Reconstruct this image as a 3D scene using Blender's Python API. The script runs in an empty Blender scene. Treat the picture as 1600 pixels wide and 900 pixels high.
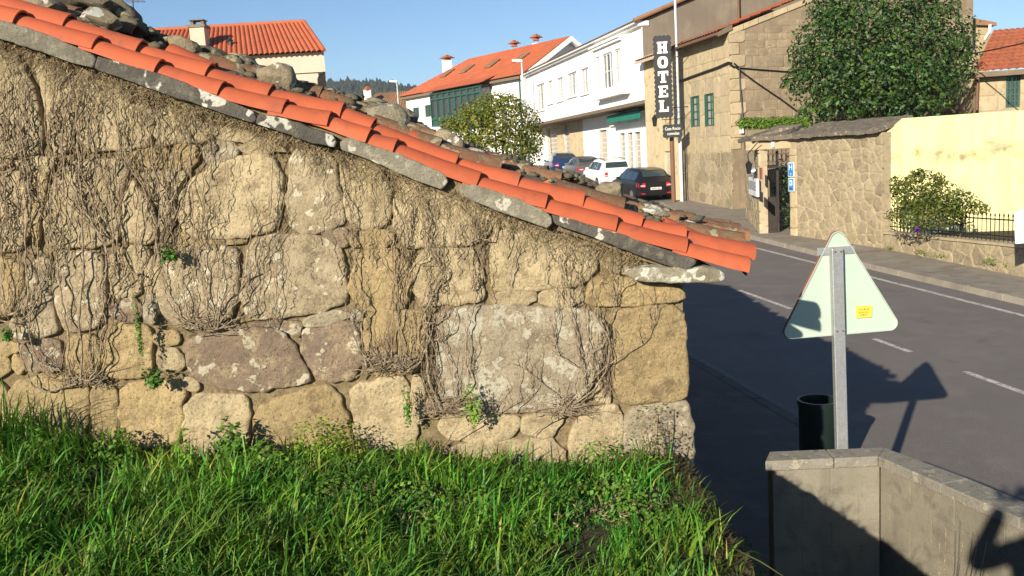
import bpy, math, random
import numpy as np
from mathutils import Vector, noise, Matrix
random.seed(7); rng = np.random.default_rng(7)
SC = bpy.context.scene; COL = SC.collection
# ---------------- camera, sky, sun, exposure
F = 1400.0; ROLL = math.radians(3.3); PITCH = math.atan(198/1400.0); EZ = 3.6
cam = bpy.data.cameras.new("camera"); cam.sensor_width = 36.0; cam.lens = 36.0*F/1600.0
cam.clip_start = 0.05; cam.clip_end = 6000
CAM = bpy.data.objects.new("camera", cam); COL.objects.link(CAM)
CAM.matrix_world = Matrix.Translation((0,0,EZ)) @ Matrix.Rotation(math.pi/2-PITCH,4,'X') @ Matrix.Rotation(-ROLL,4,'Z')
SC.camera = CAM
SUN_EL = math.radians(19.9); SUN_AZ = math.radians(209.9)
W = bpy.data.worlds.new("World"); SC.world = W; W.use_nodes = True
nt = W.node_tree; bg = nt.nodes['Background']; sky = nt.nodes.new('ShaderNodeTexSky')
sky.sky_type = 'NISHITA'; sky.sun_disc = False; sky.sun_elevation = SUN_EL; sky.sun_rotation = SUN_AZ
sky.air_density = 1.0; sky.dust_density = 0.0; sky.ozone_density = 5.5
nt.links.new(sky.outputs[0], bg.inputs[0]); bg.inputs[1].default_value = 0.078
sl = bpy.data.lights.new("sun", 'SUN'); sl.energy = 5.0; sl.angle = math.radians(0.5); sl.color = (1.0,0.91,0.77)
so = bpy.data.objects.new("sun", sl); COL.objects.link(so)
so.rotation_euler = Vector((0.4685,0.8153,-0.3403)).to_track_quat('-Z','Y').to_euler()
SC.view_settings.view_transform = 'Standard'; SC.view_settings.look = 'None'
SC.view_settings.gamma = 1; SC.view_settings.use_curve_mapping = False
SC.view_settings.exposure = 0.74
# ---------------- pixel rays and the street's frame
def ray(px,py):
    u=(px-800)/F; v=-(py-450)/F; th=-ROLL
    a=np.array([u*math.cos(th)-v*math.sin(th),u*math.sin(th)+v*math.cos(th),-1.0]); t=math.pi/2-PITCH
    return np.array([a[0],a[1]*math.cos(t)-a[2]*math.sin(t),a[1]*math.sin(t)+a[2]*math.cos(t)])
O = np.array([0,0,EZ])
def at(px,py,Y): r=ray(px,py); return r/r[1]*Y+O
def atz(px,py,z): r=ray(px,py); return r*((z-EZ)/r[2])+O
PH = math.radians(12.0); CP, SP = math.cos(PH), math.sin(PH)
def st2xy(s,t): return (t*CP - s*SP, s*CP + t*SP)
def xy2st(x,y): return (-x*SP+y*CP, x*CP+y*SP)
ZK = [(-1500,-2.6),(-60,-2.42),(25,.98),(50,2.355),(120,4.8),(200,5.8),(1600,7)]
def zs(s):
    for (a,za),(b,zb) in zip(ZK,ZK[1:]):
        if s<=b: return za+(zb-za)*(s-a)/(b-a)
    return ZK[-1][1]
def P(s,t,dz=0): x,y=st2xy(s,t); return (x,y,zs(s)+dz)
# ---------------- materials
def mat(name, c1, c2, c3=None, scale=4.0, rough=0.9, bump=0.3, bscale=30.0, lichen=0.0, lcol=(.62,.60,.50), metal=0.0,
        streak=0.0, vary=0.0, speck=0.0, detail=6, wave=None, spec=0.3, obj=False, coord='Position', stain=None, zband=None, trans=0.0, attr=None, lscale=9.0, bdist=0.01):
    m=bpy.data.materials.new(name); m.use_nodes=True; N=m.node_tree.nodes; L=m.node_tree.links
    b=N['Principled BSDF']; b.inputs['Roughness'].default_value=rough; b.inputs['Metallic'].default_value=metal
    b.inputs['Specular IOR Level'].default_value=spec
    if obj:
        tc=N.new('ShaderNodeTexCoord'); oi=N.new('ShaderNodeObjectInfo'); va=N.new('ShaderNodeVectorMath'); va.operation='ADD'
        ms=N.new('ShaderNodeMath'); ms.operation='MULTIPLY'; ms.inputs[1].default_value=37.0
        L.new(oi.outputs['Random'],ms.inputs[0]); L.new(tc.outputs['Object'],va.inputs[0]); L.new(ms.outputs[0],va.inputs[1]); vec=va.outputs[0]
    else:
        g=N.new('ShaderNodeNewGeometry'); vec=g.outputs['Position']
    def nz(sc,det=detail,ro=.6):
        n=N.new('ShaderNodeTexNoise'); n.inputs['Scale'].default_value=sc; n.inputs['Detail'].default_value=det; n.inputs['Roughness'].default_value=ro
        L.new(vec,n.inputs['Vector']); return n.outputs['Fac']
    def mix(f,a,bb,mode='MIX'):
        x=N.new('ShaderNodeMix'); x.data_type='RGBA'; x.blend_type=mode
        for k,v in ((0,f),(6,a),(7,bb)):
            if hasattr(v,'type') and hasattr(v,'links'): L.new(v,x.inputs[k])
            elif isinstance(v,(int,float)): x.inputs[k].default_value=v
            else: x.inputs[k].default_value=(*v,1)
        return x.outputs[2]
    def ramp(f,p0,p1):
        r=N.new('ShaderNodeMapRange'); r.inputs[1].default_value=p0; r.inputs[2].default_value=p1; L.new(f,r.inputs[0]); return r.outputs[0]
    base=mix(ramp(nz(scale),.35,.65),c1,c2)
    if c3: base=mix(ramp(nz(scale*2.7),.5,.68),base,c3)
    if attr:
        a=N.new('ShaderNodeAttribute'); a.attribute_name=attr; base=mix(1.0,base,a.outputs['Color'],'MULTIPLY')
    if speck>0:
        base=mix(ramp(nz(bscale*2.2,3,.7),.56,.62),base,tuple(x*(1-speck) for x in c1))
        base=mix(ramp(nz(bscale*1.7+3,3,.7),.60,.66),base,tuple(min(1,x*(1+speck*.8)) for x in c2))
    if streak>0:
        mp=N.new('ShaderNodeMapping'); mp.inputs['Scale'].default_value=(1,1,.08); L.new(vec,mp.inputs['Vector'])
        n=N.new('ShaderNodeTexNoise'); n.inputs['Scale'].default_value=5; n.inputs['Detail'].default_value=5; L.new(mp.outputs[0],n.inputs['Vector'])
        base=mix(ramp(n.outputs['Fac'],.5,.75),base,tuple(x*(1-streak) for x in c1))
    if stain: base=mix(ramp(nz(stain[1],8,.65),stain[2],stain[2]+.08),base,stain[0])
    if zband:
        sx=N.new('ShaderNodeSeparateXYZ'); L.new(vec,sx.inputs[0]); n1=nz(zband[4],7,.7)
        q=N.new('ShaderNodeMath'); q.operation='MULTIPLY_ADD'; q.inputs[1].default_value=zband[1]*5; L.new(n1,q.inputs[0]); L.new(sx.outputs[2],q.inputs[2])
        d=N.new('ShaderNodeMath'); d.operation='SUBTRACT'; d.inputs[1].default_value=zband[0]+zband[1]*2.5; L.new(q.outputs[0],d.inputs[0])
        ab=N.new('ShaderNodeMath'); ab.operation='ABSOLUTE'; L.new(d.outputs[0],ab.inputs[0])
        mr=N.new('ShaderNodeMapRange'); mr.inputs[1].default_value=zband[1]; mr.inputs[2].default_value=0.0; mr.inputs[3].default_value=0; mr.inputs[4].default_value=zband[3]; L.new(ab.outputs[0],mr.inputs[0])
        m2=N.new('ShaderNodeMath'); m2.operation='MULTIPLY'; L.new(mr.outputs[0],m2.inputs[0]); L.new(ramp(nz(zband[4]*2.3,6,.7),.42,.62),m2.inputs[1])
        base=mix(m2.outputs[0],base,zband[2])
    if lichen>0:
        th=.66-.2*lichen
        q=ramp(nz(lscale,2,.45),th,th+.015); q2=ramp(nz(lscale*3.3,2,.5),.40,.46)
        mm=N.new('ShaderNodeMath'); mm.operation='MULTIPLY'; L.new(q,mm.inputs[0]); L.new(q2,mm.inputs[1])
        base=mix(mm.outputs[0],base,lcol)
    if vary>0:
        oi2=N.new('ShaderNodeObjectInfo'); hs=N.new('ShaderNodeHueSaturation')
        r=N.new('ShaderNodeMapRange'); r.inputs[3].default_value=1-vary; r.inputs[4].default_value=1+vary; L.new(oi2.outputs['Random'],r.inputs[0])
        L.new(r.outputs[0],hs.inputs['Value']); L.new(base,hs.inputs['Color']); base=hs.outputs[0]
    L.new(base,b.inputs['Base Color'])
    if bump>0:
        bp=N.new('ShaderNodeBump'); bp.inputs['Strength'].default_value=bump; bp.inputs['Distance'].default_value=bdist
        L.new(nz(bscale,10,.74),bp.inputs['Height']); L.new(bp.outputs[0],b.inputs['Normal'])
    if trans>0:
        t=N.new('ShaderNodeBsdfTranslucent'); L.new(base,t.inputs[0]); ad=N.new('ShaderNodeMixShader'); ad.inputs[0].default_value=trans
        L.new(b.outputs[0],ad.inputs[1]); L.new(t.outputs[0],ad.inputs[2]); L.new(ad.outputs[0],N['Material Output'].inputs[0])
    return m
def flat(name,c,rough=.5,metal=0,bump=0.0,spec=.5,bscale=40): return mat(name,c,tuple(x*.85 for x in c),rough=rough,metal=metal,bump=bump,spec=spec,bscale=bscale,scale=3)
G1=(.44,.32,.155); G2=(.34,.235,.105)
M={}
M['st_tan']=mat('granite_tan',(.53,.425,.25),(.42,.33,.185),(.28,.21,.12),scale=5,bump=1,bscale=26,speck=.5,lichen=0,vary=.10,bdist=.03)
M['st_pale']=mat('granite_pale',(.50,.40,.25),(.38,.30,.18),(.25,.19,.12),scale=6,bump=1,bscale=26,speck=.5,lichen=.30,lcol=(.60,.54,.38),vary=.1,bdist=.03,lscale=14,stain=((.22,.16,.10),4.0,.60))
M['st_gold']=mat('granite_gold',(.47,.355,.18),(.37,.27,.125),(.26,.19,.10),scale=5,bump=1,bscale=26,speck=.5,lichen=0,vary=.14,stain=((.21,.145,.075),4.0,.57),bdist=.03)
M['st_grey']=mat('granite_grey',(.40,.335,.225),(.32,.26,.17),(.24,.19,.125),scale=5,bump=1,bscale=26,speck=.48,stain=((.22,.165,.11),3.5,.56),lichen=.32,lcol=(.47,.42,.29),vary=.1,bdist=.03,lscale=13)
M['st_purple']=mat('granite_purple',(.29,.21,.135),(.20,.145,.10),(.40,.31,.18),scale=6,bump=1,bscale=26,speck=.45,lichen=.34,lcol=(.50,.44,.31),vary=.08,bdist=.03,lscale=13)
M['st_lichen']=mat('granite_lichened',(.42,.35,.235),(.34,.275,.18),(.27,.21,.14),scale=5,bump=1,bscale=26,speck=.45,stain=((.25,.19,.12),3.0,.58),lichen=.62,lcol=(.50,.455,.33),vary=.05,bdist=.03,lscale=12)
M['soil']=mat('earth_mortar',(.33,.25,.135),(.21,.155,.08),(.14,.10,.055),scale=14,bump=1,bscale=35,speck=.4,bdist=.03)
M['slab']=mat('slab_stone',(.27,.24,.175),(.17,.15,.11),(.36,.33,.24),scale=6,bump=.9,bscale=45,speck=.4,lichen=.3,lcol=(.48,.45,.34),vary=.2,bdist=.02,lscale=11)
M['slab_w']=mat('slab_stone_white_lichen',(.34,.30,.20),(.20,.17,.11),(.5,.47,.36),scale=6,bump=1,bscale=40,speck=.4,lichen=.75,lcol=(.60,.58,.48),bdist=.02,lscale=11)
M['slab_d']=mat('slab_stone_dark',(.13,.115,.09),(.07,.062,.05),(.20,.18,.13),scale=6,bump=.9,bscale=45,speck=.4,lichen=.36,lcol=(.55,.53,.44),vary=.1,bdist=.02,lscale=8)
M['tile']=mat('terracotta_new',(.47,.108,.042),(.41,.090,.036),(.36,.085,.038),scale=3,stain=((.31,.09,.045),7,.60),rough=.75,bump=.25,bscale=60,vary=.13,speck=.12,obj=True,bdist=.004)
M['oldtile']=mat('terracotta_old',(.26,.12,.06),(.15,.085,.05),(.20,.17,.09),scale=9,rough=.95,bump=1,bscale=40,speck=.4,lichen=.3,lcol=(.30,.28,.17),vary=.25,obj=True)
M['rub']=mat('rubble_stone',(.36,.29,.18),(.22,.175,.11),(.15,.125,.08),scale=9,bump=1,bscale=40,speck=.4,lichen=.35,vary=.25,obj=True,bdist=.02)
M['rubd']=mat('rubble_dark',(.17,.14,.09),(.10,.085,.06),(.16,.15,.07),scale=9,bump=1,bscale=40,speck=.4,lichen=.3,lcol=(.3,.28,.16),vary=.2,obj=True,bdist=.02)
M['rubm']=mat('rubble_mossy',(.36,.31,.21),(.26,.22,.15),(.09,.10,.035),scale=7,bump=1,bscale=40,speck=.3,lichen=.3,vary=.1,obj=True,bdist=.02)
M['vine']=mat('vine_bark',(.27,.205,.13),(.155,.11,.07),(.40,.33,.22),scale=22,bump=.6,bscale=120,vary=.1)
M['hair']=mat('root_hair',(.27,.20,.105),(.12,.085,.045),(.46,.37,.22),scale=30,bump=0)
M['grass']=mat('grass_blades',(.145,.30,.030),(.08,.205,.024),scale=2,rough=.5,bump=0,spec=.35,attr='col',trans=.35)
M['weed']=mat('weed_leaves',(.10,.22,.025),(.14,.25,.04),scale=6,rough=.6,bump=0,attr='col',trans=.3)
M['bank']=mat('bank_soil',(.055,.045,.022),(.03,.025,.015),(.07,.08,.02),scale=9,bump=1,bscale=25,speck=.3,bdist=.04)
M['moss']=mat('mossy_edge',(.115,.10,.028),(.07,.06,.025),(.16,.12,.055),scale=14,bump=1,bscale=40,speck=.4,bdist=.03)
M['asphalt']=mat('asphalt',(.172,.152,.136),(.152,.134,.120),(.188,.167,.150),scale=.7,rough=.93,bump=.8,bscale=60,speck=.30,stain=((.135,.12,.108),.9,.60),spec=.2)
M['ground']=mat('rough_ground',(.17,.14,.08),(.10,.10,.05),scale=.4,bump=.4,bscale=9)
M['pave']=mat('concrete_pavement',(.27,.235,.185),(.21,.18,.14),(.17,.145,.115),scale=1.2,bump=.3,bscale=60,speck=.15,stain=((.15,.13,.10),2.2,.62))
M['paint']=mat('road_paint',(.52,.49,.43),(.38,.35,.30),(.12,.10,.085),scale=6,bump=.2,bscale=80)
M['concrete']=mat('block_concrete',(.25,.225,.165),(.19,.17,.125),(.14,.125,.095),scale=2.6,bump=.7,bscale=60,speck=.3,streak=.3,stain=((.32,.29,.22),5,.66))
M['coping']=mat('coping_concrete',(.27,.245,.195),(.22,.20,.155),(.16,.145,.11),scale=5,bump=1,bscale=50,speck=.3,lichen=.12,lcol=(.34,.31,.23),lscale=16)
M['galv']=mat('galvanised_steel',(.40,.41,.40),(.34,.35,.345),(.46,.47,.46),scale=25,rough=.42,metal=.55,bump=.1,bscale=60)
M['signback']=mat('sign_back_enamel',(.42,.50,.41),(.38,.46,.37),scale=2,rough=.45,bump=.05,bscale=50,stain=((.48,.55,.43),7,.66),spec=.4)
M['signedge']=flat('sign_rim_red',(.33,.11,.06),.5)
M['sticker']=flat('sticker_yellow',(.85,.60,.06),.5)
M['ink']=flat('ink_dark',(.10,.07,.03),.6)
M['bin']=flat('bin_plastic',(.012,.022,.018),.35,spec=.5)
M['white']=mat('white_render',(.90,.88,.84),(.86,.84,.79),(.80,.77,.70),scale=.5,bump=.15,bscale=25,streak=.08)
M['cream']=mat('cream_render',(.52,.45,.34),(.47,.40,.30),(.42,.35,.26),scale=.5,bump=.2,bscale=25,streak=.12)
M['plaster']=mat('ochre_plaster',(.60,.49,.30),(.53,.42,.245),(.45,.34,.19),scale=1.0,bump=.4,bscale=12,streak=.15,stain=((.33,.23,.12),2.0,.60))
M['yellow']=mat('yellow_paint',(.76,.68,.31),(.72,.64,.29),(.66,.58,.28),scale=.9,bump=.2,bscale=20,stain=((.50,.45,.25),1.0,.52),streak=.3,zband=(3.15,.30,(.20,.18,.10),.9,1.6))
M['cement']=mat('grey_cement',(.20,.165,.12),(.165,.135,.10),(.23,.19,.135),scale=.4,bump=.3,bscale=15,streak=.25)
M['ash']=mat('ashlar_stone',(.46,.37,.225),(.39,.305,.18),(.31,.24,.145),scale=1.5,bump=.6,bscale=16,speck=.2,vary=.1,streak=.2)
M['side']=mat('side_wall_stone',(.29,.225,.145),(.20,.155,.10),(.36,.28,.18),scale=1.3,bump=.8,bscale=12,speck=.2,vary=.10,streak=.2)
M['gstone']=mat('garden_stone',(.37,.30,.185),(.29,.23,.14),(.20,.16,.105),scale=2.6,bump=1,bscale=14,speck=.25,vary=.20,streak=.25,bdist=.03)
M['gmortar']=mat('lime_mortar',(.43,.345,.22),(.33,.265,.165),(.25,.20,.13),scale=3,bump=.5,bscale=20,streak=.25)
M['cap']=mat('cap_slab',(.17,.14,.10),(.12,.10,.075),(.21,.175,.12),scale=2.2,bump=1,bscale=14,speck=.3,lichen=.2,lcol=(.3,.27,.18),bdist=.03)
M['roof']=mat('roof_orange',(.45,.12,.05),(.39,.10,.042),(.32,.10,.05),scale=.6,rough=.9,bump=.3,bscale=6,speck=.1)
M['roof2']=mat('roof_orange_worn',(.42,.125,.055),(.33,.10,.045),(.22,.085,.045),scale=1.5,rough=.9,bump=.5,bscale=9,speck=.2,stain=((.20,.10,.05),1.4,.6))
M['roofb']=mat('roof_brown',(.30,.155,.08),(.22,.12,.065),(.26,.17,.09),scale=1,rough=.95,bump=.4,bscale=8,speck=.2)
M['roofold']=mat('roof_old_dark',(.16,.11,.075),(.10,.07,.05),(.24,.14,.08),scale=2,rough=.95,bump=.8,bscale=9,speck=.3)
M['green']=flat('green_paint',(.030,.095,.065),.45)
M['teal']=flat('green_canvas',(.010,.17,.115),.7)
M['glass']=flat('window_glass',(.05,.055,.055),.08,spec=.8)
M['glassw']=flat('window_glass_curtained',(.34,.32,.28),.15,spec=.6)
M['frame']=flat('white_frame',(.80,.78,.72),.5)
M['shut']=mat('grey_shutter',(.42,.37,.30),(.36,.31,.25),scale=2,bump=.1)
M['soffit']=mat('soffit',(.20,.15,.10),(.16,.12,.08),scale=2,bump=.2)
M['iron']=flat('black_iron',(.012,.012,.013),.5)
M['board']=flat('sign_board',(.012,.012,.013),.6)
M['letter']=flat('sign_letters',(.86,.84,.74),.6)
M['blue']=flat('plaque_blue',(.03,.22,.50),.4)
M['plq']=flat('plaque_white',(.75,.80,.82),.4)
M['pole']=flat('pole_paint',(.60,.60,.60),.4,metal=.3)
M['rust']=flat('rusty_brown',(.17,.085,.045),.8)
M['wood']=mat('dark_door',(.055,.042,.035),(.035,.028,.024),scale=3,bump=.4,bscale=20)
M['leafd']=mat('leaf_dark_gloss',(.045,.098,.017),(.026,.066,.013),scale=1.5,rough=.5,bump=0,attr='col',spec=.38,trans=.15)
M['leafb']=mat('leaf_bush',(.085,.115,.018),(.055,.08,.014),scale=1.5,rough=.5,bump=0,attr='col',trans=.15)
M['leafy']=mat('leaf_olive',(.17,.20,.025),(.11,.15,.020),scale=1.5,rough=.5,bump=0,attr='col',trans=.3)
M['bark']=mat('tree_bark',(.15,.11,.075),(.09,.065,.045),scale=8,bump=1,bscale=30)
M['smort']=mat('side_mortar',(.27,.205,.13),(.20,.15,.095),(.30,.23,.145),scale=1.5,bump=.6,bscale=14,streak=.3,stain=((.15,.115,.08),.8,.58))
M['oldpaint']=mat('worn_paint',(.21,.19,.17),(.16,.145,.13),(.12,.10,.09),scale=6,bump=.2,bscale=80)
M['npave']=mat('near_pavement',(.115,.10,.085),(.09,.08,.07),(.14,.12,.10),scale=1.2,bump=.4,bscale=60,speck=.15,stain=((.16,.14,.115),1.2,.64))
M['hill']=mat('forest_hill',(.030,.042,.030),(.018,.028,.020),(.045,.05,.038),scale=.02,bump=.0)
M['conif']=mat('far_conifers',(.028,.040,.026),(.018,.028,.018),scale=.05,bump=0)
M['tyre']=flat('tyre_rubber',(.015,.015,.015),.8)
M['rim']=flat('wheel_rim',(.38,.38,.38),.35,metal=.7)
M['tail']=flat('tail_lamp',(.50,.015,.03),.25,spec=.7)
M['plate']=flat('number_plate',(.75,.75,.72),.4)
M['cloth']=flat('dark_coat',(.03,.035,.05),.9)
M['skin']=flat('skin',(.45,.26,.17),.6)
M['flower']=flat('purple_petals',(.22,.04,.42),.6)
# ---------------- object helpers
def meta(o,label=None,cat=None,group=None,kind=None):
    if label: o['label']=label
    if cat: o['category']=cat
    if group: o['group']=group
    if kind: o['kind']=kind
    return o
def wloc(o):
    v=Vector((0,0,0))
    while o: v=v+o.location; o=o.parent
    return v
def thing(name,label,cat,loc=(0,0,0),group=None):
    o=bpy.data.objects.new(name,None); COL.objects.link(o); o.location=Vector([float(c) for c in loc]); o.empty_display_size=.2
    return meta(o,label,cat,group)
class MB:
    def __init__(s): s.v=[]; s.f=[]; s.c=[]
    def add(s,vs,fs,col=None):
        n=len(s.v); s.v.extend([tuple(map(float,v)) for v in vs]); s.f.extend([tuple(i+n for i in f) for f in fs])
        if col is not None: s.c.extend([col]*len(vs))
    def quad(s,a,b,c,d): s.add([a,b,c,d],[(0,1,2,3)])
    def hexa(s,p): # 8 pts: bottom 4, top 4
        s.add(p,[(0,3,2,1),(4,5,6,7),(0,1,5,4),(1,2,6,5),(2,3,7,6),(3,0,4,7)])
    def box(s,c,d,rz=0):
        cx,cy,cz=c; hx,hy,hz=d[0]/2,d[1]/2,d[2]/2; ca,sa=math.cos(rz),math.sin(rz); p=[]
        for z in(-hz,hz):
            for x,y in((-hx,-hy),(hx,-hy),(hx,hy),(-hx,hy)): p.append((cx+x*ca-y*sa,cy+x*sa+y*ca,cz+z))
        s.hexa(p)
    def tube(s,pts,rs,n=6,cap=True):
        pts=[Vector([float(c) for c in p]) for p in pts]
        if not hasattr(rs,'__len__'): rs=[rs]*len(pts)
        vs=[];fs=[]
        for i,p in enumerate(pts):
            d=(pts[min(i+1,len(pts)-1)]-pts[max(i-1,0)])
            if d.length<1e-9: d=Vector((0,0,1))
            d.normalize(); up=Vector((0,0,1)) if abs(d.z)<.9 else Vector((0,1,0))
            a=d.cross(up).normalized(); b=a.cross(d)
            for k in range(n):
                t=2*math.pi*k/n; q=p+(a*math.cos(t)+b*math.sin(t))*rs[i]; vs.append(tuple(q))
        for i in range(len(pts)-1):
            for k in range(n):
                k2=(k+1)%n; fs.append((i*n+k,i*n+k2,(i+1)*n+k2,(i+1)*n+k))
        if cap and n>2: fs.append(tuple(range(n-1,-1,-1))); fs.append(tuple((len(pts)-1)*n+k for k in range(n)))
        s.add(vs,fs)
    def cyl(s,a,b,r,n=16,r2=None): s.tube([a,b],[r,r if r2 is None else r2],n)
    def build(s,name,m,parent=None,smooth=False,origin=None,bevel=0,sharp=None):
        me=bpy.data.meshes.new(name); base=wloc(parent) if parent else Vector((0,0,0))
        off=Vector([float(c) for c in origin])-base if origin is not None else Vector((0,0,0))
        sh=base+off
        me.from_pydata([(v[0]-sh.x,v[1]-sh.y,v[2]-sh.z) for v in s.v],[],s.f); me.materials.append(m)
        if s.c and len(s.c)==len(s.v):
            ca=me.color_attributes.new('col','FLOAT_COLOR','POINT')
            ca.data.foreach_set('color',np.array([(c[0],c[1],c[2],1) for c in s.c],dtype=np.float32).ravel())
        if smooth: me.shade_smooth() if not sharp else me.polygons.foreach_set('use_smooth',[True]*len(me.polygons))
        if sharp: me.set_sharp_from_angle(angle=math.radians(sharp))
        me.update()
        o=bpy.data.objects.new(name,me); COL.objects.link(o)
        if parent: o.parent=parent
        o.location=off
        if bevel:
            bm=o.modifiers.new('b','BEVEL'); bm.width=bevel; bm.segments=2; bm.limit_method='ANGLE'
        return o
def npmesh(name,V,Fq,m,parent=None,col=None,smooth=False):
    me=bpy.data.meshes.new(name); V=np.asarray(V,dtype=np.float32); Fq=np.asarray(Fq,dtype=np.int32)
    me.vertices.add(len(V)); me.vertices.foreach_set('co',V.ravel()); k=Fq.shape[1]
    me.loops.add(Fq.size); me.loops.foreach_set('vertex_index',Fq.ravel()); me.polygons.add(len(Fq))
    me.polygons.foreach_set('loop_start',np.arange(0,Fq.size,k,dtype=np.int32)); me.polygons.foreach_set('loop_total',np.full(len(Fq),k,dtype=np.int32))
    me.update(calc_edges=True); me.materials.append(m)
    if col is not None:
        ca=me.color_attributes.new('col','FLOAT_COLOR','POINT'); c=np.ones((len(V),4),dtype=np.float32); c[:,:3]=col; ca.data.foreach_set('color',c.ravel())
    if smooth: me.shade_smooth()
    o=bpy.data.objects.new(name,me); COL.objects.link(o)
    if parent: o.parent=parent
    return o
def chaikin(p,n=2):
    for _ in range(n):
        q=[]
        for i in range(len(p)):
            a,b=p[i],p[(i+1)%len(p)]; q.append((a[0]*.75+b[0]*.25,a[1]*.75+b[1]*.25)); q.append((a[0]*.25+b[0]*.75,a[1]*.25+b[1]*.75))
        p=q
    return p
def resample(p,n):
    a=np.array(p+[p[0]]); d=np.r_[0,np.cumsum(np.hypot(*np.diff(a,axis=0).T))]; t=np.linspace(0,d[-1],n,endpoint=False)
    return np.c_[np.interp(t,d,a[:,0]),np.interp(t,d,a[:,1])]
def pillow(poly,fr,mat_,parent,name='stone',n=40,rings=(1,1,.985,.95,.88,.76,.58,.36,.16),bulge=.04,back=.05,edge=.008,amp=.006,freq=9,jit=.004,smooth=2,inset=0.0,seed=0,rad=None):
    """one stone: poly in the (u,z) coordinates of frame fr(u,z,d)->world; d is outwards"""
    p=resample(chaikin(poly,smooth),n); c=p.mean(0)
    if inset:
        v=p-c; l=np.hypot(v[:,0],v[:,1])[:,None]; p=c+v*(1-inset/np.maximum(l,inset*2))
    V=[];Fc=[]; so_=seed*7.13
    for ri,r in enumerate(rings):
        for i in range(n):
            q=c+(p[i]-c)*r
            j=jit*noise.noise(Vector((p[i][0]*18+so_,p[i][1]*18,3.1)))*2
            v=p[i]-c; l=math.hypot(*v)+1e-6; q=q+v/l*j*r
            if ri==0: d=-back
            else:
                s_=min(1,(1-r)*l/ max(.001,rad or bulge*1.6)); h=edge+bulge*math.sqrt(max(0,1-(1-s_)**2))
                d=h+amp*(noise.fractal(Vector((q[0]*freq+so_,q[1]*freq,so_)),.8,2.0,3))*(.3+.7*s_)
            V.append(fr(q[0],q[1],d))
        if ri:
            for i in range(n): i2=(i+1)%n; Fc.append(((ri-1)*n+i,(ri-1)*n+i2,ri*n+i2,ri*n+i))
    k=len(V); V.append(fr(c[0],c[1],edge+bulge+amp*noise.fractal(Vector((c[0]*freq+so_,c[1]*freq,so_)),.8,2.0,3)))
    for i in range(n): Fc.append(((len(rings)-1)*n+i,(len(rings)-1)*n+(i+1)%n,k))
    b=MB(); b.add(V,Fc); return b.build(name,mat_,parent,smooth=True)
def clip(poly,a,b,c): # keep a*x+b*y<=c
    out=[]
    for i in range(len(poly)):
        p,q=poly[i],poly[(i+1)%len(poly)]; dp=a*p[0]+b*p[1]-c; dq=a*q[0]+b*q[1]-c
        if dp<=0: out.append(p)
        if dp*dq<0: t=dp/(dp-dq); out.append((p[0]+(q[0]-p[0])*t,p[1]+(q[1]-p[1])*t))
    return out
def voronoi(bound,seeds,gap):
    cells=[]
    for i,s in enumerate(seeds):
        c=list(bound)
        for j,q in enumerate(seeds):
            if i==j: continue
            dx,dy=q[0]-s[0],q[1]-s[1]; l=math.hypot(dx,dy)
            if l>3.5*1.6 and l>6: continue
            c=clip(c,dx/l,dy/l,(dx*(s[0]+q[0])/2+dy*(s[1]+q[1])/2)/l-gap/2)
            if len(c)<3: break
        if len(c)>=3: cells.append(c)
    return cells
def rnd_seeds(bound,n,rnd,asp=1.5,tries=14):
    xs=[p[0] for p in bound]; ys=[p[1] for p in bound]; S=[]
    def inside(x,y):
        r=False
        for i in range(len(bound)):
            a,b=bound[i],bound[i-1]
            if (a[1]>y)!=(b[1]>y) and x<(b[0]-a[0])*(y-a[1])/(b[1]-a[1])+a[0]: r=not r
        return r
    while len(S)<n:
        best=None;bd=-1
        for _ in range(tries):
            x=rnd.uniform(min(xs),max(xs)); y=rnd.uniform(min(ys),max(ys))
            if not inside(x,y): continue
            d=min([((x-a)/asp)**2+(y-b)**2 for a,b in S] or [9]); 
            if d>bd: bd=d;best=(x,y)
        if best: S.append(best)
    return S
def rock(name,c,r,mat_,parent=None,seed=0,sub=3,rot=0,amp=.28,boxy=.5):
    """lumpy angular boulder, r=(rx,ry,rz)"""
    import bmesh
    bm=bmesh.new(); bmesh.ops.create_icosphere(bm,subdivisions=sub,radius=1.0); R=Matrix.Rotation(rot,3,'Y'); rn=random.Random(seed)
    pl=[(Vector((rn.gauss(0,1),rn.gauss(0,1),rn.gauss(0,1))).normalized(),rn.uniform(.62,.92)) for _ in range(9)]
    for v in bm.verts:
        p=v.co.normalized(); k=max(abs(p.x),abs(p.y),abs(p.z)); p=p*(1-boxy)+p/k*boxy*.85
        for nn,dd in pl:
            e=p.dot(nn)-dd
            if e>0: p=p-nn*e*.9
        p=p*(1+amp*noise.fractal(v.co*1.7+Vector((seed*3.3,0,0)),.9,2.1,4)); q=R@Vector((p.x*r[0],p.y*r[1],p.z*r[2])); v.co=q
    me=bpy.data.meshes.new(name); bm.to_mesh(me); bm.free(); me.materials.append(mat_); me.shade_smooth()
    me.set_sharp_from_angle(angle=math.radians(38))
    o=bpy.data.objects.new(name,me); COL.objects.link(o); base=wloc(parent) if parent else Vector((0,0,0)); o.parent=parent
    o.location=Vector([float(x) for x in c])-base; return o
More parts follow.
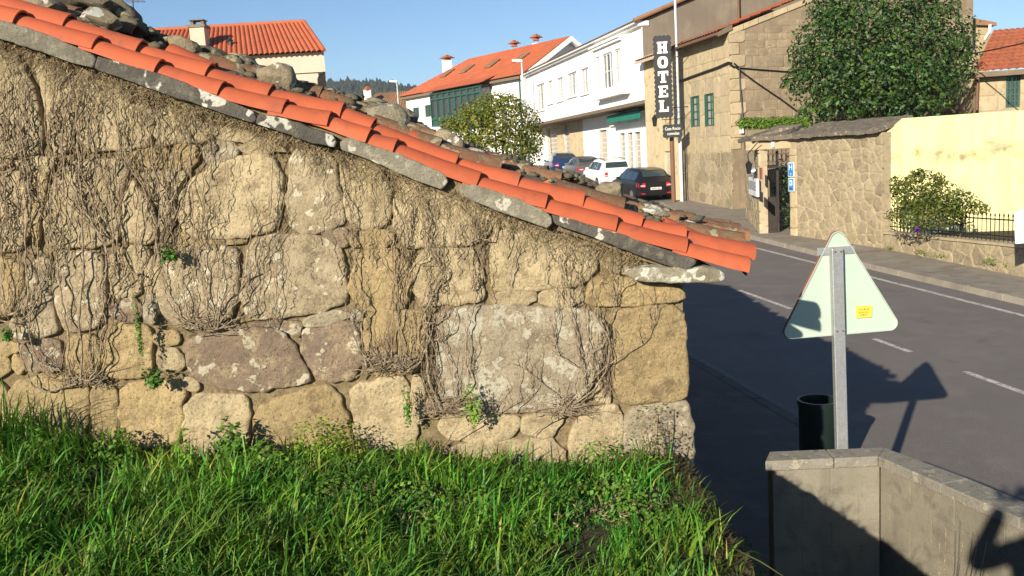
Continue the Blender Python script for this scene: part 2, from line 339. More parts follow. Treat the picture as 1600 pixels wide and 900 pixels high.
class Fac:
    """a vertical plane: base point, direction; u along, d outwards (towards the camera side)"""
    def __init__(s,p0,p1):
        s.p=np.array(p0[:2],float); v=np.array(p1[:2],float)-s.p; s.len=float(np.hypot(*v)); s.u=v/s.len
        n=np.array([s.u[1],-s.u[0]]); s.n=n if np.dot(-s.p,n)>0 else -n
        s.z0=0
    def w(s,u,z,d=0): q=s.p+s.u*u+s.n*d; return (float(q[0]),float(q[1]),float(z))
    def hit(s,px,py,d=0):
        r=ray(px,py); p=s.p+s.n*d; k=np.dot(p,s.n)/np.dot(r[:2],s.n); q=r*k
        return float(np.dot(q[:2]-p,s.u)),float(q[2]+EZ)
    def box(s,mb,u0,u1,z0,z1,d0,d1):
        mb.hexa([s.w(u0,z0,d1),s.w(u1,z0,d1),s.w(u1,z0,d0),s.w(u0,z0,d0),s.w(u0,z1,d1),s.w(u1,z1,d1),s.w(u1,z1,d0),s.w(u0,z1,d0)])
    def rect(s,px0,px1,pyt,pyb,d=0):
        pm=(px0+px1)/2; ym=(pyt+pyb)/2; a=s.hit(px0,ym,d)[0]; b=s.hit(px1,ym,d)[0]; return min(a,b),max(a,b),s.hit(pm,pyb,d)[1],s.hit(pm,pyt,d)[1]
    def wall(s,name,m,parent,u0,u1,z0,z1,op,thick=.35,rev=.16,top=None):
        mb=MB(); us=sorted({u0,u1,*[o[0] for o in op],*[o[1] for o in op]}); zz=sorted({z0,z1,*[o[2] for o in op],*[o[3] for o in op]})
        us=[u for u in us if u0<=u<=u1]; zz=[z for z in zz if z0<=z<=z1]
        for a,b in zip(us,us[1:]):
            for c,d in zip(zz,zz[1:]):
                if any(o[0]-1e-6<=a and b<=o[1]+1e-6 and o[2]-1e-6<=c and d<=o[3]+1e-6 for o in op): continue
                mb.quad(s.w(a,c),s.w(b,c),s.w(b,d),s.w(a,d))
        for o in op:
            a,b,c,d=o[:4]
            mb.quad(s.w(a,c,0),s.w(a,d,0),s.w(a,d,-rev),s.w(a,c,-rev)); mb.quad(s.w(b,c,0),s.w(b,c,-rev),s.w(b,d,-rev),s.w(b,d,0))
            mb.quad(s.w(a,d,0),s.w(b,d,0),s.w(b,d,-rev),s.w(a,d,-rev)); mb.quad(s.w(a,c,0),s.w(a,c,-rev),s.w(b,c,-rev),s.w(b,c,0))
        if top: mb.add([s.w(u,z) for u,z in top],[tuple(range(len(top)))])
        ix={};nv=[];mp=[]
        for v in mb.v:
            k_=tuple(round(c,4) for c in v)
            if k_ not in ix: ix[k_]=len(nv); nv.append(v)
            mp.append(ix[k_])
        mb.v=nv; mb.f=[tuple(mp[i] for i in f) for f in mb.f]
        return mb.build(name,m,parent)
    def window(s,parent,o,fm,gm,nv=1,nh=1,rev=.16,fw=.06,sill=None,name='window',depth=.1):
        a,b,c,d=o[:4]; mb=MB()
        s.box(mb,a,b,c,c+fw,-rev+.002,-rev+.05); s.box(mb,a,b,d-fw,d,-rev+.002,-rev+.05)
        s.box(mb,a,a+fw,c+fw,d-fw,-rev+.002,-rev+.05); s.box(mb,b-fw,b,c+fw,d-fw,-rev+.002,-rev+.05)
        for k in range(1,nv+1):
            u=a+(b-a)*k/(nv+1); s.box(mb,u-fw*.4,u+fw*.4,c+fw,d-fw,-rev+.003,-rev+.045)
        for k in range(1,nh+1):
            z=c+(d-c)*k/(nh+1); s.box(mb,a+fw,b-fw,z-fw*.3,z+fw*.3,-rev+.004,-rev+.04)
        w=mb.build(name,fm,parent)
        g=MB(); s.box(g,a,b,c,d,-rev-.03,-rev); g.build('pane',gm,w)
        if sill:
            q=MB(); s.box(q,a-.08,b+.08,c-.1,c-.003,-.05,.1); q.build('sill',sill,w)
        return w
def cols_roof(mb,p00,p10,p01,p11,pitch=.24,amp=.05,rows=8,seg=6,step=.03):
    """corrugated tiled roof: p00->p10 along the eave, p01->p11 along the ridge; columns run up the slope"""
    p00,p10,p01,p11=[Vector(p) for p in(p00,p10,p01,p11)]
    nrm=(p10-p00).cross(p01-p00).normalized(); 
    if nrm.z<0: nrm=-nrm
    nc=max(2,int((p10-p00).length/pitch))*seg; V=[];Fc=[]; R=[]
    for j in range(rows):
        R.append((j/rows,step)); R.append(((j+1)/rows,0))
    for (v,h) in R:
        for i in range(nc+1):
            u=i/nc; p=(p00.lerp(p10,u)).lerp(p01.lerp(p11,u),v); c=abs(math.cos(math.pi*i/seg))
            V.append(tuple(p+nrm*(amp*(c**.7)+h)))
    W_=nc+1
    for j in range(len(R)-1):
        for i in range(nc): Fc.append((j*W_+i,j*W_+i+1,(j+1)*W_+i+1,(j+1)*W_+i))
    mb.add(V,Fc)
def slabpoly(mb,pts,th=.12):
    """closed slab from a top polygon, extruded down"""
    n=len(pts); b=[(p[0],p[1],p[2]-th) for p in pts]
    mb.add(list(pts)+b,[tuple(range(n)),tuple(range(2*n-1,n-1,-1))]+[(i,n+i,n+(i+1)%n,(i+1)%n) for i in range(n)])
def leaves(n,size,blobs,asp=.5,rnd=None,surf=.6,up=.3,colvar=.35,warm=0.0,curl=.15,pal=None):
    """n leaf-sized faces spread in ellipsoid blobs (c,r) -> V,F,col ; every leaf is a bent diamond of 4 triangles as 2 quads"""
    rnd=rnd or rng; w=np.array([b[1][0]*b[1][2]+.01 for b in blobs]); w/=w.sum(); k=rnd.choice(len(blobs),n,p=w)
    C=np.array([b[0] for b in blobs],float)[k]; R=np.array([b[1] for b in blobs],float)[k]
    d=rnd.normal(size=(n,3)); d/=np.linalg.norm(d,axis=1)[:,None]; rad=np.where(rnd.random(n)<surf,rnd.uniform(.8,1.08,n),rnd.random(n)**.4)
    c=C+d*R*rad[:,None]; nn=d*.9+rnd.normal(size=(n,3))*.55+np.array([0,0,up]); nn/=np.linalg.norm(nn,axis=1)[:,None]
    a=np.cross(nn,rnd.normal(size=(n,3))); a/=np.linalg.norm(a,axis=1)[:,None]; b=np.cross(nn,a)
    L=size*rnd.uniform(.6,1.25,n)[:,None]; 
    V=np.stack([c-a*L*.5,c-b*L*asp*.5-nn*L*curl*.3,c+a*L*.5-nn*L*curl,c+b*L*asp*.5-nn*L*curl*.3,c+nn*L*.06],1)
    i=np.arange(n)[:,None]*5; Fq=np.concatenate([i+[0,1,4],i+[1,2,4],i+[2,3,4],i+[3,0,4]],0)
    v=1+rnd.uniform(-colvar,colvar,n); col=np.stack([v*(1+warm*rnd.random(n)),v,v*(1-.3*rnd.random(n))],1)
    if pal is not None:
        for frac,cc in pal:
            mk=rnd.random(n)<frac; col[mk]=np.array(cc)*v[mk][:,None]
    return V.reshape(-1,3),Fq,np.repeat(col,5,0)
def textmesh(txt,size,fr,u0,z0,mat_,parent,name='lettering',ext=.01,d=.02,sx=1.0,align='CENTER'):
    cu=bpy.data.curves.new('t','FONT'); cu.body=txt; cu.size=size; cu.extrude=ext; cu.align_x=align; cu.align_y='CENTER'; cu.resolution_u=3
    o=bpy.data.objects.new('t',cu); COL.objects.link(o); dg=bpy.context.evaluated_depsgraph_get(); me=bpy.data.meshes.new_from_object(o.evaluated_get(dg))
    bpy.data.objects.remove(o); bpy.data.curves.remove(cu)
    base=wloc(parent)
    for v in me.vertices:
        q=Vector(fr(u0+v.co.x*sx,z0+v.co.y,d+v.co.z)); v.co=q-base
    me.materials.clear(); me.materials.append(mat_); me.name=name
    ob=bpy.data.objects.new(name,me); COL.objects.link(ob); ob.parent=parent; return ob
# =============== ground, road, pavements
def strip(name,t0,t1,dz,s0,s1,m,nt_=1,skirt=0,label=None,kind='structure',parent=None):
    ks=sorted({s0,s1,*[k[0] for k in ZK if s0<k[0]<s1]}); mb=MB()
    ts=[t0+(t1-t0)*i/nt_ for i in range(nt_+1)]
    for a,b in zip(ks,ks[1:]):
        for c,d in zip(ts,ts[1:]):
            mb.quad(P(a,c,dz),P(a,d,dz),P(b,d,dz),P(b,c,dz))
        if skirt:
            mb.quad(P(a,t0,dz),P(b,t0,dz),P(b,t0,dz-skirt),P(a,t0,dz-skirt)); mb.quad(P(a,t1,dz),P(a,t1,dz-skirt),P(b,t1,dz-skirt),P(b,t1,dz))
    o=mb.build(name,m,parent)
    if kind: o['kind']=kind
    return o
strip('ground',-1500,1500,-.03,-1500,1600,M['ground'])
strip('road',5.25,15.5,0,-60,160,M['asphalt'])
strip('road',-1.2,5.25,.002,-60,-20,M['asphalt'])
# far pavement with a curved kerb: sheet and single kerb stones
KB=[(-60,12.25),(4,12.25),(12,12.2),(18,12.15),(24,12.3),(27,12.6),(30,13.0),(33.5,13.45),(34.6,13.7)]
def kt(s):
    for (a,ta),(b,tb) in zip(KB,KB[1:]):
        if s<=b: return ta+(tb-ta)*(s-a)/(b-a)
    return KB[-1][1]
mb=MB(); ss=[-60,-20,0,6,9,12,15,18,21,24,25,27,28.5,30,31.5,33,34.6]
for a,b in zip(ss,ss[1:]): mb.quad(P(a,kt(a)+.16,.118),P(a,17.0,.118),P(b,17.0,.118),P(b,kt(b)+.16,.118))
pv=mb.build('pavement',M['pave']); pv['kind']='structure'
mb=MB(); far=[]; s=4.0
while s<34.2:
    s1=min(s+1.0,34.6); g=.012
    far.append((s+g,s1-g)); s=s1
for a,b in far:
    k=MB(); p=[P(a,kt(a),-.05),P(b,kt(b),-.05),P(b,kt(b)+.16,-.05),P(a,kt(a)+.16,-.05),P(a,kt(a)+.015,.124),P(b,kt(b)+.015,.124),P(b,kt(b)+.16,.124),P(a,kt(a)+.16,.124)]
    k.hexa(p); k.build('kerb_stone',M['pave'],pv,bevel=.012)
# a drain slot and expansion joints in the far pavement
for s in (10.5,13.5,16.5,19.6,23.0,27.5,31.0):
    k=MB(); t0=kt(s)+.2; k.quad(P(s,t0,.1215),P(s,t0+1.2,.1215),P(s+.025,t0+1.2,.1215),P(s+.025,t0,.1215)); k.build('pavement_joint',M['ink'],pv)
# white lines
lines=strip('road_marking',11.55,11.67,.004,-60,33,M['paint'],kind='structure'); lines.name='edge_line'
strip('edge_line',5.42,5.50,.004,-60,60,M['oldpaint'])
for a,b in [(-10,-7.6),(-6,-3.8),(-2,.2),(2.2,4.4),(5.2,7.0),(8.0,10.4),(11.55,12.45),(15.0,17.1),(18.7,20.8),(22.6,24.8),(28,30.2),(34,36),(40,42),(46,48)]:
    strip('lane_dash',8.42,8.52,.004,a,b,M['paint'])
# near pavement, kerb
mb=MB()
ks=[-20,-8,6.2,25,50]
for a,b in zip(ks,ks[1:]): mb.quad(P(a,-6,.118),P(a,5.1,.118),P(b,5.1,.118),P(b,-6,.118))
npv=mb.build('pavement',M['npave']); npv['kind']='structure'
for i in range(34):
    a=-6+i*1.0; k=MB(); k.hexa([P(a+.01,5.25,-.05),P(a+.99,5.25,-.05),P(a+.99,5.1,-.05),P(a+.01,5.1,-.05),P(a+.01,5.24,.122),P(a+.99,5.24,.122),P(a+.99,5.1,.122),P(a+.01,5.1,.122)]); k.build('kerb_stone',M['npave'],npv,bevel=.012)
# =============== grassy bank the camera stands on
EDG=.86
def bankz(x,y):
    z=1.85-.125*(x-.3) if x<.3 else 1.85+.24*(x-.3)
    z+= .05*noise.noise(Vector((x*1.3,y*1.3,0)))
    if y<3: z+= .03*(3-y)
    if y>3.7: z+= .065*min(1,(y-3.7)/.6)*min(1,max(0,(x+1.6)/.8))*min(1,max(0,(.85-x)/.3))
    if y>4.2 and x>.3: z-= .03*min(1,(y-4.2)/.5)
    if x>.55:
        k=min(1,max(0,(x-.80)/.12)); z-=.05*k*k
    return z
mb=MB(); xs=list(np.linspace(-9,-3.2,14))+list(np.linspace(-3,.5,40))+list(np.linspace(.55,.90,10)); ys=list(np.linspace(-6,2,18))+list(np.linspace(2.1,4.9,34)); V=[]
for y in ys:
    e=.05*noise.noise(Vector((y*2.1,4,1)))
    for x in xs: V.append((x+(e if x>.5 else 0),y,bankz(x,y)+.03*noise.fractal(Vector((x*6,y*6,0)),1,2,3)))
    for x,z in ((.95,1.55),(.93,1.2),(1.0,.8),(1.05,.3),(1.08,-.3)):
        V.append((x+e*1.5+.03*noise.noise(Vector((x*9,y*5,z*5))),y,z+.04*noise.noise(Vector((y*5,z*5,2)))))
n_=len(xs)+5
for j in range(len(ys)-1):
    for i in range(n_-1): mb.f.append((j*n_+i,j*n_+i+1,(j+1)*n_+i+1,(j+1)*n_+i))
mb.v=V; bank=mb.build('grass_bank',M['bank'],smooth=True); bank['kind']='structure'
# mossy rim of the bank, stuff
n=5200; x=EDG+rng.normal(-.02,.07,n); x=np.where(x>.93,.93-rng.random(n)*.1,x); y=rng.uniform(2.2,4.72,n)
z=np.array([bankz(a,b)+.012 for a,b in zip(x,y)])-np.where(x>.86,(x-.86)*2.2,0)
V=[];Fq=[]; 
for i in range(n):
    a=rng.uniform(0,6.28); l=rng.uniform(.012,.05); w=.006+.006*rng.random(); dx,dy=math.cos(a),math.sin(a); dz=rng.uniform(-.3,.7)
    b=len(V); V+= [(x[i]-dy*w,y[i]+dx*w,z[i]),(x[i]+dy*w,y[i]-dx*w,z[i]),(x[i]+dx*l,y[i]+dy*l,z[i]+l*dz)]; Fq.append((b,b+1,b+2))
o=npmesh('moss',V,Fq,M['moss']); meta(o,'brown green moss and dead litter along the rim of the bank','moss',kind='stuff')
# =============== grass
def blades(n,xr,yr,lr,wr,seed,dens=None,lean=.5,basez=bankz):
    r=np.random.default_rng(seed); X=r.uniform(*xr,n); Y=r.uniform(*yr,n)
    if dens is not None:
        k=np.array([dens(a,b) for a,b in zip(X,Y)])>r.random(n); X=X[k];Y=Y[k]; n=len(X)
    cl=np.array([noise.noise(Vector((a*4.5,b*4.5,7))) for a,b in zip(X,Y)]); Z=np.array([basez(a,b) for a,b in zip(X,Y)])-.01
    cb=np.array([noise.noise(Vector((a*1.6,b*1.6,17))) for a,b in zip(X,Y)]); Lh=r.uniform(*lr,n)*(1+.8*cl+.6*cb)*np.where(Y>4.0,1-.25*np.minimum(1,(Y-4.0)/.6),1); ang=r.uniform(0,6.283,n)+0; ln=np.abs(r.normal(lean,.28,n)); 
    dx=np.cos(ang)*.8+.25; dy=np.sin(ang)*.8-.15; w=r.uniform(*wr,n)/2
    px,py=-np.sin(ang+r.normal(0,.6,n)),np.cos(ang+r.normal(0,.6,n)); V=np.zeros((n,7,3)); 
    T=[0,.4,.75,1.0]
    for i,t in enumerate(T):
        bend=ln*t*t; hx=X+dx*Lh*bend; hy=Y+dy*Lh*bend; hz=Z+Lh*t*np.sqrt(np.maximum(.15,1-(ln*t*.75)**2)) -np.where(ln>1.0,Lh*t*t*.3,0)
        ww=w*(1,.9,.62,0)[i]
        if i<3: V[:,2*i]=np.stack([hx-px*ww,hy-py*ww,hz],1); V[:,2*i+1]=np.stack([hx+px*ww,hy+py*ww,hz],1)
        else: V[:,6]=np.stack([hx,hy,hz],1)
    i=np.arange(n)[:,None]*7; Fq=np.concatenate([i+[0,1,3],i+[0,3,2],i+[2,3,5],i+[2,5,4],i+[4,5,6]],0)
    v=r.uniform(.5,1.4,n)*(1+.35*cl); col=np.stack([v*r.uniform(.6,1.35,n)*(1+.5*cb),v,v*r.uniform(.6,1.3,n)],1)
    dead=r.random(n)<.06+.10*np.clip(cb-.1,0,1); col[dead]=np.array([2.6,1.15,2.0])*v[dead][:,None]
    return V.reshape(-1,3),Fq,np.repeat(col,7,0)
def dn(x,y):
    d=.62+.9*noise.noise(Vector((x*3.1,y*3.1,1)))
    if x>.55: d*=max(0.03,1-(x-.55)/.27)
    if y>4.35: d*=max(.35,1-(y-4.35)*1.2)*(1.0 if x>-.2 else .8)
    return d
A=blades(46000,(-3.3,.86),(2.35,4.72),(.07,.17),(.005,.011),3,dn,.75)
o=npmesh('grass',A[0],A[1],M['grass'],col=A[2]); meta(o,'long unmown green grass filling the foreground below the stone gable','grass',kind='stuff')
A=blades(9000,(-3.3,.80),(2.35,4.6),(.13,.24),(.008,.015),5,lambda x,y:dn(x,y)*.5,.8)
o=npmesh('grass',A[0],A[1],M['grass'],col=A[2]); meta(o,'long unmown green grass filling the foreground below the stone gable','grass',kind='stuff')
A=blades(26000,(-3.3,.84),(2.35,4.7),(.03,.09),(.005,.010),11,lambda x,y:dn(x,y),.9)
o=npmesh('grass',A[0],A[1],M['grass'],col=A[2]*np.array([1.2,.95,1])); meta(o,'long unmown green grass filling the foreground below the stone gable','grass',kind='stuff')
A=blades(7000,(-8,.8),(-4,2.35),(.06,.16),(.01,.02),6,None,.6)
o=npmesh('grass',A[0],A[1],M['grass'],col=A[2]); meta(o,'long unmown green grass filling the foreground below the stone gable','grass',kind='stuff')
# low broad leaves between the blades, and dead litter
r=np.random.default_rng(41); bl_=[]
for i in range(90):
    x=r.uniform(-3.2,.7); y=r.uniform(2.4,4.6); 
    if i%3: y=r.uniform(3.9,4.65)
    bl_.append(((x,y,bankz(x,y)+.035),(r.uniform(.06,.16),r.uniform(.05,.12),.05)))
V,Fq,Cc=leaves(9000,.026,bl_,asp=.75,rnd=r,surf=.2,up=1.1); o=npmesh('ground_cover',V,Fq,M['weed'],col=Cc); meta(o,'low leafy ground cover growing among the foreground grass','ground cover',kind='stuff')
V,Fq,Cc=leaves(5200,.035,[((c[0][0],c[0][1],c[0][2]-.02),(c[1][0]*1.6,c[1][1]*1.5,.03)) for c in bl_[:60]],asp=.25,rnd=r,surf=.2,up=.8); o=npmesh('dead_litter',V,Fq,M['hair'],col=Cc); meta(o,'brown dead leaves and stalks lying in the foreground grass','litter',kind='stuff')
# coarse grass tussocks at the wall foot and on the rim
def tussock(c,n,L,sp,label,seed,w=.011,tint=(1,1,1),lean=.6):
    r=np.random.default_rng(seed); V=[];Fq=[];Cc=[]
    for i in range(n):
        a=r.uniform(0,6.28); l=L*r.uniform(.5,1.1); ln=abs(r.normal(lean,.25)); x0=c[0]+r.normal(0,sp*.35); y0=c[1]+r.normal(0,sp*.25)-.0
        dx,dy=math.cos(a),-abs(math.sin(a))*.8; b=len(V); v=r.uniform(.6,1.3)
        for k,t in enumerate((0,.25,.5,.75,1)):
            hx=x0+dx*l*ln*t*t; hy=y0+dy*l*ln*t*t; hz=c[2]+l*(t*.95-ln*.38*t*t*t); ww=w*r.uniform(.8,1)*(1,.95,.8,.5,.05)[k]/2
            V+= [(hx+dy*ww,hy-dx*ww,hz),(hx-dy*ww,hy+dx*ww,hz)]; Cc+= [(v*tint[0],v*tint[1],v*tint[2])]*2
            if k: q=b+2*k; Fq.append((q-2,q-1,q+1,q))
    o=npmesh('grass_tussock',V,Fq,M['grass'],col=np.array(Cc)); return meta(o,label,'grass tussock','tussocks of coarse grass')
def gz(px,y=4.6): x=at(px,650,y)[0]; return (x,y,bankz(x,y)-.01)
tussock(gz(15),150,.42,.30,'tallest dark grass tussock at the left edge of the wall foot',1,.013,(.8,.85,1))
tussock(gz(100),80,.30,.22,'arching grass tussock just below the lowest vine root',2)
tussock(gz(60,4.4),80,.28,.3,'grass tussock in front of the left edge tussock',12)
tussock(gz(170),70,.24,.2,'short grass tussock right of the lowest vine root',3)
tussock(gz(600,4.5),80,.22,.3,'grass tussock under the dark open joint in the lowest course',4)
tussock(gz(880,4.45),110,.26,.4,'grass tussock below the gnarled tangle of twigs',5)
tussock(gz(955,4.4),70,.25,.16,'bright grass tussock left of the bottom corner stone',6)
tussock((at(985,760,4.2)[0],4.2,1.80),60,.24,.1,'arching pale grass tussock on the bank near its corner',7)
tussock((.80,3.55,1.78),46,.26,.08,'grass tussock hanging over the mossy bank rim, upper one',8,lean=.9)
tussock((.80,3.15,1.78),60,.30,.10,'grass tussock hanging over the mossy bank rim, lowest one',9,lean=1.0)
# leafy weeds at the wall foot
def weed(c,r,n,label,seed,size=.03,tint=(1,1,1),cat='weed',pal=None,stem=True):
    rr=np.random.default_rng(seed); V,Fq,Cc=leaves(n,size,[((c[0],c[1],c[2]+r[2]*.5),r),((c[0]+r[0]*.4,c[1]-.02,c[2]+r[2]*.3),(r[0]*.7,r[1],r[2]*.6))],asp=.75,rnd=rr,surf=.3,up=.8,pal=pal)
    t=thing('leafy_weed',label,cat,c,'leafy weeds growing along the foot of the gable')
    o=npmesh('foliage',V-np.array(c),Fq,M['weed'],t,col=Cc*np.array(tint))
    mb=MB()
    for k in range(9):
        q=(c[0]+rr.normal(0,r[0]*.5),c[1]+rr.normal(0,r[1]*.4),c[2]+r[2]*rr.uniform(.6,1.3)); mb.tube([c,((c[0]+q[0])/2+.01,(c[1]+q[1])/2,(c[2]+q[2])/2),q],[.003,.0025,.0015],4)
    mb.build('stem',M['hair'],t)
def wz(px,y=4.6): x=at(px,650,y)[0]; return (float(x),y,float(bankz(x,y))-.01)
weed(wz(170),(.14,.08,.13),420,'leafy weed clump under the square tan stone near the left',1)
weed(wz(55,4.55),(.16,.08,.10),300,'leafy weed clump behind the grass of the far left corner',13)
weed(wz(285),(.06,.06,.16),220,'slender weed with pale leaves rising alone against the wall',2,.026,(1.3,1.15,1))
weed(wz(355),(.09,.07,.18),420,'clover-like weed with round leaves right of the slender pale one',3,.04,(.8,.95,1))
weed(wz(410,4.55),(.12,.07,.10),320,'low broad leaved weed left of the lime green clump',4,.035)
weed(wz(490),(.17,.09,.17),1000,'lime green feathery weed clump below the lichen spotted block',5,.020,(1.7,1.25,.9))
weed(wz(545),(.10,.07,.16),520,'yellow green wispy weed beside the dark open joint',6,.018,(1.9,1.25,.8))
weed(wz(640,4.62),(.10,.05,.10),240,'dark leafed weed under the young ivy strand',14,.024,(.8,.9,1))
weed((float(at(735,620,4.66)[0]),4.66,float(at(735,650,4.66)[2])),(.055,.04,.13),260,'small weed rooted in the joint under the big lichened block',7,.02,(1.3,1.2,1))
weed(wz(760,4.6),(.12,.06,.07),260,'sparse weed at the foot of the big lichened block',8,.022,(1.3,1.1,1))
weed(wz(930,4.5),(.14,.10,.16),520,'dense fresh weed beside the bottom corner stone',9,.026,(1.1,1.1,1))
weed(wz(1015,4.55),(.13,.07,.26),560,'tall bushy weed with reddish stems in front of the bottom corner stone',10,.017,(1.0,.75,1.2),pal=[(.35,(1.5,.6,1.5))])
weed((float(at(255,360,4.66)[0]),4.68,float(at(255,405,4.66)[2])),(.05,.02,.05),70,'tuft of fern in the joint high up on the left of the wall',11,.03,(.6,.7,.8),'fern')
weed((float(at(232,560,4.66)[0]),4.68,float(at(232,600,4.66)[2])),(.06,.03,.06),110,'dark ivy tuft in the joint right of the square tan stone',12,.03,(.6,.7,.9),'ivy')
weed((float(at(5,500,4.66)[0]),4.68,float(at(5,530,4.66)[2])),(.03,.02,.05),60,'ivy tuft in the joint at the left picture edge',15,.03,(.6,.8,.9),'ivy')
weed((float(at(160,470,4.66)[0])+.16,4.69,float(at(232,540,4.66)[2])),(.02,.015,.22),160,'thin trailing ivy strand above the dark ivy tuft',16,.018,(.9,.9,.9),'ivy')
weed((float(at(630,570,4.66)[0]),4.69,float(at(632,655,4.66)[2])),(.025,.02,.13),150,'young ivy strand on the pale stone under the vine root',17,.018,(.8,.9,.9),'ivy')
# the low ground between bank and block wall: stones and dead leaves in the shade
mb=MB(); V=[];Fq=[]
xs=np.linspace(.9,3.4,34); ys=np.linspace(0,6.3,60)
for y in ys:
    for x in xs: V.append((x,y,zs(xy2st(x,y)[0])+.17+.07*noise.fractal(Vector((x*3,y*3,5)),1,2,4)+ .55*max(0,(1.5-x))**1.2))
for j in range(len(ys)-1):
    for i in range(len(xs)-1): Fq.append((j*34+i,j*34+i+1,(j+1)*34+i+1,(j+1)*34+i))
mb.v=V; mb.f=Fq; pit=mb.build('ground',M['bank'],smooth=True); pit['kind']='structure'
for i,(x,y,r) in enumerate([(1.35,5.2,.17),(1.62,4.9,.12),(1.25,4.7,.14),(1.5,4.3,.1),(1.9,4.2,.13),(1.3,4.0,.12),(1.75,5.15,.1)]):
    o=rock('fallen_stone',(x,y,zs(y)+.3+r*.3),(r,r*.8,r*.6),M['rubd'],None,300+i); meta(o,['largest fallen stone in the shade against the barn corner','small fallen stone beside the left end of the block wall','fallen stone in the shade just under the bank corner','small loose stone in the dark gap below the bank','loose stone near the foot of the block wall','fallen stone midway down the shaded gap','small stone touching the foot of the short block wall'][i],'stone','fallen stones in the shaded gap')
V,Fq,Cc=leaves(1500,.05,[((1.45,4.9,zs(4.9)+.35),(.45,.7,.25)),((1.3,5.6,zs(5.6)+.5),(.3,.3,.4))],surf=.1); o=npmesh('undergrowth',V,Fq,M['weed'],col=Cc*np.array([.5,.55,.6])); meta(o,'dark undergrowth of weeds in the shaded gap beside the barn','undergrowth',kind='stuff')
# =============== L-shaped block wall with coping
bw=thing('block_wall','low grey concrete block wall with coping that turns a corner below the warning sign','wall',(2.5,6.0,.2))
def seg(a,b,name_,ztop,zbot,wid,mt,side=1,ins=0.0):
    a=np.array(a);b=np.array(b); d=(b-a)/np.hypot(*(b-a)); n=np.array([-d[1],d[0]])
    return a,b,d,n
def wallbox(a,b,z0,z1,off0,off1,mt,name,parent,bev=.006):
    a,b,d,n=seg(a,b,'',0,0,0,None); k=MB(); q=[a+n*off1,b+n*off1,b+n*off0,a+n*off0]
    k.hexa([(p[0],p[1],z0) for p in q]+[(p[0],p[1],z1) for p in q]); return k.build(name,mt,parent,bevel=bev)
ZT=1.42
A0=(1.76,6.06); C0=(2.50,6.02); E0=(3.02,4.29); E1=(3.9,1.0)
# core
def arm(a,b,lab,nblk,rows=6,skip=0):
    a_=np.array(a);b_=np.array(b); core=wallbox(a,b,-.1,ZT-.075,.004,.146,M['concrete'],'core',bw,0); L=np.hypot(*(b_-a_)); d=(b_-a_)/L
    h=.20
    for r in range(rows):
        z1=ZT-.075-r*h; z0=z1-h+.0035; k=0; u=-(r%2)*.2
        while u<L:
            u0=max(0,u)+.0018; u1=min(L,u+.4)-.0018; u+=.4
            if u1-u0>.03: wallbox(a_+d*u0,a_+d*u1,z0,z1-.0005,0+.0006*((r*7+k)%3),.15-.0006*((r*5+k)%3),M['concrete'],'block',bw,.004)
            k+=1
arm(A0,(C0[0]+.0,C0[1]),'',0); arm((C0[0]+.001,C0[1]+.147),E0,'',0); arm(E0,E1,'',0,5)
# copings (mitred at the corner)
def cop(q): k=MB(); k.hexa([(p[0],p[1],ZT-.075) for p in q]+[(p[0],p[1],ZT) for p in q]); return k.build('coping',M['coping'],bw,bevel=.008)
d1=np.array([C0[0]-A0[0],C0[1]-A0[1]]);d1/=np.hypot(*d1);n1=np.array([-d1[1],d1[0]]); d2=np.array([E0[0]-C0[0],E0[1]-C0[1]]);d2/=np.hypot(*d2);n2=np.array([-d2[1],d2[0]])
ci=np.array(C0)+np.array([-.02,-.02]); co=np.array([2.60,6.18])
m1=np.array([(A0[0]+C0[0])/2+.05,(A0[1]+C0[1])/2])
iA=np.array([A0[0]-.06,A0[1]-.03]); oA=np.array([A0[0]+.03,A0[1]+.17]); i1=m1-n1*.03; o1=m1+n1*.17
cop([iA,i1-d1*.003,o1-d1*.003,oA]); cop([i1+d1*.003,ci,co,o1+d1*.003])
L2=np.hypot(E0[0]-C0[0],E0[1]-C0[1]); nseg=3; prev_i,prev_o=ci,co
base=np.array(C0)
ends=[np.array(C0)+d2*L2*k/nseg for k in range(1,nseg+1)]; d3=np.array([E1[0]-E0[0],E1[1]-E0[1]]);d3/=np.hypot(*d3)
for k in range(1,7): ends.append(np.array(E0)+d3*.52*k)
for e in ends:
    dd=d2 if e[1]>=E0[1]-1e-6 else d3; nn=np.array([-dd[1],dd[0]])
    i_=e-nn*.03 if nn[0]<0 else e-nn*.03; 
    qi=e-nn*.03; qo=e+nn*.19
    cop([prev_i+dd*.0015,qi,qo,prev_o+dd*.0015]) ; prev_i,prev_o=qi,qo
# dry stalks in front of the wall
for i,(px,py,h,dx) in enumerate([(1462,900,55,6),(1468,900,75,10),(1480,905,60,25),(1495,910,75,35),(1512,905,60,30)]):
    b_=at(px,py,4.3); t_=at(px+dx,py-h,4.25); k=MB(); b_=b_-np.array([0,0,.25]); k.tube([b_,(b_+t_)/2+np.array([.01,0,0]),t_],[.003,.0025,.0015],5); o=k.build('dry_stalk',M['hair'],origin=tuple(b_)); meta(o,['shortest dry weed stalk against the block wall','upright dry weed stalk against the block wall, second from left','middle dry weed stalk leaning right on the block wall','longest leaning dry weed stalk on the block wall','rightmost dry weed stalk against the block wall'][i],'dry stalk','dry stalks before the block wall')
